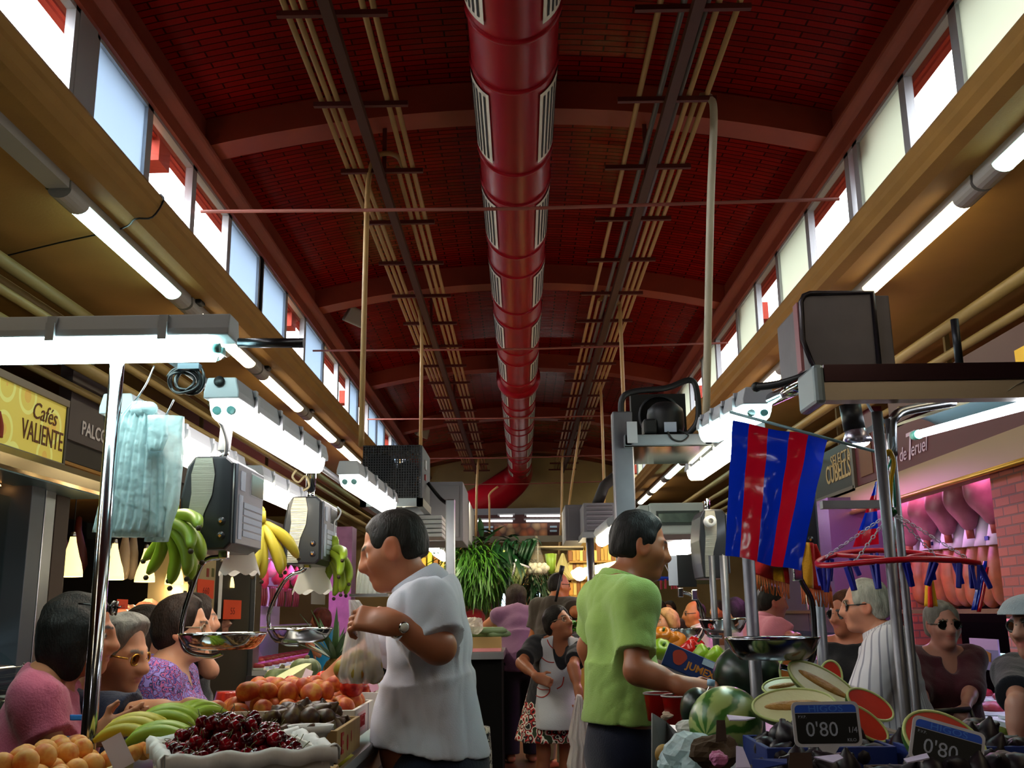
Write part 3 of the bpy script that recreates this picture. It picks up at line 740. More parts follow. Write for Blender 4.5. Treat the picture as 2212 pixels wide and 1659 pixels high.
q2 = at(655, 1072, 4.28); s2 = hanging_scale('smaller hanging scale nearer the vendor in the white shirt'); s2.location = (q2.x, 4.28, q2.z)
tag(O('scale_hanger', B().tube([(q.x, 3.2, q.z + .04), (q.x + .01, 3.2, q.z + .2)], .02, 12), WHITEP), 'white pipe holding up the larger hanging scale', 'pipe')
tag(O('scale_hanger', B().tube([(q2.x, 4.43, q2.z + .04), (q2.x, 4.43, q2.z + .24)], .022, 12), CHROME), 'steel pipe holding up the smaller hanging scale', 'pipe')
Yp = 3.12
pc = at(482, 1369, Yp)
scale_pan('chrome weighing pan hanging in front of the woman in the purple blouse', [at(484, 1190, Yp), at(474, 1203, Yp), at(452, 1207, Yp), at(432, 1225, Yp), at(408, 1290, Yp), at(396, 1330, Yp), at(391, 1365, Yp), at(396, 1395, Yp), at(415, 1412, Yp), at(455, 1418, Yp), at(480, 1410, Yp)], pc, .127, .045)
Yp = 4.35
pc = at(648, 1358, Yp)
scale_pan('chrome weighing pan beside the pineapple leaves', [at(664, 1215, Yp), at(655, 1232, Yp), at(630, 1242, Yp), at(610, 1262, Yp), at(586, 1310, Yp), at(580, 1340, Yp), at(588, 1372, Yp), at(615, 1390, Yp), at(645, 1392, Yp)], pc, .133, .055)
# white paper sheaths under the scales
PAPER = film('thin_white_paper', '#f0eee6', .4, .05, .6)
for (px, py, Y, lab) in ((520, 1172, 3.35, 'white scalloped paper sheath under the larger scale'), (678, 1212, 4.6, 'white paper sheath under the smaller scale')):
    c = at(px, py, Y); b = B(); k = Y / 3.35
    b.sheet(lambda u, v: (c.x + (.035 + .032 * v) * k * math.cos(2 * PI * u), Y + (.03 + .02 * v) * k * math.sin(2 * PI * u), c.z - (.1 * v + .008 * math.cos(12 * PI * u) * v * v) * k), 60, 8)
    tag(O('paper_sheath', b, PAPER), lab, 'paper bag')
# cream cables by the scale pipes
tag(O('cable_loop', B().tube(smooth_path([at(640, 1015, 4.4), at(632, 1030, 4.4), at(645, 1042, 4.4), at(660, 1028, 4.4), at(668, 1050, 4.4), at(655, 1060, 4.4)], 5), .005, 6), mat('cream_cable', '#cdb98f', .5)), 'loop of cream cable by the steel scale pipe', 'cable')
tag(O('cable_loop', B().tube(smooth_path([at(470, 905, 3.15), at(482, 925, 3.15), at(490, 955, 3.15), at(487, 985, 3.15)], 5), .006, 6), BLACK), 'dark cable running down to the larger hanging scale', 'cable')
# mesh cage with a compressor, on its stand
def perforated(key):
    m = bpy.data.materials.new(key); MATS[key] = m; t = NT(m)
    b = t.n('ShaderNodeBsdfPrincipled'); b.inputs['Base Color'].default_value = lin('#3a3a3e'); b.inputs['Metallic'].default_value = .6; b.inputs['Roughness'].default_value = .5
    tc = t.n('ShaderNodeTexCoord'); vo = t.n('ShaderNodeTexVoronoi', feature='F1'); vo.inputs['Scale'].default_value = 1; vo.inputs['Randomness'].default_value = 0
    mp = t.n('ShaderNodeMapping'); mp.inputs['Scale'].default_value = (62, 62, 62); mp.inputs['Rotation'].default_value = (0, 0, 0)
    sp = t.n('ShaderNodeSeparateXYZ'); cb = t.n('ShaderNodeCombineXYZ'); ad = t.n('ShaderNodeMath', operation='ADD')
    t.l(tc.outputs['Object'], sp.inputs[0]); t.l(sp.outputs[0], ad.inputs[0]); t.l(sp.outputs[1], ad.inputs[1]); t.l(ad.outputs[0], cb.inputs[0]); t.l(sp.outputs[2], cb.inputs[1])
    t.l(cb.outputs[0], mp.inputs[0]); vo.voronoi_dimensions = '2D'; t.l(mp.outputs[0], vo.inputs['Vector'])
    lt = t.n('ShaderNodeMath', operation='LESS_THAN'); lt.inputs[1].default_value = .36; t.l(vo.outputs['Distance'], lt.inputs[0])
    tr = t.n('ShaderNodeBsdfTransparent'); mx = t.n('ShaderNodeMixShader'); t.l(lt.outputs[0], mx.inputs[0]); t.l(b.outputs[0], mx.inputs[1]); t.l(tr.outputs[0], mx.inputs[2]); t.l(mx.outputs[0], t.out.inputs[0])
    return m
PERF = perforated('perforated_steel')
lo, hi = at(782, 1078, 6.3), at(912, 962, 6.3)
x0, x1, z0, z1 = lo.x, at(908, 1000, 6.3).x, lo.z, hi.z
cg = T('cooling_unit_cage', 'perforated steel cage with a compressor on a stand above the white shirted vendor', 'cooling unit', ((x0 + x1) / 2, 6.55, z0))
O('mesh_front', B().bb((x0, 6.3, z0), (x1, 6.304, z1)), PERF, cg)
O('mesh_top', B().bb((x0, 6.3, z1), (x1, 6.85, z1 + .004)), PERF, cg)
O('mesh_side', B().bb((x0, 6.3, z0), (x0 + .004, 6.85, z1)), PERF, cg)
sp = O('side_plate', B().bb((x1, 6.3, z0), (x1 + .012, 6.85, z1)), mat('cage_grey', '#4f5156', .5, .5), cg)
O('switch', B().bb((x1 + .01, 6.45, z1 - .13), (x1 + .02, 6.53, z1 - .07)), WHITEP, sp); O('switch', B().bb((x1 + .01, 6.45, z1 - .2), (x1 + .02, 6.5, z1 - .165)), mat('switch_red', '#b01c1c', .4), sp)
O('motor', B().tube([(x0 + .25, 6.6, z0 + .03), (x0 + .25, 6.6, z0 + .2)], .08, 20).ball((x0 + .25, 6.6, z0 + .2), .08, 16), BLACK, cg)
O('fan_block', B().bb((x0 + .02, 6.4, z0 + .02), (x0 + .15, 6.75, z1 - .04)), BLACKM, cg)
O('copper_pipe', B().tube(smooth_path([(x0 + .25, 6.5, z0 + .27), (x0 + .3, 6.45, z0 + .3), (x0 + .36, 6.4, z0 + .22), (x0 + .32, 6.42, z0 + .1)], 4), .006, 6), mat('copper', '#b06a3a', .3, 1), cg)
O('stand', B().bb((x0 - .01, 6.28, z0 - .05), (x1 + .02, 6.33, z0)).bb((x0 - .01, 6.82, z0 - .05), (x1 + .02, 6.87, z0)).bb((x1 - .02, 6.28, z0 - .05), (x1 + .02, 6.87, z0)).bb((x0 - .01, 6.28, z0 - .05), (x0 + .03, 6.87, z0)), STEEL, cg)
tag(O('cable', B().tube(smooth_path([(x1 + .02, 6.6, z1 - .2), (x1 + .1, 6.6, z1 - .3), (x1 + .16, 6.55, z0 - .02), (pp.x, 6.5, z0 - .08)], 5), .012, 8), BLACK), 'thick black cable drooping from the mesh cage to the square post', 'cable')
# grey cabinets and pile of foam boxes behind the cage
GCAB = mat('cabinet_grey', '#77757c', .55, .2, var=.2, vscale=2)
def gcab(l, r, t_, b_, Y, dep, lab, m=None):
    a, c = at(l, b_, Y), at(r, t_, Y)
    t = T('wall_cabinet', lab, 'cabinet', ((a.x + c.x) / 2, Y, a.z))
    O('shell', B().bb((a.x, Y, a.z), (c.x, Y + dep, c.z)), m or GCAB, t, bevel=.006)
    O('front_panel', B().bb((a.x + .03, Y - .008, a.z + .03), (c.x - .03, Y, c.z - .03)), m or GCAB, t, bevel=.003)
    return t
gcab(905, 1000, 1040, 1170, 8.0, .8, 'tall grey metal cabinet behind the mesh cage')
gcab(968, 1013, 1080, 1168, 10.5, 1.2, 'smaller grey metal cabinet next to the red duct end')
for k in range(5):
    a = at(893 + (k % 2), 1160 - k * 9.6, 6.9); c = at(955, 1151 - k * 9.6, 6.9)
    tag(O('foam_tray', B().bb((a.x, 6.9, a.z), (c.x, 7.25, c.z - .001)), WHITEP, bevel=.005), '%s white foam tray from the bottom of the stack by the square post' % names[k], 'tray', 'stack of white foam trays')
# ================================================================ LEFT STALL: counter, crates, fruit
zc = .985; xe = -.455
ct = T('fruit_counter', 'long steel fronted counter of the fruit stall before the women customers', 'counter', (-.8, 4.2, 0))
O('top', B().bb((-1.18, 2.02, zc - .03), (xe - .012, 6.6, zc)), STEEL, ct)
O('front_panel', B().bb((xe - .045, 2.02, .08), (xe - .02, 6.6, zc - .03)), mat('counter_dark', '#3b3d42', .4, .6), ct)
O('edge_rail', B().prism([(xe - .03, zc - .05), (xe, zc - .05), (xe + .008, zc + .02), (xe + .0, zc + .04), (xe - .012, zc + .04), (xe - .02, zc)], 'y', 2.02, 6.6), STEEL, ct)
O('customer_panel', B().bb((-1.2, 2.02, 0), (-1.17, 6.6, zc + .02)), mat('counter_brown', '#4a4038', .6), ct)
# ---- fruit makers (each around its own centre)
def fruit(name, label, cat, prof, m, n=14, stem=None, sx=1, sy=1, mi=None):
    t = tag(O(name, B().lathe(prof, n, (0, 0, 0), None, 0, True, sx, sy), m), label, cat)
    if stem: O('stem', B().tube(stem[0], stem[1], 5), stem[2], t)
    return t
def rprof(r, dimp=.12, n=9, top=1.0, bot=1.0):
    out = []
    for i in range(n + 1):
        th = PI * i / n; z = -math.cos(th); rr = math.sin(th)
        out.append((max(r * rr, 0), r * (z * (top if z > 0 else bot) - dimp * math.exp(-((rr / .28) ** 2)) * (1 if z > 0 else 0))))
    return out
def blend_fruit(key, c1, c2, c3, sc=2.2, rough=.5):
    if key in MATS: return MATS[key]
    m = bpy.data.materials.new(key); MATS[key] = m; t = NT(m); b = t.n('ShaderNodeBsdfPrincipled'); t.l(b.outputs[0], t.out.inputs[0])
    tc = t.n('ShaderNodeTexCoord'); oi = t.n('ShaderNodeObjectInfo'); ad = t.n('ShaderNodeVectorMath', operation='ADD'); t.l(tc.outputs['Generated'], ad.inputs[0]); ml = t.n('ShaderNodeMath', operation='MULTIPLY'); ml.inputs[1].default_value = 40; t.l(oi.outputs['Random'], ml.inputs[0]); t.l(ml.outputs[0], ad.inputs[1])
    nz = t.n('ShaderNodeTexNoise'); nz.inputs['Scale'].default_value = sc; nz.inputs['Detail'].default_value = 3; t.l(ad.outputs[0], nz.inputs[0])
    rp = t.n('ShaderNodeValToRGB'); e = rp.color_ramp.elements; e[0].position = .35; e[0].color = lin(c1); e[1].position = .68; e[1].color = lin(c3); k = e.new(.52); k.color = lin(c2)
    t.l(nz.outputs[0], rp.inputs[0]); t.l(rp.outputs[0], b.inputs['Base Color']); b.inputs['Roughness'].default_value = rough; b.inputs['Specular IOR Level'].default_value = .3
    return m
PEACH = blend_fruit('peach_skin', '#a83a1c', '#c4652c', '#d0943e'); APRI = blend_fruit('apricot_skin', '#d98a35', '#e0a050', '#cf6a2a', 1.6); NECT = blend_fruit('nectarine_skin', '#7a1216', '#b02a1c', '#c8602a', 1.8, .25)
FIGM = blend_fruit('fig_skin', '#33201e', '#4a3020', '#5a4a22', 3, .4); CHER = blend_fruit('cherry_skin', '#2c060c', '#5a0812', '#980c1a', 1.2, .14); STEMM = mat('cherry_stem', '#5b5a2c', .6)
FIGD = blend_fruit('dark_fig_skin', '#120d14', '#1e151c', '#2c2228', 3, .4)
def heap(lay, x0, x1, y0, y1, zf, s, label, group, layers=2, jit=.25, scl=(.9, 1.1), flat=False, keep=1, tilt=True):
    n = 0
    for l in range(layers):
        ny = int((y1 - y0) / (s * .9)); nx = int((x1 - x0) / s)
        for j in range(ny + 1):
            for i in range(nx + 1):
                x = x0 + (i + .5 * ((j + l) % 2)) * s; y = y0 + j * s * .9
                if x > x1 or y > y1 or rnd.random() > keep: continue
                if l and (i == 0 or j == 0 or x > x1 - s * .7 * l or y > y1 - s * .7 * l): continue
                x += rnd.uniform(-jit, jit) * s; y += rnd.uniform(-jit, jit) * s
                k = rnd.uniform(*scl); rt = (rnd.uniform(-1.2, 1.2), rnd.uniform(-1.2, 1.2), rnd.uniform(0, 6)) if tilt else (0, 0, rnd.uniform(0, 6))
                lay((x, y, zf(x, y) + l * s * .72 + rnd.uniform(-.1, .1) * s), rot=rt, label=label, group=group, scale=k); n += 1
    return n
def open_crate(name, label, x0, x1, y0, y1, z0, h, m, th=.012, cat='crate', base=None):
    t = T(name, label, cat, ((x0 + x1) / 2, (y0 + y1) / 2, z0))
    O('base', B().bb((x0, y0, z0), (x1, y1, z0 + .012)), base or m, t)
    for (a, b_) in (((x0, y0, z0), (x1, y0 + th, z0 + h)), ((x0, y1 - th, z0), (x1, y1, z0 + h)), ((x0, y0 + th, z0), (x0 + th, y1 - th, z0 + h)), ((x1 - th, y0 + th, z0), (x1, y1 - th, z0 + h))):
        O('side', B().bb(a, b_), m, t, bevel=.002)
    return t
KRAFT = mat('crate_card', '#c9b183', .75, var=.15, vscale=12); WHITEC = mat('white_card', '#d8cfc4', .7, var=.12, vscale=14); WOODC = mat('crate_wood', '#b08a55', .7, var=.3, vscale=9, stretch=(1, 8, 1)); REDI = mat('red_print', '#b02a2a', .7); PINKI = mat('pink_print', '#d98a90', .7)
# ---- cherries in the white paper lined crate
x0, x1, y0, y1 = -.165, .165, -.19, .19; z0 = zc + .005; ccen = Vector((-.645, 2.40, 0)); cang = R_(24)
cr = open_crate('cherry_crate', 'wicker textured white crate lined with paper and filled with dark cherries', x0, x1, y0, y1, z0, .125, WHITEC)
LIN = mat('liner_paper', '#d9d4d0', .6, bump=.3, bscale=20)
lb = B()
rim = [(x0 - .01, y0 - .01), (x1 + .012, y0 - .01), (x1 + .012, y1 + .012), (x0 - .01, y1 + .012)]
for i in range(4):
    a, b_ = Vector((*rim[i], z0 + .125)), Vector((*rim[(i + 1) % 4], z0 + .125)); L = b_ - a
    inw = Vector((-L.y, L.x, 0)).normalized()
    pr = [(-.006, -.02), (-.008, .004), (0, .012), (.014, .008), (.03, -.03)]
    lb.sheet(lambda u, v: a + L * u + inw * (pr[int(round(v * 4))][0] + .003 * math.sin(9 * u * 6)) + Vector((0, 0, pr[int(round(v * 4))][1] + .004 * math.sin(u * 23 + i))), 30, 4)
O('paper_liner', lb, LIN, cr, solid=.002)
wv = B()
for k in range(14): wv.bb((x1 + .0, y0 + .02 + k * .034, z0 + .01), (x1 + .006, y0 + .04 + k * .034, z0 + .10))
O('wicker_pattern', wv, KRAFT, cr)
cherry = fruit('cherry', '', 'cherry', rprof(.016, .2), CHER, 12, ([(0, 0, .012), (.004, 0, .022), (.010, .004, .032)], .0009, STEMM))
cr.location = ccen + Vector((0, 0, z0)); cr.rotation_euler = (0, 0, cang)
_cl = Lay(cherry)
def cl(loc, rot=None, **k):
    v = Matrix.Rotation(cang, 3, 'Z') @ Vector((loc[0], loc[1], 0)) + ccen; return _cl((v.x, v.y, loc[2]), rot=rot, **k)
cx, cy = (x0 + x1) / 2 - .0, (y0 + y1) / 2
zch = lambda x, y: z0 + .105 + .045 * max(0, 1 - ((x - cx) / .25) ** 2) * max(0, 1 - ((y - cy - .02) / .27) ** 2) 
heap(cl, x0 + .03, x1 - .05, y0 + .03, y1 - .03, lambda x, y: zch(x, y) - .012, .030, 'dark red cherry heaped in the white paper lined crate', 'cherries in the paper lined crate', 1, .2)
heap(cl, x0 + .06, x1 - .08, y0 + .07, y1 - .06, lambda x, y: zch(x, y) + .010, .033, 'dark red cherry heaped in the white paper lined crate', 'cherries in the paper lined crate', 1, .3, keep=.8)
heap(cl, x0 + .1, x1 - .12, y0 + .12, y1 - .1, lambda x, y: zch(x, y) + .030, .035, 'dark red cherry heaped in the white paper lined crate', 'cherries in the paper lined crate', 1, .3, keep=.8)
# paper punnet with a few cherries at the crate's corner
q = at(655, 1582, 2.66)
pn = tag(O('paper_punnet', B().lathe([(.0, -.02), (.04, -.018), (.055, .012), (.06, .014), (.05, -.005), (0, -.01)], 20, (q.x + .01, 2.70, zc + .13), None, 0, True, 1, .7), LIN), 'small white paper punnet at the corner behind the cherry crate', 'punnet')
# ---- lower white boxes by the counter edge and a loose banana
for (py, Yb, lab, ink) in ((1625, 2.30, 'white fruit box with red print squeezed between cherry crate and counter edge', 1), (1608, 2.52, 'flat pale wooden box end beyond the printed white box', 0)):
    bx = T('fruit_box', lab, 'box', (-.47, Yb, zc)); O('shell', B().bb((-.485, Yb - .09, zc + .001), (-.462 + .01, Yb + .09, zc + .06)), WHITEC if ink else WOODC, bx, bevel=.004)
    if ink: O('red_print', B().bb((-.452, Yb - .06, zc + .015), (-.4505, Yb + .06, zc + .03)), REDI, bx)
# ---- bananas
YEL = mat('banana_yellow', '#b9a52c', .5, var=.35, vscale=7, col2='#8f9a2c'); GRN = mat('banana_green', '#7f9a1e', .45, var=.4, vscale=7, col2='#a4ae2a'); TIP = mat('banana_tip', '#3a2c16', .7)
def banana_mb(L=.19, r=.0175, bend=1.25):
    n = 12; R0 = L / bend; pts = []; rs = []
    for i in range(n + 1):
        a = bend * (i / n - .5); pts.append((R0 * math.sin(a), 0, -R0 * (math.cos(a) - 1) ))
        t = i / n; rs.append(r * (.38 if t < .04 else .62 if t < .12 else 1 - .25 * abs(2 * t - 1) ** 2 if t < .9 else .72 if t < .97 else .32))
    return B().tube(pts, rs, 6)
def bunch(name, label, n, m, loc, fan=1.6, rot=(0, 0, 0), L=.19, r=.0175, curl=0):
    """a hand of bananas joined at one stem, spreading like a fan"""
    t = T(name, label, 'bananas', loc); t.rotation_euler = rot
    for i in range(n):
        a = fan * (i / (n - 1) - .5); row = i % 2
        mb = banana_mb(L * (1 - .06 * row), r)
        mt = Matrix.Rotation(a, 4, 'Z') @ Matrix.Translation((L * .52, 0, -.012 - row * r * 1.3)) @ Matrix.Rotation(.15 + .1 * row, 4, 'Y') @ Matrix.Rotation(PI + (curl if row == 0 else curl * .8), 4, 'X')
        o = O('banana', mb.xf(mt), m, t, local=True)
        tp = mt @ Vector((L * .5, 0, L * .155)); O('tip', B().ball(tp, r * .42, 8), TIP, o, local=True)
    O('stem', B().tube([(-.02, 0, .01), (.02, 0, -.005)], [r * 1.1, r * .9], 8).ball((-.022, 0, .011), r * 1.05, 8, mi=0), m, t, local=True)
    return t
def bunch_arc(name, label, n, m, loc, rz, L=.2, r=.019, tiltx=0):
    """a hand lying flat: bananas side by side, curved over like a hump"""
    t = T(name, label, 'bananas', loc, rz)
    for i in range(n):
        a = (i - (n - 1) / 2); mb = banana_mb(L, r, 1.5)
        mt = Matrix.Rotation(a * .10, 4, 'Z') @ Matrix.Translation((0, a * r * 1.55, .045 - .003 * a * a)) @ Matrix.Rotation(a * .18, 4, 'X') @ Matrix.Rotation(PI, 4, 'X') @ Matrix.Translation((0, 0, -.02))
        o = O('banana', mb.xf(mt), m, t, local=True)
        O('tip', B().ball(mt @ Vector((-L * .485, 0, L * .18)), r * .42, 8), TIP, o, local=True)
    O('stem', B().tube([(L * .42, 0, .03), (L * .5, 0, .018)], [r * 1.4, r * .8], 8), m, t, local=True)
    return t
for (px, py, Yb, rz, n, m, lab) in ((298, 1592, 2.66, .1, 6, YEL, 'ripest yellow hand of bananas beside the tilted price card'), (368, 1570, 2.80, .25, 5, GRN, 'yellow green hand of bananas in the middle of the banana row'), (424, 1560, 2.92, 1.1, 5, GRN, 'greenest hand of bananas next to the cherries'), (350, 1612, 2.58, .2, 4, GRN, 'hand of bananas lying lowest against the cherry crate')):
    p = at(px, py, Yb); bunch_arc('banana_hand', lab, n, m, (p.x, Yb, p.z - .02), rz, .17, .017)
tag(O('banana', banana_mb(.17, .018, .9).xf(Matrix.Translation((-.50, 2.92, zc + .03)) @ Matrix.Rotation(1.2, 4, 'Z') @ Matrix.Rotation(PI, 4, 'X')), YEL), 'single yellow banana lying on the steel counter edge under the lettered crate', 'banana')
# hanging hands of bananas
bunch('hanging_bananas', 'green hand of bananas hanging before the bundle of carrier bags', 9, GRN, at(372, 1105, 3.0), 2.3, (R_(-25), R_(58), R_(20)), .21, .020, .2)
bunch('hanging_bananas', 'yellow hand of bananas hanging between the two scales', 8, YEL, at(562, 1118, 3.9), 2.0, (R_(20), R_(62), R_(-20)), .23, .021, .2)
bunch('hanging_bananas', 'yellow green hand of bananas hanging on a wire hook beside the smaller scale', 9, GRN, at(722, 1178, 4.5), 2.4, (R_(-15), R_(60), R_(10)), .22, .020, .2)
hook([at(728, 1095, 4.5), at(736, 1105, 4.5), at(730, 1120, 4.5), at(722, 1130, 4.5), at(724, 1178, 4.5)], 'pale wire hook above the bananas beside the smaller scale', .004, WHITEP)
# ---- apricots, bottom corner box
ab_ = open_crate('apricot_box', 'box of apricots at the near customer corner of the fruit counter', -1.17, -.96, 2.14, 2.62, zc + .002, .075, KRAFT)
apr = fruit('apricot', '', 'apricot', rprof(.026, .12), APRI, 16); al = Lay(apr)
heap(al, -1.14, -.985, 2.18, 2.58, lambda x, y: zc + .085, .05, 'orange apricot in the near corner box', 'apricots in the near corner box', 2, .12)
# apricots in the middle
al2 = lambda loc, **k: al(loc, **k)
heap(al2, -1.1, -.80, 2.98, 3.28, lambda x, y: zc + .05, .052, 'orange apricot in the loose pile by the elderly woman\'s hand', 'apricots in the middle of the counter', 2, .2, keep=.85)
# ---- crate with the big red E : figs
xA0, xA1, yA0, yA1 = -.76, -.478, 2.72, 3.10
cA = open_crate('fig_crate', 'pale wooden crate with a red letter E holding dark figs', xA0, xA1, yA0, yA1, zc + .042, .085, WOODC)
def side_text(body, size, m, par, x, y, z, **kw): return text(body, size, m, par, frame((x, y, z), (0, 1, 0), (0, 0, 1)), **kw)
side_text('E', .075, REDI, cA, xA1 + .001, yA0 + .07, zc + .085, bold=.001)
O('red_print', B().ball((xA1 + .001, yA0 + .16, zc + .08), (.001, .014, .022), 10), REDI, cA); O('red_print', B().ball((xA1 + .001, yA0 + .22, zc + .09), (.001, .006, .016), 10), REDI, cA)
figp = [(0, -.026), (.012, -.025), (.022, -.018), (.027, -.006), (.025, .008), (.016, .024), (.009, .032), (.005, .038), (.004, .041), (0, .042)]
fg = fruit('fig', '', 'fig', figp, FIGM, 12); fl = Lay(fg)
heap(fl, xA0 + .05, xA1 - .03, yA0 + .04, yA1 - .03, lambda x, y: zc + .115, .048, 'brown purple fig in the crate with the letter E', 'figs in the lettered crate', 2, .2, (.95, 1.15))
# ---- stamped white crates: peaches, nectarines
for (x0, x1, y0, y1, zz, lab) in ((-.95, -.50, 3.14, 3.52, .055, 'white crate with pink stamps holding flat peaches'), (-.90, -.48, 3.56, 3.95, .075, 'farther white crate with a pink stamp holding dark nectarines')):
    c_ = open_crate('peach_crate', lab, x0, x1, y0, y1, zc + zz, .085, WHITEC)
    O('pink_stamp', B().bb((x1, y0 + .05, zc + zz + .012), (x1 + .001, y0 + .20, zc + zz + .07)), mat('stamp_pale', '#e0b8b4', .7), c_)
    side_text('VERT', .05, REDI, c_, x1 + .002, y0 + .125, zc + zz + .042)
    O('tape_strip', B().bb((x1, y0 + .26, zc + zz), (x1 + .001, y0 + .268, zc + zz + .085)), GCAB, c_)
pc_ = fruit('peach', '', 'peach', rprof(.036, .14, 9, .8, .8), PEACH, 16); pl = Lay(pc_)
heap(pl, -.92, -.54, 3.18, 3.5, lambda x, y: zc + .135 + .03 * (y - 3.18), .068, 'red and yellow peach in the pink stamped crate', 'peaches in the stamped crate', 2, .15)
nc = fruit('nectarine', '', 'nectarine', rprof(.034, .12), NECT, 16); nl = Lay(nc)
heap(nl, -.86, -.53, 3.62, 3.9, lambda x, y: zc + .165, .066, 'dark red nectarine in the farther stamped crate', 'nectarines in the farther stamped crate', 1, .15)
for k, (px, py, Yb) in enumerate(((760, 1482, 3.35),)): nl(at(px, py, Yb), scale=1.15, label='large bright red nectarine perched at the edge of the peach heap')
for k, (px, py, Yb) in enumerate(((700, 1468, 3.75), (688, 1478, 3.7), (712, 1480, 3.72), (730, 1462, 3.8))):
    o = tag(O('tomato', B().lathe(rprof(.033, .15), 16), mat('tomato_red', '#c8261a', .25)), 'red tomato under the vendor\'s reaching hand', 'tomato', 'tomatoes under the reaching hand'); o.location = at(px, py, Yb)
# ---- red watermelon wedge in film, melon wedge, pumpkins, pineapple
WMR = mat('melon_red', '#c8301c', .35, var=.25, vscale=14, bump=.1); RIND = mat('rind_green', '#2f5a22', .4); PALEG = mat('melon_flesh', '#d8d8a0', .4, var=.2, vscale=8)
def wedge(name, label, c, L, R, m_flesh, m_rind, rot, ang=1.0, cat='melon slice'):
    """lengthwise wedge: crescent rind and two cut faces"""
    t = T(name, label, cat, c); t.rotation_euler = rot
    n, k = 18, 8
    def P(u, v, rr):
        x = L * (u - .5); e = math.sqrt(max(0, 1 - (2 * u - 1) ** 2)); a = ang * (v - .5)
        return (x, rr * e * math.sin(a), -rr * e * math.cos(a) + R * .4)
    O('rind', B().sheet(lambda u, v: P(u, v, R), n, k), m_rind, t, local=True)
    fb = B()
    for v in (0, 1): fb.sheet(lambda u, w: P(u, v, R * .97 * w), n, 4)
    O('flesh', fb, m_flesh, t, local=True)
    return t
p = at(530, 1502, 3.7); rs = T('tomato_bag', 'red film wrapped watermelon slab behind the apricots', 'melon slice', p)
O('flesh', drape(B(), [(470, 572, 1494), (466, 580, 1508), (462, 582, 1522), (470, 572, 1534)], 3.75, .09, 20, .004, 3), WMR, rs)
O('film', drape(B(), [(468, 575, 1492), (464, 583, 1508), (460, 585, 1523), (468, 576, 1536)], 3.75, .098, 20, .004, 5, 1), glassy('cling_film', '#ffffff', .08, .8), rs)
wedge('melon_wedge', 'pale green melon wedge standing before the pumpkins', at(618, 1472, 4.0), .22, .085, PALEG, mat('rind_yellow', '#b0a83c', .4), (R_(70), R_(-30), R_(25)), 1.1)
def pumpkin(label, c, r):
    t = T('green_pumpkin', label, 'pumpkin', c); n = 48; prof = rprof(1, .25, 14)
    b = B(); vs = []; fs = []
    for (rr, h) in prof:
        for k in range(n):
            a = 2 * PI * k / n; q = rr * (1 - .07 * abs(math.sin(a * 6))); vs.append((c[0] + r * q * math.cos(a), c[1] + r * q * math.sin(a), c[2] + r * .72 * h))
    for i in range(len(prof) - 1):
        for k in range(n): fs.append((i * n + k, i * n + (k + 1) % n, (i + 1) * n + (k + 1) % n, (i + 1) * n + k))
    O('rind', b.add(vs, fs, 0, True), mat('pumpkin_green', '#4c5a34', .5, var=.5, vscale=22, col2='#86905c'), t)
    O('stem', B().tube([(c[0], c[1], c[2] + r * .5), (c[0] + .01, c[1], c[2] + r * .82)], [.014, .008], 7), mat('stem_brown', '#6a5a3a', .7), t)
pumpkin('nearer ribbed green pumpkin behind the melon wedge', at(606, 1468, 4.35), .072); pumpkin('farther ribbed green pumpkin behind the peaches', at(660, 1445, 4.7), .072)
p = at(722, 1440, 4.55); pt = T('pineapple', 'pineapple with spiky green leaves beside the fruit filled bag', 'pineapple', (p.x, 4.55, p.z - .05))
O('fruit', B().ball((p.x, 4.55, p.z - .04), (.055, .055, .08), 18), mat('pineapple_skin', '#8a6a2c', .6, bump=1, bscale=60, var=.5, vscale=40), pt)
lf = B()
for k in range(26):
    a = k * 2.4; el = .35 + .9 * (k / 26); L = .17 + .05 * (k % 3); d = Vector((math.cos(a) * math.cos(el), math.sin(a) * math.cos(el), math.sin(el)))
    b0 = Vector((p.x, 4.55, p.z + .03)); sd = d.cross(Vector((0, 0, 1))).normalized()
    ws = [.011, .013, .009, .0]; vs = []
    for i, w_ in enumerate(ws):
        q = b0 + d * L * i / 3 + Vector((0, 0, -.02 * (i / 3) ** 2)); vs += [q - sd * w_, q + Vector((0, 0, -.004)), q + sd * w_]
    lf.add(vs, [(3 * i + j, 3 * i + j + 1, 3 * i + j + 4, 3 * i + j + 3) for i in range(3) for j in range(2)], 0, True)
O('leaves', lf, mat('pineapple_leaf', '#4e6a40', .5, var=.4, vscale=12), pt)
# ---- price cards
def price_card(label, px, py, Yb, w, h, tiltx, rz, m, lean=0, txt=None, ink=None):
    p = at(px, py, Yb); t = T('price_card', label, 'price card', (p.x, Yb, p.z - h / 2)); mm = Matrix.Translation(p) @ Euler((tiltx, lean, rz)).to_matrix().to_4x4()
    O('card', B().box((0, 0, 0), (w, .003, h)).xf(mm), m, t)
    if txt: text(txt, h * .55, ink or REDI, t, mm @ Matrix.Translation((0, -.003, 0)) @ Matrix.Rotation(PI / 2, 4, 'X'), name='figures', ext=.0005)
    return t
CARD = mat('card_white', '#d9c9cf', .6); CARDP = mat('card_pink', '#e0a8c0', .6)
price_card('tilted white price card standing between apricots and bananas', 255, 1625, 2.42, .045, .075, -.2, .6, CARD, -.45)
price_card('pink and white price card standing in the apricots', 545, 1530, 3.22, .03, .06, -.15, .2, CARDP, -.35)
price_card('small price card behind the melon wedge', 664, 1458, 3.9, .03, .04, -.2, .3, CARD, .4)
price_card('price card leaning on the nectarine crate', 805, 1478, 3.75, .03, .05, -.2, .2, CARDP, -.4)
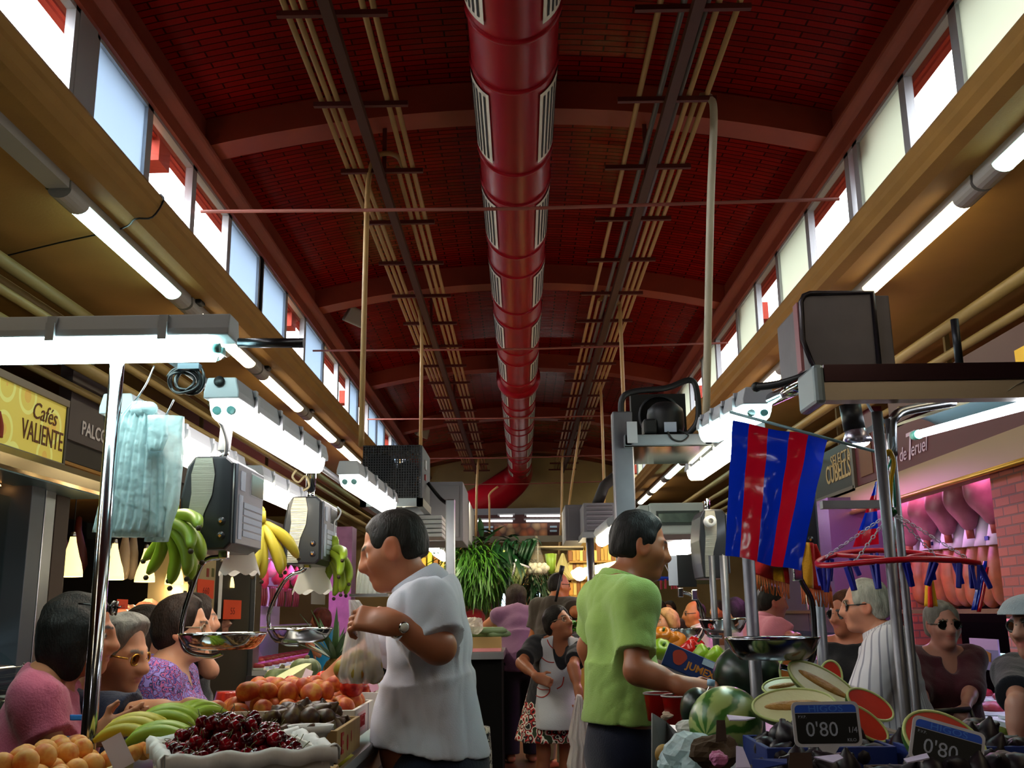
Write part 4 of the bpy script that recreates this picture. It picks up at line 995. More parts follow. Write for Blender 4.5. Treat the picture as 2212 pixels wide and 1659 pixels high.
# ---- bag of fruit held by the vendor, and more white carriers behind him
BAGT = film('clear_carrier', '#e6e4e2', .35, .55, .3, 14)
hb_ = T('carrier_bag', 'translucent white carrier bag of yellow fruit held up by the white shirted vendor', 'carrier bag', at(775, 1470, 3.08))
O('bag_film', drape(B(), [(757, 772, 1296), (756, 800, 1330), (748, 815, 1370), (738, 822, 1420), (727, 828, 1460), (735, 818, 1474)], 3.1, .13, 30, .012, 5, .7), BAGT, hb_)
yl = fruit('plum', '', 'plum', rprof(.030, .1), blend_fruit('yellow_plum', '#b0882c', '#9a8a34', '#b0602a', 1.6), 14); yl_ = Lay(yl)
for (px, py, dy) in ((742, 1445, 0), (762, 1438, .02), (785, 1448, -.02), (805, 1440, .01), (772, 1455, -.03), (775, 1425, 0), (808, 1456, .02), (790, 1430, .03)): yl_(at(px, py, 3.1 + dy), label='yellow plum inside the held carrier bag', group='plums in the held bag', rot=(1, .5, px))
hw = T('carrier_bags', 'white carrier bags hanging behind the chin of the white shirted vendor', 'carrier bags', at(800, 1200, 4.6))
O('bag_film', drape(B(), [(784, 812, 1190), (776, 830, 1215), (770, 836, 1250), (768, 834, 1282)], 4.65, .09, 30, .012, 7, 1.5), film('white_carrier', '#e9ece6', .4, .1, .4, 25), hw)
tag(O('bag_tray', B().bb(tuple(at(770, 1290, 4.75)), tuple(at(838, 1282, 4.55))), STEEL), 'small steel ledge under the white carriers behind the vendor', 'ledge')
# ================================================================ PEOPLE
def rgb(c): return lin(c)[:3]
SKIN = mat('skin', '#c08a68', .45, vcol=True, spec=.4, sss=.06)
def rotz(a): c, s = math.cos(a), math.sin(a); return np.array([[c, -s, 0], [s, c, 0], [0, 0, 1.0]])
def rotx(a): c, s = math.cos(a), math.sin(a); return np.array([[1.0, 0, 0], [0, c, -s], [0, s, c]])
def roty(a): c, s = math.cos(a), math.sin(a); return np.array([[c, 0, s], [0, 1.0, 0], [-s, 0, c]])
class Fig:
    """a posed figure: body surface in world space. face = yaw of the facing direction (0 looks along +y, positive turns towards -x)"""
    def __init__(s, name_label, x, y, H=1.7, face=0, lean=0, side=0, twist=0, w=1.0, depth=1.0, belly=0, bust=0, head=(0, 0, 0), neckf=0.0, skin='#b9805c', hh=.235,
                 armL=None, armR=None, z0=0, vox=.008, group=None, legs=True, lipc='#94504a', headoff=(0, 0, 0), hp=None):
        a0 = (face, lean, side, twist, head, neckf, hh, headoff, w, z0)
        if hp is not None:
            tg = np.array(at(*hp))
            for _ in range(6):
                s.skel(x, y, H, *a0); dv = tg - s.hc; x += dv[0]; y += dv[1]; H *= tg[2] / s.hc[2]
        s.skel(x, y, H, *a0)
        s.t = T('person', name_label, 'person', (x, y, z0), 0, group)
        s.vox = vox; s.skin = rgb(skin); s.legs = legs; k = s.k
        s.arm = {'L': armL, 'R': armR}
        for q, sg in (('L', -1), ('R', 1)):
            if s.arm[q] is None:
                e = s.sh[q] + s.R0 @ (_n((sg * .06, -.03, -.28)) * k); wv = e + s.R0 @ (_n((sg * .01, .08, -.24)) * k)
                s.arm[q] = dict(e=e, w=wv)
            a = s.arm[q]; a['e'] = _n(a['e']); a['w'] = _n(a['w'])
        s.depth = depth; s.belly = belly; s.bust = bust; s.lipc = rgb(lipc)
    def skel(s, x, y, H, face, lean, side, twist, head, neckf, hh, headoff, w, z0):
        s.k = k = H / 1.75; s.w = w
        s.R0 = rotz(face); s.o = _n((x, y, z0)); s.hh = hh
        s.Rt = s.R0 @ roty(side) @ rotx(-lean); s.Rs = s.Rt @ rotz(twist)
        s.pel = s.o + s.R0 @ _n((0, 0, .95 * k))
        L = lambda v: s.pel + s.Rt @ (_n(v) * k)
        s.T = L
        s.neck = L((0, -.015, .535)); s.chest = L((0, 0, .36))
        s.Rh = s.R0 @ rotz(head[0]) @ rotx(head[1]) @ roty(head[2])
        s.hc = s.neck + s.Rt @ (_n((0, .03 + neckf, .06)) * k) + s.Rh @ (_n((0, .05, .36)) * hh) + s.R0 @ _n(headoff)
        s.sh = {}
        for q, sg in (('L', -1), ('R', 1)):
            s.sh[q] = s.pel + s.Rt @ (_n((0, -.01, .475)) * k) + s.Rs @ (_n((sg * .175 * w, 0, 0)) * k)
    # ----- shared torso volumes, inflated by t
    def torso(s, b, t=0, hip=True, low=None, kk=.07, neck=True):
        k, w, A, D = s.k, s.w, s.Rt.T, s.depth
        As = s.Rs.T
        if hip: b.ell(s.pel + s.R0 @ (_n((0, -.012, -.02)) * k), _n((.172 * w + t, .125 * D * (w * .5 + .5) + t, .15 + t)) * k, s.R0.T, kk)
        b.ell(s.T((0, 0, .14)), _n((.142 * w + t, .105 * D + t, .16 + t)) * k, A, kk)
        b.ell(s.T((0, -.005, .33)), _n((.162 * w + t, .118 * D + t, .185 + t)) * k, As, kk)
        b.cap(s.sh['L'], s.sh['R'], (.058 + t) * k, (.058 + t) * k, kk)
        b.cap(s.T((0, -.015, .40)), s.T((0, -.02, .53)), (.10 + t) * k, (.055 + t) * k, .05)
        for sg, q in ((-1, 'L'), (1, 'R')): b.cap(s.T((sg * .03, -.03, .515)), s.sh[q] + s.Rt @ (_n((0, -.02, .0)) * k), (.052 + t) * k, (.05 + t) * k, .06)
        if s.belly: b.ell(s.T((0, .05 + s.belly * .4, .08)), _n((.13 * w + t, .09 + s.belly + t, .16 + t)) * k, A, .09)
        if s.bust:
            for sg in (-1, 1): b.ell(s.T((sg * .075 * w, .085 + s.bust * .3, .30)), _n((.075 + t, .05 + s.bust + t, .075 + t)) * k, As, .06)
    def hand(s, b, W, d, n, curl, sp, pinch=0, th=1):
        """palm and five fingers; d = forward, n = out of the back of the hand"""
        k = s.k * s.hh / .235; d = _n(d) / np.linalg.norm(d); n = _n(n) - d * (_n(n) @ d); n /= np.linalg.norm(n); sd = np.cross(d, n) * th
        A = np.stack([sd, d, n])
        fr = max(.0082 * k, s.vox * .95)
        b.rbox(W + d * .05 * k, _n((.041, .055, .015)) * k, .013 * k, A, .02)
        b.cap(W - d * .02, W + d * .03 * k, .026 * k, .024 * k, .03)
        for i, (off, ln) in enumerate(((-.031, .066), (-.0105, .080), (.0105, .084), (.031, .072))):
            p = W + d * .092 * k + sd * off * k; an = curl[0] + (.12 * (1.5 - i) if sp else 0); dr = d
            dirs = d + sd * off * 4 * sp
            a = p
            tot = 0
            for j, (fl, cu) in enumerate(((.45, curl[0]), (.32, curl[1]), (.23, curl[1] * .7))):
                tot += cu * (1 + .12 * (1.5 - i) * pinch)
                v = dirs * math.cos(tot) - n * math.sin(tot); e = a + v * ln * fl * k
                b.cap(a, e, fr * (1 - .08 * j), fr * (.95 - .08 * j), .008); a = e
        p = W + d * .022 * k + sd * .036 * k
        v = d * .62 + sd * (.75 - .5 * pinch) - n * (.25 + .6 * pinch); v /= np.linalg.norm(v)
        m = p + v * .042 * k; v2 = d * .9 + sd * (.25 - .7 * pinch) - n * (.2 + .5 * pinch); v2 /= np.linalg.norm(v2)
        b.cap(p, m, fr * 1.35, fr * 1.15, .015); b.cap(m, m + v2 * .034 * k, fr * 1.1, fr * .95, .008)
    def body(s):
        k, w, hh = s.k, s.w, s.hh; b = Sd(); sk = s.skin
        s.torso(b)
        HR = s.Rh.T; H = lambda v: s.hc + s.Rh @ (_n(v) * hh)
        s.H = H
        if s.legs:
            for sg in (-1, 1):
                hp = s.pel + s.R0 @ (_n((sg * .095 * w, 0, -.05)) * k); kn = s.o + s.R0 @ (_n((sg * .10, .02, .50)) * k); an = s.o + s.R0 @ (_n((sg * .105, -.03, .09)) * k)
                b.cap(hp, kn, .09 * k * (w * .6 + .4), .055 * k, .04); b.cap(kn, an, .055 * k, .036 * k, .03)
                b.ell((kn + an) / 2 + s.R0 @ (_n((0, -.02, .07)) * k), _n((.052, .055, .12)) * k, s.R0.T, .04)
                b.rbox(an + s.R0 @ (_n((0, .07, -.05)) * k), _n((.042, .12, .035)) * k, .03 * k, s.R0.T, .03)
        b.cap(s.neck - s.Rt @ _n((0, 0, .05)), H((0, -.06, -.25)), .062 * k * (w * .4 + .6), .054 * k * (w * .4 + .6), .035)
        # arms and hands
        for q, sg in (('L', -1), ('R', 1)):
            a = s.arm[q]; S0, E, W = s.sh[q], a['e'], a['w']; aw = a.get('k', 1) * (w * .5 + .5)
            b.cap(S0, E, .052 * k * aw, .041 * k * aw, .035); b.cap(E, W, .041 * k * aw, .027 * k * aw, .02)
            b.cap(E + (W - E) * .12, E + (W - E) * .4, .043 * k * aw, .038 * k * aw, .03)
            d = _n(a['d']) if 'd' in a else (W - E)
            n = _n(a['n']) if 'n' in a else s.R0 @ _n((sg, .2, .1))
            if a.get('hand', 1): s.hand(b, W, d, n, a.get('curl', (.35, .5)), a.get('sp', .3), a.get('pinch', 0), a.get('th', -1 if q == 'R' else 1))
        # head
        b.ell(H((0, -.05, .135)), _n((.315, .40, .365)) * hh, HR, .03)
        b.ell(H((0, .08, -.17)), _n((.245, .27, .31)) * hh, HR, .05)
        b.ell(H((0, .30, -.405)), _n((.10, .09, .085)) * hh, HR, .05)
        for sg in (-1, 1):
            b.ell(H((sg * .165, .23, -.10)), _n((.12, .12, .12)) * hh, HR, .04)
            b.cap(H((sg * .05, .345, .085)), H((sg * .20, .275, .09)), .045 * hh, .04 * hh, .02)
            b.ell(H((sg * .14, .40, .015)), _n((.085, .10, .055)) * hh, HR, .02, 's')
            b.ell(H((sg * .14, .285, .012)), _n((.072, .072, .072)) * hh, HR, .006)
            b.ell(H((sg * .325, -.02, -.03)), _n((.04, .095, .145)) * hh, HR @ roty(sg * .15), .02, col=(np.minimum(1, _n(sk) * _n((1.12, .92, .9))), .02 * hh))
            b.ell(H((sg * .36, .0, -.02)), _n((.02, .05, .08)) * hh, HR, .015, 's')
        b.cap(H((0, .355, .06)), H((0, .475, -.115)), .042 * hh, .055 * hh, .03)
        for sg in (-1, 1): b.ell(H((sg * .05, .42, -.13)), _n((.045, .05, .038)) * hh, HR, .02)
        lip = s.lipc
        b.ell(H((0, .375, -.235)), _n((.11, .06, .034)) * hh, HR, .012, col=(lip, .012 * hh)); b.ell(H((0, .365, -.288)), _n((.09, .06, .038)) * hh, HR, .012, col=(lip, .012 * hh))
        b.cap(H((-.1, .435, -.262)), H((.1, .435, -.262)), .015 * hh, .012 * hh, .01, 's')
        me = b.mesh(s.vox, sk)
        # eyes and brows: the flesh's own colours
        V = np.array(me.v); c = me.col
        L = (V - s.hc) @ s.Rh / hh
        for sg in (-1, 1):
            e = L - _n((sg * .14, .285, .012)); r = np.sqrt((e ** 2).sum(1)); opn = (np.abs(e[:, 2] + .004) < .030) & (r < .078) & (L[:, 1] > .30) & (np.abs(e[:, 0]) < .062)
            c[opn, :3] = (.62, .58, .54)
            ir = opn & (np.hypot(e[:, 0], e[:, 2]) < .032); c[ir, :3] = (.03, .018, .012)
            br = (np.abs(L[:, 2] - (.118 - .25 * (np.abs(L[:, 0]) - .13) ** 2 * 4)) < .022) & (np.abs(np.abs(L[:, 0]) - .135) < .085) & (L[:, 1] > .22); c[br, :3] = _n(getattr(s, 'brow', (.03, .02, .015)))
        s.bo = O('body', me, SKIN, s.t, fix=False)
        return s
    # ----- clothing
    def top(s, name, m, t=.016, hem=.10, sleeve=.75, flare=.02, folds=.004, neck=.02, vneck=0, seed=1, sl_t=None, hemf=0, vox=None, slw=0):
        """hem: metres above the hip centre (negative hangs lower); sleeve: share of the upper arm (or >1 down the forearm)"""
        k = s.k; b = Sd(); s.torso(b, t)
        zl = hem
        if hem < .13:
            A = s.R0.T; cy = s.belly * .35; up_ = s.T((0, 0, .2))
            ax_ = (up_ - s.pel) / np.linalg.norm(up_ - s.pel)
            def fn(P):
                q = (P - s.pel) / k; z = q @ ax_; lo_ = np.minimum(z, 0)[:, None]
                q = q - ax_ * np.maximum(z, 0)[:, None]; q = q @ A.T
                z = np.where(z > 0, z, q[:, 2]); g = np.clip((.22 - z) / (.22 - min(hem, 0)), 0, 1)
                rx = .146 * s.w + t + (.024 * s.w + flare) * g; ry = .108 * s.depth + t + (.020 * s.depth + flare + s.belly * .3) * g
                e = np.sqrt((q[:, 0] / rx) ** 2 + ((q[:, 1] - cy) / ry) ** 2)
                return np.maximum((e - 1) * np.minimum(rx, ry) * k, np.maximum(z - .24, hem - .03 - z) * k)
            R = (.2 * s.w + flare + t + s.belly) * k + .12; b.add(fn, s.pel - _n((R, R, -(hem - .06) * k)), s.pel + _n((R, R, .26 * k)), .08)
        up = s.Rt @ _n((0, 0, 1)); fw = s.R0 @ _n((0, 1, 0))
        b.plane(s.pel + s.R0 @ _n((0, 0, hem * k)), -(s.R0 @ _n((0, hemf, 1))))
        npl = s.T((0, 0, .515 + neck)); b.plane(npl, s.Rt @ _n((0, .45, 1)))
        if vneck:
            # V or scoop opening at the front of the neck
            b.ell(s.T((0, .17, .52 - vneck * .35)), _n((.05 + vneck * .12, .16, vneck)) * k, s.Rt.T, .01, 's')
        slt = t if sl_t is None else sl_t
        for q in 'LR':
            a = s.arm[q]; S0, E, W = s.sh[q], a['e'], a['w']; aw = (s.w * .5 + .5)
            if sleeve <= 0: b.cap(S0, S0 + (E - S0) * .02, .05 * k, .05 * k, .04); continue
            f = min(sleeve, 1); d = (E - S0) / np.linalg.norm(E - S0); cp = S0 + (E - S0) * f
            b.cap(S0, S0 + (E - S0) * (f + .25 if sleeve <= 1 else 1), (.056 + slt) * k * aw, (.05 + slt + slw) * k * aw, .07, cut=(cp, d) if sleeve <= 1 else None)
            if sleeve > 1:
                g = sleeve - 1; d2 = (W - E) / np.linalg.norm(W - E); b.cap(E, E + (W - E) * (g + .1), (.048 + slt) * k * aw, (.036 + slt) * k, .03, cut=(E + (W - E) * g, d2))
        if folds:
            o, Rt = s.pel, s.Rt
            def disp(P):
                q = (P - o) @ Rt
                return folds * ((.5 - abs(wob(q * _n((1, 1, .35)), 34, seed))) * 1.1 + wob(q * _n((.8, .8, 1.3)), 20, seed + 3) * .4 + (.5 - abs(wob(q @ roty(.8) * _n((1, 1, .25)), 48, seed + 5))) * .7)
            b.disp = disp
        return O(name, b.mesh(vox or s.vox), m, s.t, fix=False)
    def collar(s, m, r=.066, h=.05, tilt=.35, dy=.0, dz=-.01, name='collar'):
        k = s.k; ax = s.Rt @ rotx(-tilt) @ _n((0, 0, 1)); c = s.T((0, -.012 + dy, .535 + dz))
        b = B().lathe([(r + .016, -.012), (r + .004, 0), (r, h), (r + .007, h + .004), (r + .012, h), (r + .028, .004), (r + .016, -.012)], 28, tuple(c), tuple(ax))
        return O(name, b, m, s.t)
    def watch(s, q, m1, m2, along=-.015, r=.031, nrm=None):
        a = s.arm[q]; W, E = a['w'], a['e']; d = (W - E) / np.linalg.norm(W - E); c = W + d * along
        t = O('watch_strap', B().lathe([(r, -.011), (r + .004, -.009), (r + .004, .009), (r, .011)], 24, tuple(c), tuple(d)), m1, s.t)
        n = _n(nrm); n = n - d * (n @ d); n /= np.linalg.norm(n)
        O('watch_case', B().lathe([(0, .009), (.013, .009), (.0165, .004), (.0165, -.004), (0, -.004)], 22, tuple(c + n * (r + .003)), tuple(n)), m1, t)
        O('watch_dial', B().lathe([(0, .0095), (.0125, .0095), (.0125, .008)], 22, tuple(c + n * (r + .003)), tuple(n)), m2, t)
    def trousers(s, m, t=.014, hi=.10, lo=.08, folds=.004, name='trousers'):
        k, w = s.k, s.w; b = Sd()
        b.ell(s.pel + s.R0 @ (_n((0, -.012, -.02)) * k), _n((.172 * w + t, .125 * s.depth + t, .16 + t)) * k, s.R0.T, .05)
        for sg in (-1, 1):
            hp = s.pel + s.R0 @ (_n((sg * .095 * w, 0, -.05)) * k); kn = s.o + s.R0 @ (_n((sg * .10, .02, .50)) * k); an = s.o + s.R0 @ (_n((sg * .105, -.03, .05)) * k)
            b.cap(hp, kn, (.092 + t) * k * (w * .6 + .4), (.066 + t) * k, .04); b.cap(kn, an, (.066 + t) * k, (.056 + t) * k, .03)
        b.plane(s.pel + s.R0 @ _n((0, 0, hi * k)), s.R0 @ _n((0, 0, 1))); b.plane(s.o + _n((0, 0, lo)), _n((0, 0, -1)))
        o = s.pel; b.disp = lambda P: folds * wob((P - o) * _n((1, 1, 1.6)), 20, 4)
        return O(name, b.mesh(max(s.vox, .009)), m, s.t, fix=False)
    def skirt(s, m, t=.02, lo=.45, flare=.12, folds=.012, name='skirt'):
        k = s.k; b = Sd(); A = s.R0.T; z1 = s.pel[2] + .1 * k; z0 = s.o[2] + lo
        def fn(P):
            q = (P - s.pel) @ A.T; f = np.clip((z1 - P[:, 2]) / (z1 - z0), 0, 1)
            rx, ry = .165 * s.w * k + t + flare * f, .125 * s.depth * k + t + flare * f
            an = np.arctan2(q[:, 1], q[:, 0]); e = np.sqrt((q[:, 0] / rx) ** 2 + (q[:, 1] / ry) ** 2)
            return np.maximum((e - 1) * ry + folds * f * np.sin(an * 11), np.maximum(P[:, 2] - z1, z0 - P[:, 2]))
        R = .2 * k * s.w + flare + t; b.add(fn, _n((s.pel[0] - R, s.pel[1] - R, z0)), _n((s.pel[0] + R, s.pel[1] + R, z1)))
        return O(name, b.mesh(max(s.vox, .01)), m, s.t, fix=False)
    def hair(s, m, style='short', vol=.03, seed=0, front=(.29, .33), slope=.45, nape=-.3, vox=None):
        hh = s.hh; b = Sd(); H = lambda v: s.hc + s.Rh @ (_n(v) * hh); HR = s.Rh.T
        b.ell(H((0, -.055, .14)), _n((.315 + vol, .405 + vol, .365 + vol)) * hh, HR, .02)
        lowp = nape
        if style == 'short':
            b.ell(H((0, -.22, -.08)), _n((.24 + vol, .20 + vol, .3)) * hh, HR, .03)
        if style in ('bob', 'long'):
            ln = .62 if style == 'bob' else .95; lowp = -ln
            b.ell(H((0, -.12, -.12)), _n((.37 + vol, .34 + vol, ln * .72)) * hh, HR, .05)
            for sg in (-1, 1): b.ell(H((sg * .30, .02, -.15)), _n((.10 + vol, .22, ln * .68)) * hh, HR, .04)
        if style == 'full':
            b.ell(H((0, -.16, .06)), _n((.36 + vol, .36 + vol, .40)) * hh, HR, .03); b.ell(H((0, .14, .40)), _n((.27, .2, .13 + vol)) * hh, HR, .05)
        f = front; n = _n((0, math.cos(slope), -math.sin(slope)))
        b.plane(H((0, f[0], f[1])), s.Rh @ n, .01)
        b.plane(H((0, 0, lowp)), s.Rh @ _n((0, 0, -1)) , .01)
        if style in ('bob', 'long'):
            b.ell(H((0, .42, -.22)), _n((.27, .36, .42)) * hh, HR, .02, 's')
        o, Rh = s.hc, s.Rh
        b.disp = lambda P: .0035 * wob((P - o) @ Rh * _n((1.4, .5, .45)), 110, seed) + .004 * wob((P - o), 40, seed + 2)
        return O('hair', b.mesh(vox or min(s.vox, .008)), m, s.t, fix=False)
    def fringe(s, m, pts, r, name='hair'):
        hh = s.hh; b = Sd(); H = lambda v: s.hc + s.Rh @ (_n(v) * hh)
        for p, q in zip(pts[:-1], pts[1:]): b.cap(H(p), H(q), r * hh, r * hh * .9, .02)
        return O(name, b.mesh(min(s.vox, .008)), m, s.t, fix=False)
    def glasses(s, fm, lm, wide=False, dy=0, r=.085):
        hh = s.hh; H = lambda v: Vector(s.hc + s.Rh @ (_n(v) * hh)); b = B(); ls = []
        for sg in (-1, 1):
            c = (sg * .145, .40, .01 + dy); rr = (r * 1.25, r) if wide else (r * 1.05, r * .9)
            ring = [H((c[0] + rr[0] * math.cos(a), c[1] - .15 * abs(sg * .145 + rr[0] * math.cos(a)), c[2] + rr[1] * math.sin(a))) for a in [2 * PI * i / 20 for i in range(20)]]
            b.tube(ring, .012 * hh if not wide else .02 * hh, 6, closed=True)
            cen = sum(ring, Vector()) / 20; l = B(); ls.append(l); l.add([cen] + ring, [(0, 1 + i, 1 + (i + 1) % 20) for i in range(20)])
            b.tube([H((sg * .28, .34, .03 + dy)), H((sg * .335, .2, .03 + dy)), H((sg * .345, -.02, .03 + dy))], .012 * hh, 6)
        b.tube([H((-.05, .425, .02 + dy)), H((0, .45, .035 + dy)), H((.05, .425, .02 + dy))], .011 * hh, 6)
        g = O('glasses_frame', b, fm, s.t)
        for l in ls: O('glasses_lens', l, lm, g)
        return g
def cloth(key, col, **kw): return mat(key, col, kw.pop('rough', .85), bump=kw.pop('bump', .25), bscale=kw.pop('bscale', 160), sheen=.2, spec=.2, **kw)
def hairm(key, col, col2=None): return mat(key, col, .6, var=.6, vscale=30, col2=col2, bump=.45, bscale=170, stretch=(1, 1, .35), spec=.25)
def striped(key, base, stripe, axis, period, width, soft=False, base2=None):
    """fine vertical woven stripes around a body whose middle is at axis"""
    if key in MATS: return MATS[key]
    m = bpy.data.materials.new(key); MATS[key] = m; t = NT(m); b = t.n('ShaderNodeBsdfPrincipled'); t.l(b.outputs[0], t.out.inputs[0])
    tc = t.n('ShaderNodeTexCoord'); sx = t.n('ShaderNodeSeparateXYZ'); vs = t.n('ShaderNodeVectorMath', operation='SUBTRACT'); vs.inputs[1].default_value = axis; t.l(tc.outputs['Object'], vs.inputs[0]); t.l(vs.outputs[0], sx.inputs[0])
    an = t.n('ShaderNodeMath', operation='ARCTAN2'); t.l(sx.outputs[0], an.inputs[0]); t.l(sx.outputs[1], an.inputs[1])
    md = t.n('ShaderNodeMath', operation='PINGPONG'); md.inputs[1].default_value = period / 2; t.l(an.outputs[0], md.inputs[0])
    lt = t.n('ShaderNodeMath', operation='LESS_THAN'); lt.inputs[1].default_value = width / 2; t.l(md.outputs[0], lt.inputs[0])
    mx = t.n('ShaderNodeMix', data_type='RGBA'); mx.inputs[6].default_value = lin(base); mx.inputs[7].default_value = lin(stripe); t.l(lt.outputs[0], mx.inputs[0]); t.l(mx.outputs[2], b.inputs['Base Color'])
    b.inputs['Roughness'].default_value = .85; b.inputs['Specular IOR Level'].default_value = .2
    return m
def floral(key, base, cols, scale=40):
    if key in MATS: return MATS[key]
    m = bpy.data.materials.new(key); MATS[key] = m; t = NT(m); b = t.n('ShaderNodeBsdfPrincipled'); t.l(b.outputs[0], t.out.inputs[0])
    tc = t.n('ShaderNodeTexCoord'); nz = t.n('ShaderNodeTexNoise'); nz.inputs['Scale'].default_value = scale * .6; nz.inputs['Detail'].default_value = 2; t.l(tc.outputs['Object'], nz.inputs[0])
    vo = t.n('ShaderNodeTexVoronoi'); vo.inputs['Scale'].default_value = scale; t.l(tc.outputs['Object'], vo.inputs['Vector'])
    av = t.n('ShaderNodeMath', operation='MULTIPLY_ADD'); av.inputs[1].default_value = .5; t.l(vo.outputs['Distance'], av.inputs[0]); t.l(nz.outputs[0], av.inputs[2])
    rp = t.n('ShaderNodeValToRGB'); rp.color_ramp.interpolation = 'CONSTANT'; e = rp.color_ramp.elements
    pos = [0] + [.45 + .5 * (i + 1) / (len(cols) + 1) for i in range(len(cols))]
    e[0].position = 0; e[0].color = lin(base); e[1].position = pos[1]; e[1].color = lin(cols[0])
    for p, c in zip(pos[2:], cols[1:]):
        n = e.new(p); n.color = lin(c)
    t.l(av.outputs[0], rp.inputs[0]); t.l(rp.outputs[0], b.inputs['Base Color']); b.inputs['Roughness'].default_value = .85
    return m
# ================================================================ LEFT SHOPS
XS = -3.4
tl, br_ = atx(145, 866, XS), atx(136, 1012, XS)
yA, yB, zT, zB_ = 4.8, tl.y, tl.z, br_.z
def sign_mat(key, c1, c2, c3, scale, est):
    m = bpy.data.materials.new(key); MATS[key] = m; t = NT(m); b = t.n('ShaderNodeBsdfPrincipled'); t.l(b.outputs[0], t.out.inputs[0])
    tc = t.n('ShaderNodeTexCoord'); vo = t.n('ShaderNodeTexVoronoi'); vo.inputs['Scale'].default_value = scale; t.l(tc.outputs['Object'], vo.inputs['Vector'])
    rp = t.n('ShaderNodeValToRGB'); rp.color_ramp.interpolation = 'CONSTANT'; e = rp.color_ramp.elements; e[0].color = lin(c3); e[1].position = .17; e[1].color = lin(c1); k = e.new(.33); k.color = lin(c2); k = e.new(.42); k.color = lin(c1)
    t.l(vo.outputs['Distance'], rp.inputs[0]); t.l(rp.outputs[0], b.inputs['Base Color']); t.l(rp.outputs[0], b.inputs['Emission Color']); b.inputs['Emission Strength'].default_value = est; return m
sg = T('shop_sign', 'yellow lit sign of the coffee bar with brown lettering', 'sign', (XS, yB, zB_))
O('panel', B().bb((XS - .1, yA, zB_ + .03), (XS, yB, zT - .05)), sign_mat('yellow_sign', '#c9b54a', '#d2cf74', '#c9a040', 3.2, .22), sg)
O('frame_top', B().bb((XS - .12, yA, zT - .05), (XS + .02, yB + .01, zT)), mat('sign_frame', '#6d6258', .5, .4), sg); O('frame_bottom', B().bb((XS - .12, yA, zB_), (XS + .02, yB + .01, zB_ + .03)), MATS['sign_frame'], sg); O('frame_end', B().bb((XS - .12, yB, zB_), (XS + .01, yB + .03, zT)), mat('sign_edge', '#2a2420', .5), sg)
BRN = mat('brown_ink', '#5a2a12', .7)
def wall_text(body, size, m, par, px, py, X, **kw): return text(body, size, m, par, frame(atx(px, py, X), (0, 1, 0), (0, 0, 1)), **kw)
wall_text('Cafés', .17, BRN, sg, 97, 896, XS + .004, shear=.25, sx=1.0); wall_text('VALIENTE', .2, BRN, sg, 93, 943, XS + .004, sx=.72)
O('logo_swash', B().tube(smooth_path([atx(-4, 890, XS + .004), atx(2, 920, XS + .004), atx(0, 945, XS + .004)], 5), .018, 8), mat('logo_red', '#8a2a16', .6), sg)
# steel visor under the sign
vz_ = zB_; prof = [(XS, vz_), (XS + .12, vz_ - .01), (XS + .24, vz_ - .05), (XS + .33, vz_ - .12), (XS + .36, vz_ - .2), (XS + .33, vz_ - .215), (XS, vz_ - .2)]
vs = T('visor', 'curved steel visor under the yellow coffee sign', 'canopy', (XS, 6, vz_)); O('shell', B().prism(prof, 'y', yA, yB + .12, smooth=False), mat('visor_steel', '#a8956a', .25, .8), vs); O('soffit', B().bb((XS + .02, yA, vz_ - .222), (XS + .32, yB + .1, vz_ - .214)), mat('soffit_teal', '#5f8288', .3, .3), vs)
# glass case and pillars
def pil(name, p0, p1, X, m, lab, dep=.25, zt=2.35, cat='pillar'):
    a, b_ = atx(p0, 1250, X), atx(p1, 1250, X); return tag(O(name, B().bb((X - dep, a.y, 0), (X, b_.y, zt)), m, bevel=.004), lab, cat)
pil('case_pillar', 52, 82, -3.25, mat('pillar_slate', '#474c55', .4, .3), 'slate grey pillar framing the pastry case'); pil('case_pillar', 84, 106, -3.28, STEEL, 'bright steel pillar between the pastry case and the bar'); pil('case_pillar', 108, 138, -3.32, mat('pillar_brown', '#3d2a1e', .6), 'dark brown pillar at the start of the bar')
yc = atx(52, 1250, -3.3).y
cs = T('pastry_case', 'tall glass pastry case behind the woman in the pink tee', 'display case', (-3.6, 6, 0))
O('back_panel', B().bb((-4.1, 4.5, .2), (-4.05, yc, 2.3)), mat('case_back', '#3a3f40', .4), cs); O('base', B().bb((-4.1, 4.5, 0), (-3.2, yc, .62)), mat('case_base', '#2c2a2a', .5), cs)
for z in (1.0, 1.32, 1.62, 1.9): O('shelf', B().bb((-4.05, 4.5, z), (-3.45, yc, z + .015)), mat('case_shelf', '#7f8a8c', .2, .4), cs)
O('curved_glass', B().sheet(lambda u, v: Vector((-3.45 + .33 * math.sin(v * PI / 2) , 4.5 + (yc - 4.5) * u, 1.22 - .55 * (1 - math.cos(v * PI / 2)))), 4, 10), glassy('case_glass', '#dceef0', .03, .84), cs)
O('glass_edge', B().tube([(-3.45 + .33 * math.sin(v * PI / 20), yc, 1.22 - .55 * (1 - math.cos(v * PI / 20))) for v in range(11)], .012, 8), CHROME, cs); O('front_glass', B().bb((-3.4, 4.5, 1.3), (-3.392, yc, 2.2)), MATS['case_glass'], cs)
O('case_lamp', B().tube([(-3.75, 4.6, 1.14), (-3.75, yc - .1, 1.14)], .012, 8), emis('case_tube', '#c8f4ff', 6), cs)
bread = tag(O('bread_roll', B().ball((0, 0, .03), (.06, .085, .04), 14), mat('bread', '#a5702f', .6, var=.5, vscale=12)), '', 'bread'); bl = Lay(bread)
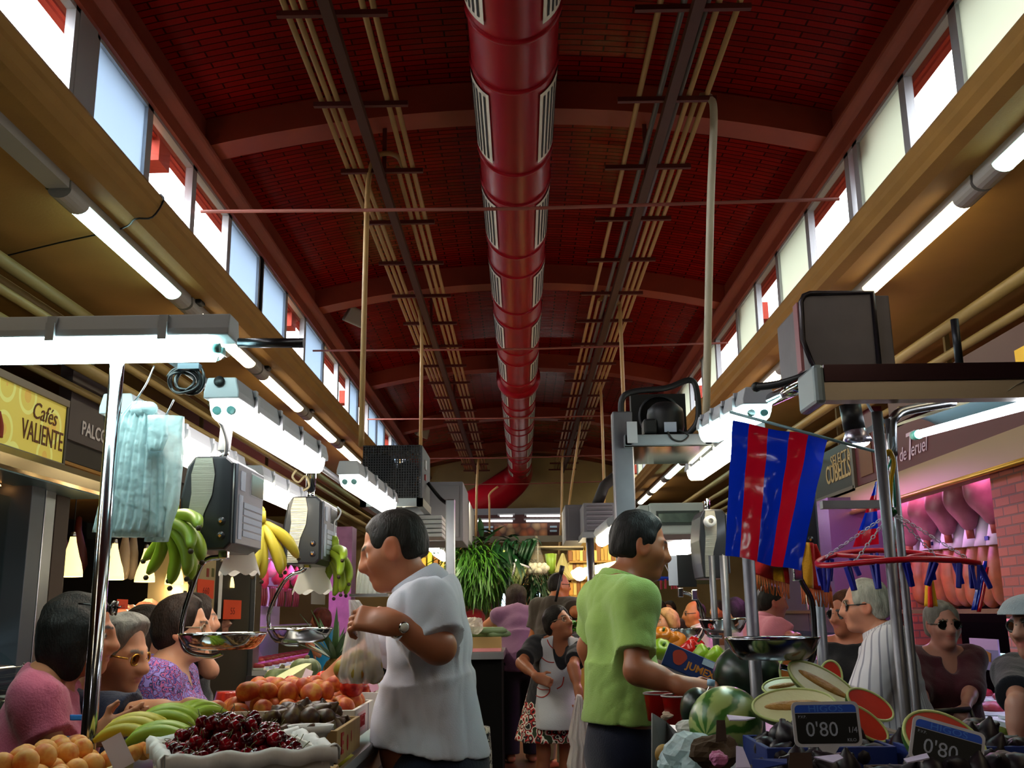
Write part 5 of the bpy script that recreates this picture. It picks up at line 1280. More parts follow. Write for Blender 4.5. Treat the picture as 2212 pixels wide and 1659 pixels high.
for z, ys, x, w_ in ((1.335, 8, -3.62, 'upper'), (.66, 9, -3.4, 'lowest'), (1.015, 8, -3.6, 'middle')):
    for k in range(ys): bl((x + rnd.uniform(-.05, .05), yc - .12 - k * .19, z), rz=rnd.uniform(0, 3), label='golden bread roll on the %s shelf of the pastry case' % w_, group='rolls on the %s pastry shelf' % w_, scale=rnd.uniform(.8, 1.15))
for k in range(3): tag(O('cake_box', B().bb((-3.7, yc - .3 - .4 * k, 1.638), (-3.5, yc - .08 - .4 * k, 1.75)), WHITEP), '%s white cake box from the slate pillar on the pastry case shelf' % names[k], 'box', 'cake boxes in the pastry case')
for k in range(3): tag(O('downlight', B().lathe([(0, 0), (.03, 0), (.035, -.008), (0, -.012)], 14, (-3.45, yc - .2 - .5 * k, 2.27)), emis('downlight', '#ffb060', 12)), '%s small downlight from the slate pillar over the pastry case' % names[k], 'lamp', 'downlights over the pastry case')
# dark fascia with the PALCOS lettering
a, b_ = atx(152, 880, -3.5), atx(400, 1000, -3.5); zt_, zb_ = atx(205, 812, -3.5).z, atx(200, 968, -3.5).z
fs_ = T('bar_fascia', 'dark brown fascia board with pale capital lettering over the bar', 'sign', (-3.5, a.y, zb_)); O('board', B().bb((-3.6, a.y, zb_), (-3.5, a.y + 5.2, zt_)), mat('fascia_brown', '#3c3236', .6), fs_); wall_text('PALCOS', .155, mat('letter_pale', '#b8b2ba', .6), fs_, 208, 938, -3.495, bold=.003)
O('lower_board', B().bb((-3.62, a.y, zb_ - .16), (-3.52, a.y + 5.2, zb_)), mat('fascia_dark', '#1d1612', .7), fs_)
tag(O('bar_soffit', B().bb((-5.4, a.y, zb_ - .19), (-3.52, a.y + 5.2, zb_ - .165)), OCHRE), 'ochre ceiling panel inside the coffee bar', 'panel')
# the bar
br = T('bar_counter', 'dark wooden bar counter behind the women customers', 'counter', (-3.5, 10, 0)); O('front', B().bb((-3.7, 7.6, 0), (-3.35, 9.7, 1.05)), mat('bar_wood', '#2a160d', .45), br); O('worktop', B().bb((-3.75, 7.6, 1.05), (-3.28, 9.7, 1.09)), mat('bar_top', '#4a2c18', .3), br)
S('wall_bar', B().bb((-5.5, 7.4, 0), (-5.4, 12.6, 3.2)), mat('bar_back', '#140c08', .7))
# pendant lamps
PEND = emis('pendant_glass', '#ffe08a', 1.6, '#f6e8c0')
def pend():
    t = T('pendant_lamp', '', 'pendant lamp')
    O('glass_shade', B().lathe([(.022, .30), (.03, .24), (.05, .17), (.075, .10), (.088, .04), (.09, 0), (.086, 0), (.07, .1), (.02, .29)], 22), PEND, t); O('cap', B().lathe([(0, .34), (.016, .335), (.022, .30), (0, .29)], 14), STEEL, t); O('flex', B().tube([(0, 0, .33), (0, 0, .8)], .004, 5), BLACK, t); return t
pl_ = Lay(pend())
for k, px in enumerate((151, 243, 312, 376, 489)):
    q = atx(px, 1246 + (px - 150) * .07, -3.42); pl_((q.x, q.y, q.z), label='%s bottle shaped pendant lamp from the brown pillar over the bar' % names[k], group='pendant lamps over the bar', scale=1.0)
    point('pendant_light', (q.x, q.y, q.z - .08), 5, (1, .72, .38), .05)
# things hanging in the bar: clear bags of dried food and hams, bottles on the back shelf
clr = film('cello_bag', '#b8a48c', .3, .35, .2, 20); sausage = mat('dry_sausage', '#5a2018', .5, var=.5, vscale=10)
for k, px in enumerate((268, 286, 340, 352)):
    q = atx(px, 1205, -3.9); t = T('hanging_bag', '%s clear bag of dried food hanging between the pendant lamps' % names[k], 'hanging food', q, 0, 'clear bags hanging in the bar'); O('film', B().lathe([(.012, .24), (.03, .2), (.055, .05), (.06, -.12), (.045, -.2), (0, -.22)], 14, tuple(q)), clr, t); O('contents', B().lathe([(0, .1), (.035, .05), (.045, -.1), (.03, -.18), (0, -.2)], 12, tuple(q)), mat('dried_food', '#7a6a4c', .7, var=.6, vscale=25), t)
for k in range(14):
    y = 8.0 + k * .3; t = T('bottle', 'dark bottle on the back shelf of the bar', 'bottle', (-5.2, y, 1.55), 0, 'bottles on the bar back shelf'); O('glass', B().lathe([(0, 0), (.04, 0), (.042, .02), (.042, .18), (.016, .24), (.014, .31), (0, .31)], 14, (-5.2, y, 1.55)), mat('bottle_%d' % (k % 3), ('#1c2a14', '#3a1a0c', '#2a0c10')[k % 3], .1), t); O('label_band', B().lathe([(.0425, .06), (.0425, .14)], 14, (-5.2, y, 1.55)), (LBL, KRAFT, REDI)[k % 3], t)
tag(O('back_shelf', B().bb((-5.4, 7.7, 1.52), (-5.08, 12.3, 1.55)), mat('shelf_wood', '#3a2416', .6)), 'wooden back shelf of bottles in the bar', 'shelf')
for k in range(7):
    q = (-4.6, 8.0 + k * .42, 2.15); t = T('hanging_ham', 'cured ham hanging under the bar ceiling', 'ham', q, 0, 'hams under the bar ceiling'); O('meat', B().lathe([(0, .3), (.03, .28), (.035, .15), (.1, -.05), (.12, -.2), (.08, -.3), (0, -.33)], 16, q), sausage, t)
# orange price placards, cabinet with coloured stickers, glasses and wrapped cakes on the bar
ORG = mat('placard_orange', '#d8421a', .6); INK = mat('marker_red', '#7a0c0c', .7)
def placard(px0, px1, py0, py1, X, lab, txt=None, m=ORG):
    a, b_ = atx(px0, py1, X), atx(px1, py0, X); t = T('price_placard', lab, 'price sign', (X, (a.y + b_.y) / 2, a.z)); O('card', B().bb((X - .006, a.y, a.z), (X, b_.y, b_.z)), m, t)
    if txt: text(txt, (b_.z - a.z) * .5, INK, t, frame(((X + .002), (a.y + b_.y) / 2, (a.z + b_.z) / 2 - .02), (0, 1, 0), (0, 0, 1)), 'figures', ext=.0005, sx=(b_.y - a.y) / (b_.z - a.z) * .55)
    return t
a, b_ = atx(395, 1470, -3.3), atx(468, 1195, -3.3)
cb_ = T('sticker_cabinet', 'pale cabinet with small coloured square stickers beside the bar', 'cabinet', (-3.5, a.y, 0)); O('shell', B().bb((-3.7, a.y, 0), (-3.3, b_.y, b_.z)), mat('cabinet_pale', '#9a8a68', .5), cb_)
for px, py, c in ((407, 1212, '#8a1614'), (407, 1221, '#6a1614'), (417, 1221, '#3a3a20'), (417, 1212, '#8a7020'), (413, 1262, '#6a1414'), (413, 1271, '#8a1c14'), (400, 1279, '#2c3018'), (400, 1291, '#8a7818')):
    q = atx(px, py, -3.298); O('sticker', B().box(q, (.004, .1, .026)), mat('sticker_' + c[1:], c, .6), cb_)
for px, c in ((449, '#7a1c18'), (460, '#4a4a18')): q = atx(px, 1237, -3.298); O('sticker', B().box(q, (.004, .08, .09)), mat('sticker_' + c[1:], c, .6), cb_)
placard(426, 463, 1254, 1292, -3.29, 'orange price placard with the figures 660 on the pale cabinet', '660'); placard(482, 522, 1297, 1338, -3.29, 'orange red price placard on the dark wall past the pale cabinet', '55'); placard(470, 482, 1234, 1337, -3.29, 'tall narrow white price strip between the two orange placards', None, WHITEP); placard(253, 277, 1295, 1316, -3.3, 'small orange price placard over the wrapped pastries on the bar', 'KG')
for k, (px, py) in enumerate(((248, 1330), (276, 1330), (318, 1316), (335, 1325), (478, 1352))):
    q = atx(px, py, -3.4); b = B().ball((0, 0, 0), 1, 14); b.v = [(q.x + v[0] * .1 * (1 + .25 * math.sin(v[2] * 5)), q.y + v[1] * .14, q.z + v[2] * .09 * (1 + .2 * math.sin(v[1] * 6))) for v in b.v]; b.sm = [False] * len(b.sm)
    tag(O('wrapped_pastry', b, film('cello_peach', '#c8907c', .3, .1, .2, 20) if k < 4 else MATS['cello_peach']), '%s wrapped pastry from the slate pillar standing on the bar' % names[k], 'pastry', 'wrapped pastries on the bar')
S('wall_partition', B().bb((-5.4, b_.y + .02, 0), (-3.36, b_.y + 2.0, 2.25)), mat('partition_black', '#0c0a0a', .6))  # depth extended to keep the purple butcher lamp off the bar
# ---------------------------------------------------------------- purple lit butcher
PUR = mat('tile_pale', '#c9bcd0', .3); yp0, yp1 = 13.1, 18.6
S('wall_butcher', B().bb((-4.6, yp0 - .4, 0), (-4.5, yp1 + .6, 3.1)), PUR)
pil('butcher_post', 553, 566, -3.3, STEEL, 'steel post at the near corner of the purple butcher stall', .06, 2.6)
tag(O('hanging_rail', B().tube([(-3.95, yp0, 2.28), (-3.95, yp1, 2.28)], .015, 8).tube([(-3.95, yp0, 1.86), (-3.95, yp1, 1.86)], .012, 8), CHROME), 'double chrome rail of the purple butcher stall', 'rail')
MEAT = mat('red_meat', '#a8303c', .4, var=.5, vscale=14, bump=.4, bscale=30); MEAT2 = mat('pale_meat', '#c8808a', .4, var=.4, vscale=10)
for k in range(11):
    y = yp0 + .2 + k * .47; t = T('hanging_meat', 'cut of meat hanging on the chrome rail of the purple butcher stall', 'meat', (-3.95, y, 2.26), 0, 'meat cuts on the purple butcher rail'); L = .26 + .1 * (k % 3)
    O('cut', B().lathe([(0, 0), (.03, -.03), (.09, -L * .5), (.10, -L * .8), (.05, -L), (0, -L)], 12, (-3.95, y, 2.26), None, 0, True, 1, .7), MEAT if k % 3 else MEAT2, t); O('meat_hook', B().tube([(-3.95, y, 2.29), (-3.95, y, 2.22)], .006, 5), CHROME, t)
for k in range(9):
    y = yp0 + .3 + k * .56; t = T('sausage_string', 'string of dark red sausages on the lower butcher rail', 'sausages', (-3.95, y, 1.86), 0, 'sausage strings on the lower butcher rail')
    for j in range(3): O('sausage', B().tube(smooth_path([(-3.95 + .02 * j, y - .05 + .05 * j, 1.85), (-3.93 + .02 * j, y - .06 + .05 * j, 1.7), (-3.95 + .02 * j, y - .04 + .05 * j, 1.56)], 4), .022, 8), sausage, t)
bc = T('meat_counter', 'glass fronted meat counter glowing purple behind the pumpkins', 'display case', (-3.3, 15, 0)); O('base', B().bb((-3.9, yp0 - .4, 0), (-3.1, yp1, .7)), mat('counter_steel', '#70686e', .35, .7), bc); O('bed', B().bb((-3.85, yp0 - .35, .7), (-3.12, yp1, .76)), WHITEP, bc); O('glass_front', B().sheet(lambda u, v: Vector((-3.12 - .35 * v * v, yp0 - .4 + (yp1 - yp0 + .4) * u, .74 + .52 * v)), 2, 8), MATS['case_glass'], bc); O('top_shelf', B().bb((-3.9, yp0 - .4, 1.25), (-3.45, yp1, 1.27)), mat('glass_shelf', '#9aa4a4', .1, .3), bc)
mp = tag(O('meat_tray', B().bb((-.14, -.1, 0), (.14, .1, .02)).ball((0, 0, .04), (.12, .085, .04), 12, 1), [WHITEP, MEAT]), '', 'meat tray'); ml_ = Lay(mp)
for r in range(2):
    for k in range(13): ml_((-3.3 - .3 * r, yp0 - .2 + k * .4, .765 + .02 * r), rz=rnd.uniform(-.3, .3), label='white tray of red meat in the purple lit counter', group='meat trays in the purple counter')
placard(575, 600, 1270, 1310, -4.4, 'white notice on the back wall of the purple stall by its near corner', None, WHITEP); placard(672, 703, 1275, 1305, -4.4, 'white price grid on the back wall of the purple stall', None, WHITEP)
for yy in (14.2, 16.8): area('butcher_lamp', (-3.7, yy, 2.62), .3, 2.2, 34, (.85, .26, 1), (0, 0, 0))
tag(O('butcher_pillar', B().bb((-3.5, 18.7, 0), (-3.1, 19.2, 3.0)), mat('pink_pillar', '#b07c98', .6, var=.4, vscale=6)), 'rough pinkish pillar at the far end of the purple butcher stall', 'pillar')
# ================================================================ RIGHT SHOPS
XH = 3.35
BRK = brick_mat('pillar_brick', '#a3543c', '#8c4430', '#6d4a3c', .22, .07, .7, .6, 'xz', 0, .008); BRK2 = brick_mat('pillar_brick_side', '#a3543c', '#8c4430', '#6d4a3c', .22, .07, .7, .6, 'yz', 0, .008)
a, b_ = atx(2158, 1200, XH + .1), atx(2290, 1200, XH + .1)
tag(O('brick_pillar', B().bb((XH + .1, b_.y, 0), (XH + .6, a.y, 2.62)), BRK2), 'red brick pillar at the near end of the ham stall', 'pillar')
a2 = atx(1957, 1150, XH + .5); tag(O('brick_pillar', B().bb((XH + .45, a2.y - .1, 0), (XH + .9, a2.y + .35, 2.5)), BRK), 'far brick pillar seen behind the white chains of the peg hanger', 'pillar')
# fascia, signs
zt_, zb_ = atx(2100, 905, XH - .05).z, atx(2100, 985, XH - .05).z; y_a, y_b = 4.5, 12.6
zs0, zs1 = atx(1975, 1008, XH).z, atx(1975, 940, XH).z
fz = T('ham_fascia', 'beige metal fascia with gilt edge under the maroon ham stall sign', 'fascia', (XH, 8, zs0 - .25)); O('board', B().bb((XH - .02, y_a, zs0 - .22), (XH + .2, y_b, zs0)), mat('fascia_beige', '#8a7458', .5), fz); O('gilt_edge', B().tube([(XH - .02, y_a, zs0 - .23), (XH - .02, y_b, zs0 - .23)], .022, 8), mat('gilt', '#a8863a', .3, .8), fz)
ms = T('shop_sign', 'maroon ham stall sign with pale italic lettering', 'sign', (XH, 8, zs0)); O('board', B().bb((XH + .02, y_a, zs0), (XH + .12, atx(1898, 1000, XH).y, zs1 + .14)), mat('sign_maroon', '#4a0f1c', .5), ms)
SLT = mat('letter_lilac', '#b8a4b8', .6)
def right_text(body, size, m, par, px, py, X, **kw): return text(body, size, m, par, frame(atx(px, py, X), (0, -1, 0), (0, 0, 1)), **kw)
right_text('y de', .17, SLT, ms, 1944, 985, XH + .015, shear=.3); right_text('T', .34, SLT, ms, 1963, 968, XH + .015, shear=.3); right_text('eruel', .17, SLT, ms, 1984, 966, XH + .015, shear=.3)
a, b_ = atx(1838, 1000, XH), atx(1785, 1000, XH)
s2_ = T('shop_sign', 'black sign with gold capitals left of the corner post', 'sign', (XH, 10, 2.5)); z0_, z1_ = atx(1810, 1062, XH).z, atx(1810, 962, XH).z; O('board', B().bb((XH + .0, a.y - .05, z0_), (XH + .1, b_.y + .9, z1_)), mat('sign_black', '#15120e', .5), s2_); O('steel_frame', B().bb((XH - .02, a.y - .08, z0_ - .06), (XH + .1, b_.y + .9, z0_)).bb((XH - .02, a.y - .12, z0_ - .06), (XH + .1, a.y - .05, z1_ + .1)), mat('frame_pewter', '#5a5248', .4, .4), s2_)
GLD = mat('letter_gold', '#a08a5c', .6); right_text('SELECTA', .17, GLD, s2_, 1815, 990, XH - .004); right_text('CUBELLS', .27, GLD, s2_, 1810, 1020, XH - .004, sx=.8, bold=.004)
gp = T('sign_panel', 'maroon panel with an orange patch beside the black gold lettered sign', 'sign', (XH, 9.4, 2.5)); a, b_ = atx(1892, 1000, XH), atx(1845, 1000, XH); O('board', B().bb((XH + .01, a.y, z0_ - .02), (XH + .1, b_.y, z1_ + .2)), MATS['sign_maroon'], gp); O('patch', B().bb((XH, a.y + .1, z0_ + .05), (XH + .012, a.y + .45, z1_)), mat('sign_orange', '#5c3414', .6), gp)
q0, q1 = atx(2212, 735, XH), atx(2140, 785, XH)
ys = T('shop_sign', 'bright yellow and maroon sign at the top above the steel canopy', 'sign', (XH, 6, 2.8)); O('maroon_band', B().bb((XH, 4.5, q0.z - .12), (XH + .1, 9, q0.z + .12)), mat('sign_maroon_dark', '#3a0a12', .5), ys); O('yellow_board', B().bb((XH - .012, 4.5, q0.z - .28), (XH, 6.6, q0.z - .04)), mat('sign_yellow', '#c8a012', .5, emit='#c8a012', estr=.25), ys)
# dark shop depths behind the ham side
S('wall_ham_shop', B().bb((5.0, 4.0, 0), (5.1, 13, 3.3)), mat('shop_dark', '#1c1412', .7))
# hams
def ham(lab, grp, wrap):
    t = T('hanging_ham', lab, 'ham', (0, 0, 0), 0, grp); s_ = Sd()
    if wrap:
        s_.ell((0, 0, -.52), (.105, .085, .2), None, .05); s_.cap((0, 0, -.38), (0, .0, -.1), .07, .035, .06); s_.ell((.02, 0, -.66), (.08, .07, .1), None, .05)
    else:
        s_.ell((0, 0, -.25), (.155, .12, .2), None, .05); s_.cap((0, 0, -.3), (.03, 0, -.46), .09, .06, .06)
    s_.disp = lambda P: .008 * wob(P, 18, 3)
    O('meat', s_.mesh(.014), mat('ham_cured', '#8a4a24', .4, var=.5, vscale=9, col2='#4a2412') if wrap else mat('ham_fresh', '#96606c', .4, var=.5, vscale=11, col2='#6a3848'), t, local=True, fix=False)
    if wrap:
        O('paper_wrap', B().lathe([(.03, -.06), (.045, -.1), (.072, -.22), (.09, -.3), (.088, -.3), (.04, -.1)], 16), mat('wrap_white', '#d0c8dc', .6), t, local=True); O('blue_tie', B().ball((0, 0, -.05), (.05, .045, .045), 12), mat('tie_blue', '#1c2488', .5), t, local=True); O('printed_mark', B().box((-.085, 0, -.25), (.006, .05, .03)), mat('tie_blue2', '#2a3a98', .5), t, local=True)
    else: O('hock_bone', B().tube([(.03, 0, -.48), (.04, 0, -.58)], .028, 10), mat('hock', '#8a4434', .5), t, local=True)
    return t
hu, hl = Lay(ham('', 'x', False)), Lay(ham('', 'x', True))
for k, (px, py) in enumerate(((2118, 985), (2070, 1005), (2028, 1022), (1988, 1040), (1955, 1058))):
    q = atx(px, py - 12, 3.75); hu(q, rz=.4 * k, label='%s pinkish fresh ham from the near brick pillar in the upper row' % names[k], group='fresh hams in the upper row', scale=1.15)
for k, px in enumerate((2148, 2122, 2096, 2070, 2046, 2024, 2002, 1982, 1964, 1948)):
    q = atx(px, 1088 + (2148 - px) * .17, 3.9); hl(q, rz=1.3 * k, label='%s cured ham in white paper from the near brick pillar in the lower row' % ('first', 'second', 'third', 'fourth', 'fifth', 'sixth', 'seventh', 'eighth', 'ninth', 'tenth')[k], group='wrapped hams in the lower row', scale=1.12)
tag(O('ham_rail', B().tube([(3.75, 6.8, atx(2118, 985, 3.75).z + .02), (3.75, 11, atx(2118, 985, 3.75).z + .02)], .018, 8).tube([(3.9, 6.8, atx(2148, 1088, 3.9).z), (3.9, 11.5, atx(2148, 1088, 3.9).z)], .018, 8), CHROME), 'pair of steel rails the hams hang from', 'rail')
for k, (px, py) in enumerate(((2035, 1010), (1946, 1045))):
    q = atx(px, py, XH + .15); tag(O('downlight', B().lathe([(0, .01), (.07, .01), (.075, -.01), (0, -.015)], 16, tuple(q)), emis('ham_downlight', '#ffd060', 10)), ('warm downlight under the fascia nearer the brick pillar', 'warm downlight under the fascia by the peg hanger hook')[k], 'lamp')
for yy, pw in ((7.4, 15), (9.6, 15), (11.8, 26)): area('ham_lamp', (3.6, yy, 2.46), .25, 1.6, pw, (1, .34, .72), (0, 0, 0))
area('ham_warm', (3.45, 8.5, 2.45), .1, 2.5, 5, (1, .7, .4), (0, 0, 0))
# ham side counter
hc_ = T('meat_counter', 'glass fronted meat counter behind the maroon top woman', 'display case', (3.1, 7.5, 0)); O('base', B().bb((2.95, 4.2, 0), (3.7, 12.4, .62)), mat('counter_umber', '#2a2224', .4), hc_); O('bed', B().bb((3.0, 4.2, .62), (3.7, 12.4, .7)), WHITEP, hc_)
O('glass_front', B().sheet(lambda u, v: Vector((2.96 + .22 * v * v, 4.2 + 8.2 * u, .68 + .62 * v)), 2, 8), MATS['case_glass'], hc_); O('top_rail', B().bb((3.05, 4.2, 1.36), (3.5, 12.4, 1.39)), mat('rail_bronze', '#8a7460', .25, .8), hc_); O('front_rail', B().tube([(2.93, 4.2, .55), (2.93, 12.4, .55)], .018, 8), STEEL, hc_)
O('case_tube', B().tube([(3.2, 5.2, 1.07), (3.2, 8.6, 1.07)], .03, 10), emis('case_teal', '#7ff0d8', 1.6), hc_)
for r in range(2):
    for k in range(16): ml_((3.16 + .28 * r, 4.6 + k * .42, .705 + .03 * r), rz=rnd.uniform(1.2, 1.9), label='white tray of red meat in the ham side counter', group='meat trays in the ham side counter')
for yy in (6.6, 9.5): area('counter_lamp', (3.4, yy, 1.32), .2, 2.4, 9, (.9, .5, 1), (0, 0, 0))
q = atx(2128, 1413, 3.08); nb = T('price_placard', 'pale notice with an orange shape inside the ham side counter', 'price sign', q); O('card', B().box(q, (.01, .42, .2)), mat('notice_lilac', '#a488b8', .6), nb); O('orange_shape', B().box(q + Vector((-.008, .0, 0)), (.004, .2, .06), (.2, 0, 0)), mat('notice_orange', '#c8742a', .6), nb, bevel=.02)
for k in range(12):
    y = 6.9 + .42 * k; t = T('sausage_string', 'loop of dark sausages behind the ham side counter', 'sausages', (4.2, y, 1.9), 0, 'sausage loops behind the ham counter')
    for j in range(3): O('sausage', B().tube(smooth_path([(4.2, y - .1 + .07 * j, 1.88), (4.2, y - .12 + .08 * j, 1.65), (4.2, y - .05 + .07 * j, 1.45 + .05 * (k % 3))], 4), .026, 8), mat('sausage_amber', '#5a3414', .5, var=.5, vscale=9), t)
# purple counter beyond, with cups and a bottle rack
pc2 = T('deli_counter', 'purple lit deli counter the man in pink serves at', 'counter', (2.6, 9.2, 0)); O('front', B().bb((2.1, 8.6, 0), (2.9, 12.4, .95)), mat('deli_front', '#4a3e54', .4), pc2); O('worktop', B().bb((2.05, 8.6, .95), (2.95, 12.4, 1.0)), STEEL, pc2); O('guard_rail', B().tube([(2.1, 8.7, 1.32), (2.1, 12.3, 1.32)], .015, 8).tube([(2.1, 8.7, 1.0), (2.1, 8.7, 1.32)], .012, 8), CHROME, pc2)
cup = tag(O('deli_tub', B().lathe([(0, 0), (.06, 0), (.075, .16), (.07, .16), (.055, .01), (0, .01)], 16), mat('tub_pink', '#b07aa8', .3)), '', 'tub'); cl_ = Lay(cup)
for k in range(7): cl_((2.3, 8.75 + k * .19, 1.0), label='pinkish tub on the deli counter past the man in pink', group='tubs on the deli counter')
area('deli_lamp', (2.7, 9.6, 2.55), .4, 2.2, 45, (.95, .3, .9), (0, 0, 0))
S('wall_deli', B().bb((3.5, 12.5, 0), (5.1, 12.6, 3)), mat('deli_wall', '#8a6a94', .5))
pn_ = T('steel_cabinet', 'purple lit steel fridge doors behind the striped flag', 'fridge', (3.2, 11, 0)); O('door', B().bb((3.1, 10.2, 1.0), (3.15, 11.2, 2.5)), mat('fridge_steel', '#7a7090', .25, .8), pn_); O('door', B().bb((3.1, 11.22, 1.0), (3.15, 12.3, 2.5)), MATS['fridge_steel'], pn_); O('handle', B().tube([(3.07, 11.1, 1.4), (3.07, 11.1, 2.1)], .02, 8), CHROME, pn_); O('body', B().bb((3.15, 10.2, 0), (3.7, 12.3, 2.5)), MATS['fridge_steel'], pn_)
# ================================================================ RIGHT STALL
zr = .95; xr = .50
ct = T('melon_counter', 'long counter of the melon stall on the ham side', 'counter', (.9, 4.2, 0))
O('top', B().bb((xr, 2.0, zr - .03), (1.32, 6.6, zr)), STEEL, ct)
O('front_panel', B().bb((xr + .01, 2.0, .05), (xr + .03, 6.6, zr - .03)), MATS['counter_dark'], ct)
O('customer_panel', B().bb((1.32, 2.0, 0), (1.35, 6.6, zr + .02)), MATS['counter_brown'], ct)
# posts
DPOST = mat('worn_steel', '#75747a', .42, .75, var=.3, vscale=9)
def post2(px0, py0, px1, py1, Y, r, lab, ztop=None, zb=0, m=None):
    a, b_ = at(px0, py0, Y), at(px1, py1, Y); x = (a.x + b_.x) / 2
    tag(O('steel_post', B().tube([(x, Y, zb), (x, Y, ztop or a.z)], r, 14), m or DPOST), lab, 'post')
post2(1897, 890, 1958, 1600, 2.66, .0145, 'bright steel corner post holding the red peg hanger')
post2(1926, 905, 1940, 1180, 2.74, .011, 'second steel tube right beside the corner post with the peg hanger')
tag(O('bent_tube', B().tube(smooth_path([at(1928, 985, 2.74), at(1926, 920, 2.74), at(1934, 900, 2.74), at(1960, 886, 2.76), at(2060, 868, 2.8)], 5), .014, 12), STEEL), 'steel tube bending off the corner post towards the bare tube light', 'tube')
post2(1612, 1000, 1632, 1590, 3.25, .020, 'steel post between the striped flag and the cut melons')
post2(1537, 1200, 1548, 1420, 4.9, .016, 'thin steel post left of the steel pans', zb=zr); post2(1564, 1200, 1574, 1430, 4.6, .018, 'thin steel post behind the steel pans', zb=zr)
post2(1757, 1060, 1775, 1480, 3.7, .020, 'steel post behind the largest weighing pan')
p = at(1346, 1000, 4.5)
tag(O('square_post', B().bb((p.x - .045, 4.46, 0), (p.x + .045, 4.54, at(1340, 892, 4.5).z)), DPOST, bevel=.006), 'wide square steel post behind the green polo vendor', 'post')
# compressor on its shelf
zs = at(1450, 955, 4.5).z; xa, xb = at(1345, 960, 4.5).x, at(1530, 960, 4.5).x
sh = T('steel_shelf', 'galvanised shelf frame carrying the black compressor', 'shelf', (xa, 4.5, zs - .06))
O('front_channel', B().bb((xa, 4.40, zs - .03), (xb, 4.43, zs + .02)), GALV, sh, bevel=.003); O('side_channel', B().bb((xa, 4.40, zs - .03), (xa + .03, 4.95, zs + .02)), GALV, sh); O('side_channel', B().bb((xb - .03, 4.40, zs - .03), (xb, 4.95, zs + .02)), GALV, sh)
O('shelf_plate', B().bb((xa, 4.41, zs - .034), (xb, 4.95, zs - .03)), mat('mirror_steel', '#a8b0a0', .08, 1), sh)
O('corner_bracket', B().bb((xa + .01, 4.385, zs - .02), (xa + .055, 4.392, zs + .075)), GREYP, sh)
cp = T('compressor', 'black refrigeration compressor with radiator on the galvanised shelf', 'compressor', (xa + .2, 4.6, zs))
c1 = at(1430, 905, 4.55)
O('motor_shell', B().lathe([(0, -.09), (.07, -.085), (.085, -.03), (.085, .03), (.08, .055), (.06, .075), (.045, .085), (0, .088)], 28, (c1.x + .02, 4.58, zs + .11)), BLACK, cp)
O('terminal_cover', B().bb((c1.x - .09, 4.5, zs + .04), (c1.x - .03, 4.6, zs + .11)), BLACK, cp, bevel=.01)
O('label_plate', B().bb((c1.x + .0, 4.488, zs + .045), (c1.x + .055, 4.494, zs + .09)), LBL, cp)
rd = O('radiator', B().bb((c1.x - .12, 4.72, zs + .02), (c1.x + .14, 4.78, zs + .27)), mat('dark_iron', '#22211f', .6, .4), cp)
O('fan_ring', B().lathe([(.09, -.02), (.1, -.02), (.1, .02), (.09, .02), (.09, -.02)], 28, (c1.x + .01, 4.71, zs + .16), (0, 1, 0)), BLACK, rd)
O('suction_pipe', B().tube(smooth_path([(c1.x - .19, 4.5, zs + .1), (c1.x - .185, 4.5, zs + .2), (c1.x - .13, 4.5, zs + .235), (c1.x + .02, 4.5, zs + .25), (c1.x + .12, 4.5, zs + .285), (c1.x + .155, 4.5, zs + .25), (c1.x + .155, 4.5, zs + .1), (c1.x + .1, 4.52, zs + .03)], 5), .014, 10), BLACK, cp)
O('base_plate', B().bb((c1.x - .17, 4.45, zs + .005), (c1.x + .17, 4.85, zs + .02)), BLACKM, cp)
tag(O('wire_loop', B().tube(smooth_path([(c1.x + .0, 4.395, zs + .03), (c1.x + .02, 4.39, zs - .005), (c1.x + .06, 4.39, zs - .015), (c1.x + .09, 4.39, zs + .01), (c1.x + .05, 4.39, zs + .035)], 5), .004, 6), BLACK), 'black wire looped over the front of the compressor shelf', 'cable')
# luminaires of the right stall, laid between two points
def lamp_between(f, a, b_, lab):
    a, b_ = Vector(a), Vector(b_); d = b_ - a
    rz = math.atan2(-d.x, d.y); el = math.atan2(d.z, math.hypot(d.x, d.y))
    f(a, rot=(el, 0, rz), label=lab, scale=(1.0, d.length / 1.27, .9))
lamp_between(lumC, at(1640, 872, 3.22), at(1532, 930, 4.05), 'tilted cool white luminaire above the striped flag')
lamp_between(lumW, at(1625, 925, 3.95), at(1500, 1020, 5.3), 'warm luminaire running behind the striped flag')
p0, p1 = at(1985, 938, 3.55), at(2240, 868, 2.62)
tl = T('tube_light', 'long bare fluorescent tube over the ham side aisle', 'fluorescent lamp', p0)
O('tube', B().tube([p0, p1], .014, 12), emis('tube_white', '#eaf4ff', 14), tl)
d = (p1 - p0).normalized(); nrm = Vector((0, 0, 1))
O('reflector', B().sheet(lambda u, v: p0 + (p1 - p0) * (u * 1.06 - .03) + Vector((d.y, -d.x, 0)) * ((v - .5) * .16) + Vector((0, 0, .03 + .03 * (1 - (2 * v - 1) ** 2))), 8, 8), mat('reflector_teal', '#5f7d80', .3, .7), tl)
O('lamp_holder', B().tube([p0 - d * .05, p0], .017, 10), mat('holder_teal', '#6fc0b0', .4), tl)
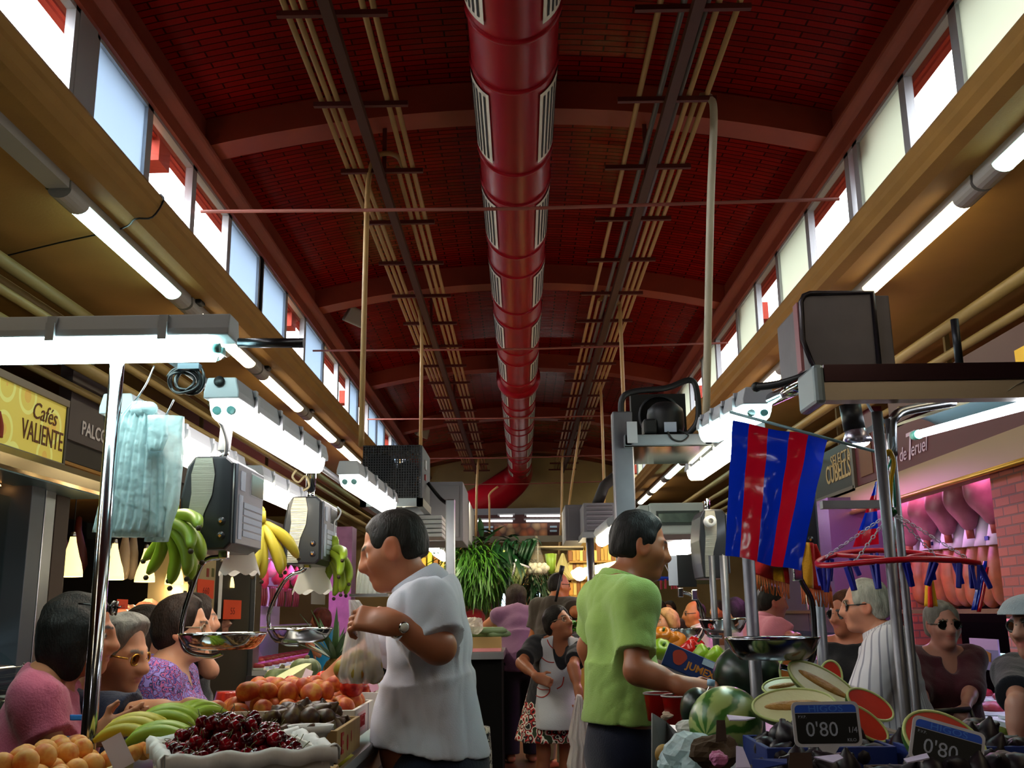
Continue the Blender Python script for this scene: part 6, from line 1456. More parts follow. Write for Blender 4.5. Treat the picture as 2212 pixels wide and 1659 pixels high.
# steel hood beam and oven-tray cabinet above it
xa, xb = at(1766, 830, 2.6).x, at(2260, 830, 2.6).x; zt, zm, zb = at(1900, 786, 2.6).z, at(1900, 822, 2.6).z, at(1900, 862, 2.6).z
hd = T('steel_hood', 'polished steel canopy beam jutting over the ham side of the melon stall', 'canopy', ((xa + xb) / 2, 2.6, zb))
O('upper_band', B().bb((xa + .02, 2.6, zm), (xb, 2.66, zt)), mat('maroon_steel', '#3a2228', .2, .7), hd); O('lower_band', B().bb((xa + .015, 2.605, zb), (xb, 2.66, zm)), mat('polished_steel', '#b8a898', .34, 1), hd)
O('end_plate', B().bb((xa - .012, 2.59, zb - .012), (xa + .018, 2.75, zt)), mat('plate_grey', '#8d9a9e', .4, .5), hd, bevel=.01)

post2(2062, 690, 2072, 786, 3.0, .012, 'dark rod rising from the steel canopy towards the ceiling pipes', zb=at(2072, 786, 3.0).z, m=mat('dark_rod', '#33343a', .4, .6))
a, c_ = at(1736, 800, 3.2), at(1884, 632, 3.2)
tr = T('metal_cabinet', 'dull steel cabinet with a rounded tray front standing on the canopy', 'cabinet', ((a.x + c_.x) / 2, 3.2, a.z))
TRAY = mat('tray_steel', '#6b6568', .45, .55, var=.35, vscale=7, bump=.1, bscale=12)
fr = [(a.x + .035, a.z), (c_.x, a.z), (c_.x, c_.z), (a.x + .04, c_.z), (a.x + .02, c_.z - .008), (a.x + .008, c_.z - .03), (a.x + .035 - .03, a.z + .1)]
O('front_tray', B().prism([(q[0], q[1]) for q in fr], 'y', 3.2, 3.215), TRAY, tr)
O('tray_rim', B().tube([(q[0], 3.198, q[1]) for q in [fr[0], fr[6], fr[5], fr[4], fr[3], fr[2], fr[1]]], .009, 8), mat('rim_steel', '#4a4548', .3, .8), tr)
O('box_shell', B().bb((a.x + .03, 3.215, a.z), (c_.x + .06, 3.6, c_.z - .005)), TRAY, tr, bevel=.004)
O('copper_edge', B().bb((a.x - .006, 3.2, a.z), (a.x + .004, 3.25, c_.z - .03)), mat('pink_edge', '#8f5a60', .4, .5), tr)
# arm and cable by the tilted luminaire
tag(O('support_arm', B().tube([at(1668, 862, 3.1), at(1745, 826, 2.8)], .021, 14), CHROME), 'shiny steel arm joining the tilted luminaire to the canopy', 'arm')
tag(O('thick_cable', B().tube(smooth_path([at(1632, 836, 3.0), at(1680, 830, 2.95), at(1730, 815, 2.9), at(1760, 800, 2.9)], 5), .012, 8).ball(at(1634, 836, 3.0), .016, 10), BLACK), 'thick black cable plugged into the tilted luminaire', 'cable')
# spot lamp
p = at(1852, 952, 2.85); sl = T('spot_lamp', 'black spot lamp with a bright shallow shade beside the corner post', 'lamp', p)
O('socket', B().tube([p + Vector((-.005, 0, .03)), p + Vector((-.012, 0, .105))], .03, 18), BLACK, sl)
O('shade', B().lathe([(.012, .038), (.028, .034), (.036, .012), (.042, -.005), (.04, -.006), (.03, .016), (.01, .03)], 28, tuple(p), (-.1, -.15, 1)), mat('shade_alu', '#b0a8b8', .25, .8), sl)
O('bulb', B().ball(p + Vector((0, 0, -.004)), (.034, .034, .016), 18), emis('spot_bulb', '#ffe8e8', 16), sl)
O('bracket', B().box(p + Vector((.045, 0, .035)), (.035, .008, .016), (0, -.5, 0)), GREYP, sl)
# the striped flag
FB, FR = film('flag_blue', '#0a2ab0', .4, 0, .15, 9), film('flag_red', '#b80c22', .4, 0, .15, 9)
Yf = 2.9; fl_ = T('striped_flag', 'shiny plastic flag in vertical blue and crimson stripes', 'flag', at(1680, 1210, Yf))
TL, TR, BL, BR = at(1583, 908, Yf), at(1789, 948, Yf - .02), at(1569, 1200, Yf + .02), at(1730, 1234, Yf)
def fp(u, v):
    q = TL.lerp(TR, u).lerp(BL.lerp(BR, u), v)
    return q + Vector((0, .018 * math.sin(6.5 * u + 2 * v) + .012 * v * math.sin(11 * u) + .006 * math.sin(20 * v) * (1 - v), .004 * math.sin(9 * u)))
for k, (u0, u1) in enumerate(((0, .19), (.19, .385), (.385, .59), (.59, .785), (.785, 1))):
    O('stripe', B().sheet(lambda u, v: fp(u0 + (u1 - u0) * u, v), 6, 22), FR if k % 2 else FB, fl_)
tag(O('flag_stick', B().tube([at(1576, 890, Yf), at(1930, 986, Yf - .12)], .0045, 8), mat('stick_teal', '#7fa2a8', .4, .3)), 'thin pale stick the striped flag hangs from', 'stick')
# big black hanging scale behind the flag, its pan and arm
q = at(1716, 1040, 3.3)
s3 = dup(s1, (q.x, 3.3, q.z), 0, 'black hanging scale hidden behind the striped flag', scale=(.8, .8, .95))
pc = at(1668, 1378, 3.05)
scale_pan('largest weighing pan, deep and dark, before the dark watermelon', [at(1722, 1236, 3.05), at(1735, 1262, 3.05), at(1752, 1295, 3.05), at(1758, 1340, 3.05), at(1759, 1400, 3.05), at(1752, 1428, 3.05), at(1725, 1446, 3.05), at(1685, 1440, 3.05)], pc, .133, .06, m=mat('pan_dark', '#8a888c', .16, 1))
pc = at(1561, 1338, 4.85); scale_pan('middle weighing pan beside the thin posts', [at(1500, 1285, 4.85), at(1512, 1310, 4.85), at(1518, 1340, 4.85), at(1530, 1372, 4.85), at(1560, 1376, 4.85)], pc, .108, .06)
pc = at(1469, 1358, 5.6); scale_pan('small weighing pan above the peppers', [at(1470, 1280, 5.6), at(1492, 1285, 5.6), at(1512, 1305, 5.6), at(1522, 1335, 5.6), at(1518, 1370, 5.6), at(1495, 1392, 5.6), at(1470, 1392, 5.6)], pc, .115, .045)
q = at(1538, 1100, 4.9); s4 = dup(s2, (q.x, 4.9, q.z), 0, 'steel faced hanging scale with a paper roll left of the flag', scale=(.85, .8, 1.15))
pr = T('paper_roll', 'white paper roll sticking out beside the steel faced scale', 'paper roll', at(1536, 1125, 4.8)); O('roll', B().lathe([(.012, 0), (.026, 0), (.026, .06), (.012, .06), (.012, 0)], 22, tuple(at(1536, 1125, 4.8)), (0, 1, 0)), WHITEP, pr)
# fringed scarves
SR, SY = cloth('scarf_red', '#b01812'), cloth('scarf_yellow', '#c08a14'); FRNG = mat('fringe', '#c0602a', .8)
def scarf(lab, tl, tr_, bl, br, Y, bands):
    t = T('fringed_scarf', lab, 'scarf', at((bl[0] + br[0]) / 2, bl[1], Y)); A, Bq, C_, D = at(*tl, Y), at(*tr_, Y), at(*bl, Y), at(*br, Y)
    f = lambda u, v: A.lerp(Bq, u).lerp(C_.lerp(D, u), v) + Vector((0, .012 * math.sin(9 * u + 3 * v), 0))
    for k, (u0, u1, m) in enumerate(bands): O('band', B().sheet(lambda u, v: f(u0 + (u1 - u0) * u, v), 5, 10), m, t, solid=.004)
    fb = B()
    for k in range(26):
        u = (k + .5) / 26; a = f(u, 1); fb.tube([a, a + Vector((.003 * math.sin(k * 3), 0, -.028)), a + Vector((.006 * math.sin(k * 5), 0, -.05))], .0022, 4)
    O('fringe', fb, FRNG, t)
scarf('red and yellow fringed scarf hanging below the striped flag', (1622, 1195), (1700, 1205), (1620, 1238), (1704, 1262), 3.5, [(0, .62, SR), (.62, .88, SY), (.88, 1, SR)])
scarf('red and yellow fringed scarf hanging behind the largest pan arm', (1736, 1170), (1764, 1175), (1730, 1268), (1796, 1278), 3.15, [(0, .42, SY), (.42, 1, SR)])
pn = T('pennant', 'folded blue and red pennant behind the corner post', 'flag', at(1868, 1180, 3.5)); A, Bq, C_ = at(1893, 1040, 3.5), at(1900, 1175, 3.5), at(1842, 1182, 3.5)
for k, (u0, u1) in enumerate(((0, .22), (.22, .48), (.48, .75), (.75, 1))):
    O('stripe', B().sheet(lambda u, v: A.lerp(C_.lerp(Bq, u), u0 + (u1 - u0) * v) + Vector((0, .01 * math.sin(7 * u), 0)), 6, 4), FB if k in (0, 2) else FR, pn)
q = at(2010, 1260, 4.2); pn2 = T('pennant', 'red and yellow pennant rolled on a stick above the maroon top woman', 'flag', q); O('cloth', drape(B(), [(2004, 2014, 1240), (1998, 2020, 1275), (1996, 2026, 1310)], 4.2, .02, 14, .004, 3), SY, pn2); O('cloth_band', drape(B(), [(2007, 2011, 1240), (2004, 2013, 1275), (2004, 2016, 1312)], 4.19, .022, 8, .002, 3), SR, pn2)
pn3 = T('pennant', 'blue and crimson pennant on a stick near the brick pillar', 'flag', at(2115, 1300, 4.6)); O('cloth', drape(B(), [(2126, 2132, 1212), (2108, 2126, 1270), (2098, 2112, 1318)], 4.6, .02, 12, .004, 3), FB, pn3); O('cloth_band', drape(B(), [(2130, 2136, 1225), (2120, 2128, 1275), (2110, 2118, 1322)], 4.59, .02, 8, .003, 3), FR, pn3)
# peg hanger
c = at(1936, 1208, 2.72); pg = T('peg_hanger', 'red oval clothes peg hanger with blue pegs on white chains', 'peg hanger', c)
RP = mat('red_plastic', '#c01226', .3); BP = mat('blue_peg', '#141c9a', .35); CHN = mat('chain_white', '#c8ccd8', .4)
ringp = lambda a, k=1: c + Vector((.205 * k * math.cos(a), .16 * k * math.sin(a), .020 * math.sin(a) - .012 * math.cos(2 * a)))
O('ring', B().tube([ringp(2 * PI * i / 48) for i in range(48)], .0075, 10, closed=True), RP, pg)
for a in (.9, 2.2, 4.0, 5.4): O('spoke', B().tube([c + Vector((0, 0, .0)), ringp(a)], .006, 8), RP, pg)
for k in range(17):
    a = 2 * PI * k / 17 + .1; q = ringp(a); r3 = Euler((rnd.uniform(-.3, .3), rnd.uniform(-.25, .25), rnd.uniform(0, 3))).to_matrix()
    O('peg', B().box(q + r3 @ Vector((.005, 0, -.038)), (.008, .012, .062), r3 @ Euler((0, .09, 0)).to_matrix()).box(q + r3 @ Vector((-.005, 0, -.038)), (.008, .012, .062), r3 @ Euler((0, -.09, 0)).to_matrix()), BP, pg, bevel=.002)
top = at(1926, 1106, 2.7)
O('bead', B().ball(top, .014, 16), mat('green_bead', '#0c4a24', .2), pg)
for a in (.75, 2.5, 3.9, 5.6):
    e = ringp(a); cb = B(); n = 13
    for i in range(n):
        q = top.lerp(e, (i + .5) / n); d = (e - top).normalized(); s_ = d.orthogonal().normalized(); w_ = d.cross(s_)
        if i % 2: s_, w_ = w_, s_
        cb.tube([q + d * (.0075 * math.cos(t)) + s_ * (.0042 * math.sin(t)) for t in [2 * PI * j / 10 for j in range(10)]], .0015, 5, closed=True)
    O('chain', cb, CHN, pg)
O('hook', B().tube(smooth_path([at(1922, 1100, 2.7), at(1924, 1040, 2.7), at(1930, 1000, 2.7), at(1922, 975, 2.7), at(1912, 985, 2.7)], 5), .0065, 8), mat('yellow_plastic', '#c8a010', .35), pg)
O('string', B().tube([at(1916, 1095, 2.7), at(1912, 1030, 2.7), at(1926, 990, 2.7)], .003, 5).tube([at(1934, 1095, 2.7), at(1930, 1020, 2.7)], .003, 5), mat('teal_string', '#2a9a8a', .5), pg)
tag(O('white_rag', drape(B(), [(1912, 1930, 1125), (1906, 1936, 1150), (1910, 1932, 1178)], 2.68, .02, 14, .004, 3), BAGM), 'scrap of white plastic tied to the corner post behind the chains', 'rag')
tag(O('cross_rail', B().bb(tuple(at(1778, 1098, 2.9)), tuple(at(1912, 1082, 2.93))), GALV), 'flat grey rail joining the flag scale to the corner post', 'rail')
tag(O('wire_clip', B().tube(smooth_path([at(1872, 868, 2.8), at(1885, 890, 2.78), at(1905, 905, 2.76), at(1925, 930, 2.74), at(1932, 960, 2.72), at(1924, 980, 2.72)], 5), .004, 6), mat('blue_wire', '#7d95a8', .4)), 'pale wire curling from the canopy to the peg hanger hook', 'wire')
# blue peg hanger far behind the green vendor
c = at(1418, 1250, 6.5); pb = T('peg_hanger', 'small blue peg hanger with red pegs in front of the green vendor\'s face', 'peg hanger', c)
O('ring', B().tube([c + Vector((.13 * math.cos(a), .1 * math.sin(a), 0)) for a in [2 * PI * i / 32 for i in range(32)]], .010, 8, closed=True), mat('blue_plastic', '#1238b0', .35), pb)
for k in range(10): O('peg', B().box(c + Vector((.13 * math.cos(k * .63), .1 * math.sin(k * .63), -.035)), (.012, .012, .06)), mat('red_peg', '#a01830', .4), pb)
O('cord', B().tube([c + Vector((-.1, 0, 0)), c + Vector((0, 0, .2)), c + Vector((.1, 0, 0))], .004, 5), WHITEP, pb)
# white heater box, and slatted cooling units beyond the square post
a, c_ = at(1405, 1155, 6.2), at(1520, 1085, 6.2)
wb = T('fan_unit', 'white cooling fan unit with a dark oblong window above the green vendor\'s head', 'cooling unit', ((a.x + c_.x) / 2, 6.2, a.z))
O('shell', B().bb((a.x, 6.2, a.z), (c_.x, 6.7, c_.z)), mat('unit_white', '#b9c2bc', .5), wb, bevel=.01); O('end_box', B().bb((a.x - .06, 6.22, a.z + .05), (a.x, 6.65, c_.z - .01)), MATS['unit_white'], wb, bevel=.006)
O('window_frame', B().bb((a.x + .04, 6.19, a.z + .055), (c_.x - .03, 6.2, c_.z - .05)), mat('seal_dark', '#3a4440', .5), wb); O('glass', B().bb((a.x + .05, 6.182, a.z + .07), (c_.x - .04, 6.191, c_.z - .065)), mat('window_green', '#75877c', .12, .3, var=.6, vscale=12), wb, bevel=.01)
a, c_ = at(1262, 1150, 9.2), at(1328, 1086, 9.2)
su = T('slatted_unit', 'grey slatted cooling unit on a post beyond the square post', 'cooling unit', ((a.x + c_.x) / 2, 9.2, a.z)); O('shell', B().bb((a.x, 9.2, a.z), (c_.x, 9.8, c_.z)), GCAB, su)
for k in range(6): O('slat', B().box(((a.x + c_.x) / 2, 9.19, a.z + .03 + k * .04), (c_.x - a.x - .05, .03, .012), (.5, 0, 0)), mat('slat_grey', '#8d8a92', .4, .4), su)
O('foot', B().bb((a.x - .02, 9.15, a.z - .05), (c_.x + .02, 9.85, a.z)), GALV, su)
gcab(1222, 1262, 1090, 1168, 9.8, .8, 'grey metal cabinet left of the slatted cooling unit')
post2(1274, 1155, 1278, 1290, 9.3, .036, 'pale steel post under the slatted cooling unit', m=STEEL)
tag(O('cable_bundle', B().tube([at(1290, 1090, 9.3), at(1305, 1050, 9.3), at(1328, 1030, 9.3)], .05, 8), mat('cable_dark', '#24201e', .7)), 'bundle of dark pipes rising from the slatted cooling unit', 'cable')
# hanging boards between the flag scale and the green vendor
for (l, r, t_, b_, Y, m, lab) in ((1464, 1502, 1198, 1268, 5.4, mat('board_black', '#17191e', .6), 'black board hanging beside the olive board'), (1500, 1532, 1195, 1262, 5.5, mat('board_olive', '#3a3616', .6), 'dark olive board hanging next to the steel faced scale'), (1446, 1462, 1200, 1265, 5.35, LBL, 'pale price list hanging left of the black board')):
    a, c_ = at(l, b_, Y), at(r, t_, Y); tag(O('hanging_board', B().bb((a.x, Y, a.z), (c_.x, Y + .02, c_.z)), m, bevel=.002), lab, 'board')
# ---- melons and other fruit on the right counter
def melon_mat(key, c1, c2, k=9, bw=.5):
    m = bpy.data.materials.new(key); MATS[key] = m; t = NT(m); b = t.n('ShaderNodeBsdfPrincipled'); t.l(b.outputs[0], t.out.inputs[0])
    tc = t.n('ShaderNodeTexCoord'); sp = t.n('ShaderNodeSeparateXYZ'); t.l(tc.outputs['Object'], sp.inputs[0])
    at2 = t.n('ShaderNodeMath', operation='ARCTAN2'); t.l(sp.outputs[1], at2.inputs[0]); t.l(sp.outputs[2], at2.inputs[1])
    nz = t.n('ShaderNodeTexNoise'); nz.inputs['Scale'].default_value = 16; nz.inputs['Detail'].default_value = 3; t.l(tc.outputs['Object'], nz.inputs[0])
    ad = t.n('ShaderNodeMath', operation='MULTIPLY_ADD'); ad.inputs[1].default_value = 1.0; t.l(nz.outputs[0], ad.inputs[0]); t.l(at2.outputs[0], ad.inputs[2])
    ml = t.n('ShaderNodeMath', operation='MULTIPLY'); ml.inputs[1].default_value = k; t.l(ad.outputs[0], ml.inputs[0]); sn = t.n('ShaderNodeMath', operation='SINE'); t.l(ml.outputs[0], sn.inputs[0])
    rp = t.n('ShaderNodeValToRGB'); e = rp.color_ramp.elements; e[0].position = bw - .15; e[0].color = lin(c1); e[1].position = bw + .2; e[1].color = lin(c2)
    mm = t.n('ShaderNodeMath', operation='MULTIPLY_ADD'); mm.inputs[1].default_value = .5; mm.inputs[2].default_value = .5; t.l(sn.outputs[0], mm.inputs[0]); t.l(mm.outputs[0], rp.inputs[0]); t.l(rp.outputs[0], b.inputs['Base Color'])
    b.inputs['Roughness'].default_value = .3; return m
WST = melon_mat('watermelon_striped', '#97a860', '#3a6a24', 8); WDK = melon_mat('watermelon_dark', '#101a10', '#16281a', 7)
def melon(lab, c, r, m, rot, name='watermelon', cat='watermelon'):
    o = O(name, B().ball((0, 0, 0), r, 32), m); tag(o, lab, cat); o.location = c; o.rotation_euler = rot; return o
melon('pale striped watermelon resting on the crate edge', at(1568, 1560, 2.85), (.115, .094, .092), WST, (.4, -.2, .9))
melon('very dark watermelon under the largest weighing pan', at(1615, 1462, 3.45), (.115, .11, .105), WDK, (0, 0, .4))
melon('striped watermelon peeking out behind the dark one', at(1665, 1448, 3.75), (.12, .10, .10), WST, (0, .4, .2))
melon('small dark green melon behind the bottle', at(1508, 1532, 3.25), (.055, .06, .065), WDK, (0, 0, 0), 'green_melon', 'melon')
MFL = mat('honeydew_flesh', '#d3cf9c', .28, var=.15, vscale=9, bump=.1); SEED = mat('seed_orange', '#b0803a', .4, var=.5, vscale=30, bump=.6, bscale=60); MRD = mat('melon_rind', '#5f6a2c', .45)
def half(lab, c, L, W, D, rot, fl, rd, seed=None, cat='melon half', name='melon_half'):
    t = T(name, lab, cat, c); t.rotation_euler = rot; n = 36
    O('rind', B().sheet(lambda u, v: (L * math.cos(2 * PI * u) * math.cos(v * PI / 2), W * math.sin(2 * PI * u) * math.cos(v * PI / 2), -D * math.sin(v * PI / 2)), n, 8), rd, t, local=True)
    fb = B(); fb.add([(L * .97 * math.cos(2 * PI * i / n), W * .97 * math.sin(2 * PI * i / n), .001) for i in range(n)], [list(range(n))]); O('flesh', fb, fl, t, local=True)
    O('rim', B().tube([(L * .985 * math.cos(2 * PI * i / n), W * .985 * math.sin(2 * PI * i / n), 0) for i in range(n)], .004, 6, closed=True), mat('rim_pale', '#b8c27a', .4), t, local=True)
    if seed:
        O('seeds', B().ball((0, 0, .001), (L * .72, W * .28, .006), 20), seed, t, local=True)
    return t
half('cut half of a pale melon lying nearest the price board, face tipped up', at(1716, 1524, 2.75), .108, .062, .05, (R_(38), R_(-3), R_(-5)), MFL, MRD, SEED)
half('cut half of a pale melon leaning diagonally against the other', at(1778, 1478, 2.95), .105, .052, .05, (R_(50), R_(30), R_(-8)), MFL, MRD, SEED)
half('small cut melon piece behind the leaning half', at(1690, 1482, 3.15), .06, .035, .04, (R_(35), R_(-8), R_(0)), MFL, MRD, SEED)
half('red watermelon half with a shiny wet face beside the striped shirt', at(1880, 1522, 2.85), .07, .042, .05, (R_(55), R_(22), R_(10)), WMR, RIND, None, 'watermelon half', 'watermelon_half')
half('red watermelon slice behind the nearer price board', at(1868, 1562, 2.6), .065, .035, .05, (R_(55), R_(35), R_(0)), WMR, RIND, None, 'watermelon half', 'watermelon_half')
half('large film wrapped watermelon half behind the tilted price board', at(2042, 1604, 2.42), .098, .072, .07, (R_(58), R_(20), R_(0)), WMR, RIND, None, 'watermelon half', 'watermelon_half')
half('wedge of orange melon behind the leaning melon half', at(1705, 1455, 3.35), .03, .05, .04, (R_(80), R_(0), R_(0)), mat('orange_flesh', '#c8702a', .4), MRD, None)
half('upright red watermelon piece behind the thin post', at(1795, 1462, 3.3), .035, .05, .04, (R_(80), R_(10), R_(0)), WMR, RIND, None, 'watermelon half', 'watermelon_half')
# dark figs in card crates
CARDB = mat('brown_card', '#3c261c', .8, var=.2, vscale=6); BLUEC = mat('blue_card', '#14286c', .6); LILC = mat('lilac_card', '#c9c0e0', .6)
zf = 1.02
fd = fruit('dark_fig', '', 'fig', figp, FIGD, 12); fdl = Lay(fd)
fcs = [(.50, .74, 2.14, 2.42, 'brown card crate of dark figs nearest the pale striped watermelon'), (.76, 1.12, 2.14, 2.40, 'brown card crate of dark figs between the two price boards'), (.56, .86, 2.46, 2.72, 'blue edged crate of dark figs behind the nearer price board'), (.88, 1.2, 2.44, 2.70, 'blue edged crate of dark figs under the watermelon slices')]
for i, (x0, x1, y0, y1, lab) in enumerate(fcs):
    c4 = open_crate('fig_crate', lab, x0, x1, y0, y1, zr + .005 + (.03 if i > 1 else 0), .105, CARDB if i < 2 else BLUEC, base=CARDB)
    heap(fdl, x0 + .03, x1 - .03, y0 + .03, y1 - .03, lambda x, y: zr + .09 + (.03 if i > 1 else 0), .046, 'dark ripe fig in the %s' % lab.split(' of dark figs')[0].replace('crate', 'fig crate') + (' by the watermelon', ' between the price boards', ' behind the near price board', ' under the watermelon slices')[i], 'dark figs ' + ('by the watermelon', 'between the price boards', 'behind the near price board', 'under the watermelon slices')[i], 2, .2, (.95, 1.2))
def flap(lab, pts, Y, m):
    t = B(); q = [at(a, b_, Y + dy) for a, b_, dy in pts]; t.add(q, [list(range(len(q)))]); tag(O('card_flap', t, m, solid=.003), lab, 'card flap')
flap('white topped card flap above the near dark figs', [(1570, 1545, 0), (1632, 1551, 0), (1612, 1556, -.03), (1576, 1556, -.03)], 2.5, LILC)
flap('brown card tab standing beside the pale striped watermelon', [(1548, 1556, 0), (1566, 1556, 0), (1570, 1600, -.02), (1546, 1602, -.02)], 2.5, CARDB)
flap('lilac card flap sticking up at the crate corner', [(1590, 1612, 0), (1604, 1614, 0), (1622, 1659, -.03), (1590, 1659, -.03)], 2.2, LILC)
flap('brown card tab at the front of the near fig crate', [(1706, 1626, 0), (1752, 1626, 0), (1756, 1665, -.01), (1702, 1665, -.01)], 2.12, CARDB)
flap('blue edge of card at the front of the near fig crate', [(1625, 1640, 0), (1700, 1640, 0), (1700, 1650, -.02), (1625, 1665, -.02)], 2.13, BLUEC)
flap('white topped flap at the front between the price boards', [(1758, 1636, 0), (1812, 1630, 0), (1822, 1638, -.01), (1800, 1648, -.02)], 2.13, LILC)
flap('second white topped flap under the tilted price board', [(1952, 1640, 0), (2002, 1628, 0), (2008, 1638, -.01), (1960, 1648, -.02)], 2.13, LILC)
# price boards
def price_board(lab, px, py, Y, rot):
    p = at(px, py, Y); t = T('price_board', lab, 'price sign', (p.x, Y, p.z - .1)); w, h = .146, .092
    mm = Matrix.Translation(p) @ Euler(rot).to_matrix().to_4x4() @ Matrix.Rotation(PI / 2, 4, 'X')
    def rr(w, h, r): return [(sx * (w / 2 - r) + r * math.cos(a), sy * (h / 2 - r) + r * math.sin(a)) for sx, sy, a0 in ((1, 1, 0), (-1, 1, PI / 2), (-1, -1, PI), (1, -1, 1.5 * PI)) for a in [a0 + PI / 2 * i / 4 for i in range(5)]]
    O('board', B().prism(rr(w, h, .012), 'z', -.003, 0).xf(mm), mat('board_white', '#b9b7bd', .5), t)
    O('black_field', B().prism([(x, min(y, .022)) for x, y in rr(w - .013, h - .013, .009)], 'z', 0, .0008).xf(mm), mat('board_field', '#08090c', .5), t)
    O('blue_field', B().prism([(x, max(y, .0235)) for x, y in rr(w - .013, h - .013, .009)], 'z', 0, .0008).xf(mm), mat('board_blue', '#1f4fb8', .5), t)
    O('spike', B().prism([(-.022, -h / 2), (.022, -h / 2), (.008, -h / 2 - .018), (.006, -.1), (-.006, -.1), (-.008, -h / 2 - .018)], 'z', -.003, -.0005).xf(mm), MATS['board_white'], t)
    CK = mat('chalk', '#9aa0b0', .9); CKB = mat('chalk_blue', '#4a7ad0', .9); mt = lambda x, y: mm @ Matrix.Translation((x, y, .0012))
    text('HIGOS', .019, CKB, t, mt(0, .031), 'figures', ext=.0003, sx=1.35); text("0'80", .042, CK, t, mt(-.012, -.012), 'figures', ext=.0003, sx=1.0)
    text('P.V.P.', .008, CK, t, mt(-.052, .015), 'small_print', ext=.0003); text('KILO', .009, CK, t, mt(.05, -.033), 'small_print', ext=.0003); text('1/4', .017, CK, t, mt(.054, -.013), 'figures', ext=.0003)
price_board('upright black and blue price board among the dark figs', 1786, 1564, 2.28, (-.12, R_(0), R_(2)))
price_board('tilted black and blue price board before the wrapped watermelon', 2046, 1612, 2.22, (-.25, R_(16), R_(-8)))
# blue lettered boxes, peppers, red baskets, paper, bottle
a, c_ = at(1442, 1440, 3.9), at(1560, 1440, 3.9)
bx = T('pepper_box', 'tilted blue fruit box with a red fruit print and orange lettering', 'box', at(1500, 1450, 3.9))
mm = Matrix.Translation(at(1502, 1440, 3.85)) @ Euler((-.15, R_(24), -.15)).to_matrix().to_4x4()
O('shell', B().box((0, .06, 0), (.235, .14, .085)).xf(mm), mat('box_blue', '#14245c', .5), bx, bevel=.003)
mt = mm @ Matrix.Rotation(PI / 2, 4, 'X')
O('fruit_print', B().prism([(-.065 + .026 * math.cos(a_) * (1 + .15 * math.sin(3 * a_)), .006 + .028 * math.sin(a_)) for a_ in [2 * PI * i / 20 for i in range(20)]], 'z', .010, .0112).xf(mt), mat('print_red', '#b0301e', .6), bx)
text('JUMEX', .036, mat('print_orange', '#c0701c', .6), bx, mt @ Matrix.Translation((.022, -.008, .0112)), 'figures', ext=.0003, sx=1.0, bold=.001)
O('sticker', B().box((.04, -.0115, .028), (.045, .001, .022)).box((.103, -.0115, -.005), (.03, .001, .05)).xf(mm), LBL, bx)
bx2 = T('pepper_box', 'dark blue box with a red print below the tilted one', 'box', at(1450, 1492, 3.7)); p = at(1450, 1492, 3.7); O('shell', B().box(p, (.16, .2, .06)), MATS['box_blue'], bx2, bevel=.003); O('fruit_print', B().ball(p + Vector((-.035, -.1, 0)), (.02, .002, .018), 12), MATS['print_red'], bx2)
def pepper(lab, px, py, Y, r, m, rot=(0, 0, 0)):
    t = T('bell_pepper', lab, 'pepper', at(px, py, Y)); t.rotation_euler = rot; n = 24; vs = []; fs = []; pr = [(0, -1), (.45, -1.05), (.7, -.8), (.85, -.2), (1, .4), (.9, .8), (.5, .95), (.2, .8), (0, .75)]
    for (rr, h) in pr:
        for k in range(n): a_ = 2 * PI * k / n; q = rr * (1 - .12 * abs(math.sin(a_ * 2)) ** .5 * -1 + -.12); vs.append((r * q * math.cos(a_), r * q * math.sin(a_), r * h))
    for i in range(len(pr) - 1):
        for k in range(n): fs.append((i * n + k, i * n + (k + 1) % n, (i + 1) * n + (k + 1) % n, (i + 1) * n + k))
    O('flesh', B().add(vs, fs, 0, True), m, t, local=True); O('stem', B().tube([(0, 0, r * .7), (.1 * r, 0, r * 1.2)], r * .14, 6), mat('pepper_stem', '#4a6a2a', .6), t, local=True)
PR, PO, PG = mat('pepper_red', '#b01410', .2), mat('pepper_orange', '#c0701a', .25), mat('pepper_green', '#7a9a1c', .3)
pepper('large red pepper at the end of the orange peppers', 1500, 1398, 4.8, .042, PR, (.5, .5, 0)); pepper('red pepper just below the small pan', 1488, 1402, 4.6, .038, PR, (1.2, .2, 1))
for i, (px, py) in enumerate(((1432, 1376), (1448, 1384), (1462, 1388))): pepper('%s orange pepper from the green vendor\'s shirt' % names[i], px, py, 4.7, .042, PO, (.6, .3 * i, i))
pepper('pale green pepper beside the green vendor', 1428, 1404, 4.3, .040, PG, (.8, .3, 0)); pepper('yellow green pepper behind the tilted blue box', 1545, 1418, 4.3, .04, PG, (.4, 1, 0)); pepper('pale green pepper behind the box sticker', 1515, 1412, 4.35, .036, PG, (.9, .4, 1))
RBK = mat('basket_red', '#b0140f', .3)
for (px, py, Y, lab) in ((1428, 1522, 3.5, 'red plastic basket against the green vendor'), (1468, 1528, 3.4, 'brighter red plastic tub beside the bottle')):
    p = at(px, py, Y); t = T('red_basket', lab, 'basket', p); O('shell', B().lathe([(0, -.05), (.045, -.05), (.055, .035), (.058, .037), (.05, .03), (.042, -.045), (0, -.045)], 20, tuple(p)), RBK, t)
    O('rim', B().tube([p + Vector((.057 * math.cos(a_), .057 * math.sin(a_), .036)) for a_ in [2 * PI * i / 24 for i in range(24)]], .003, 6, closed=True), mat('rim_clear', '#b8a8a8', .3), t)
bo = at(1533, 1508, 3.32); bt = T('water_bottle', 'clear plastic water bottle with a pale blue cap in the green vendor\'s hand', 'bottle', bo - Vector((0, 0, .06)))
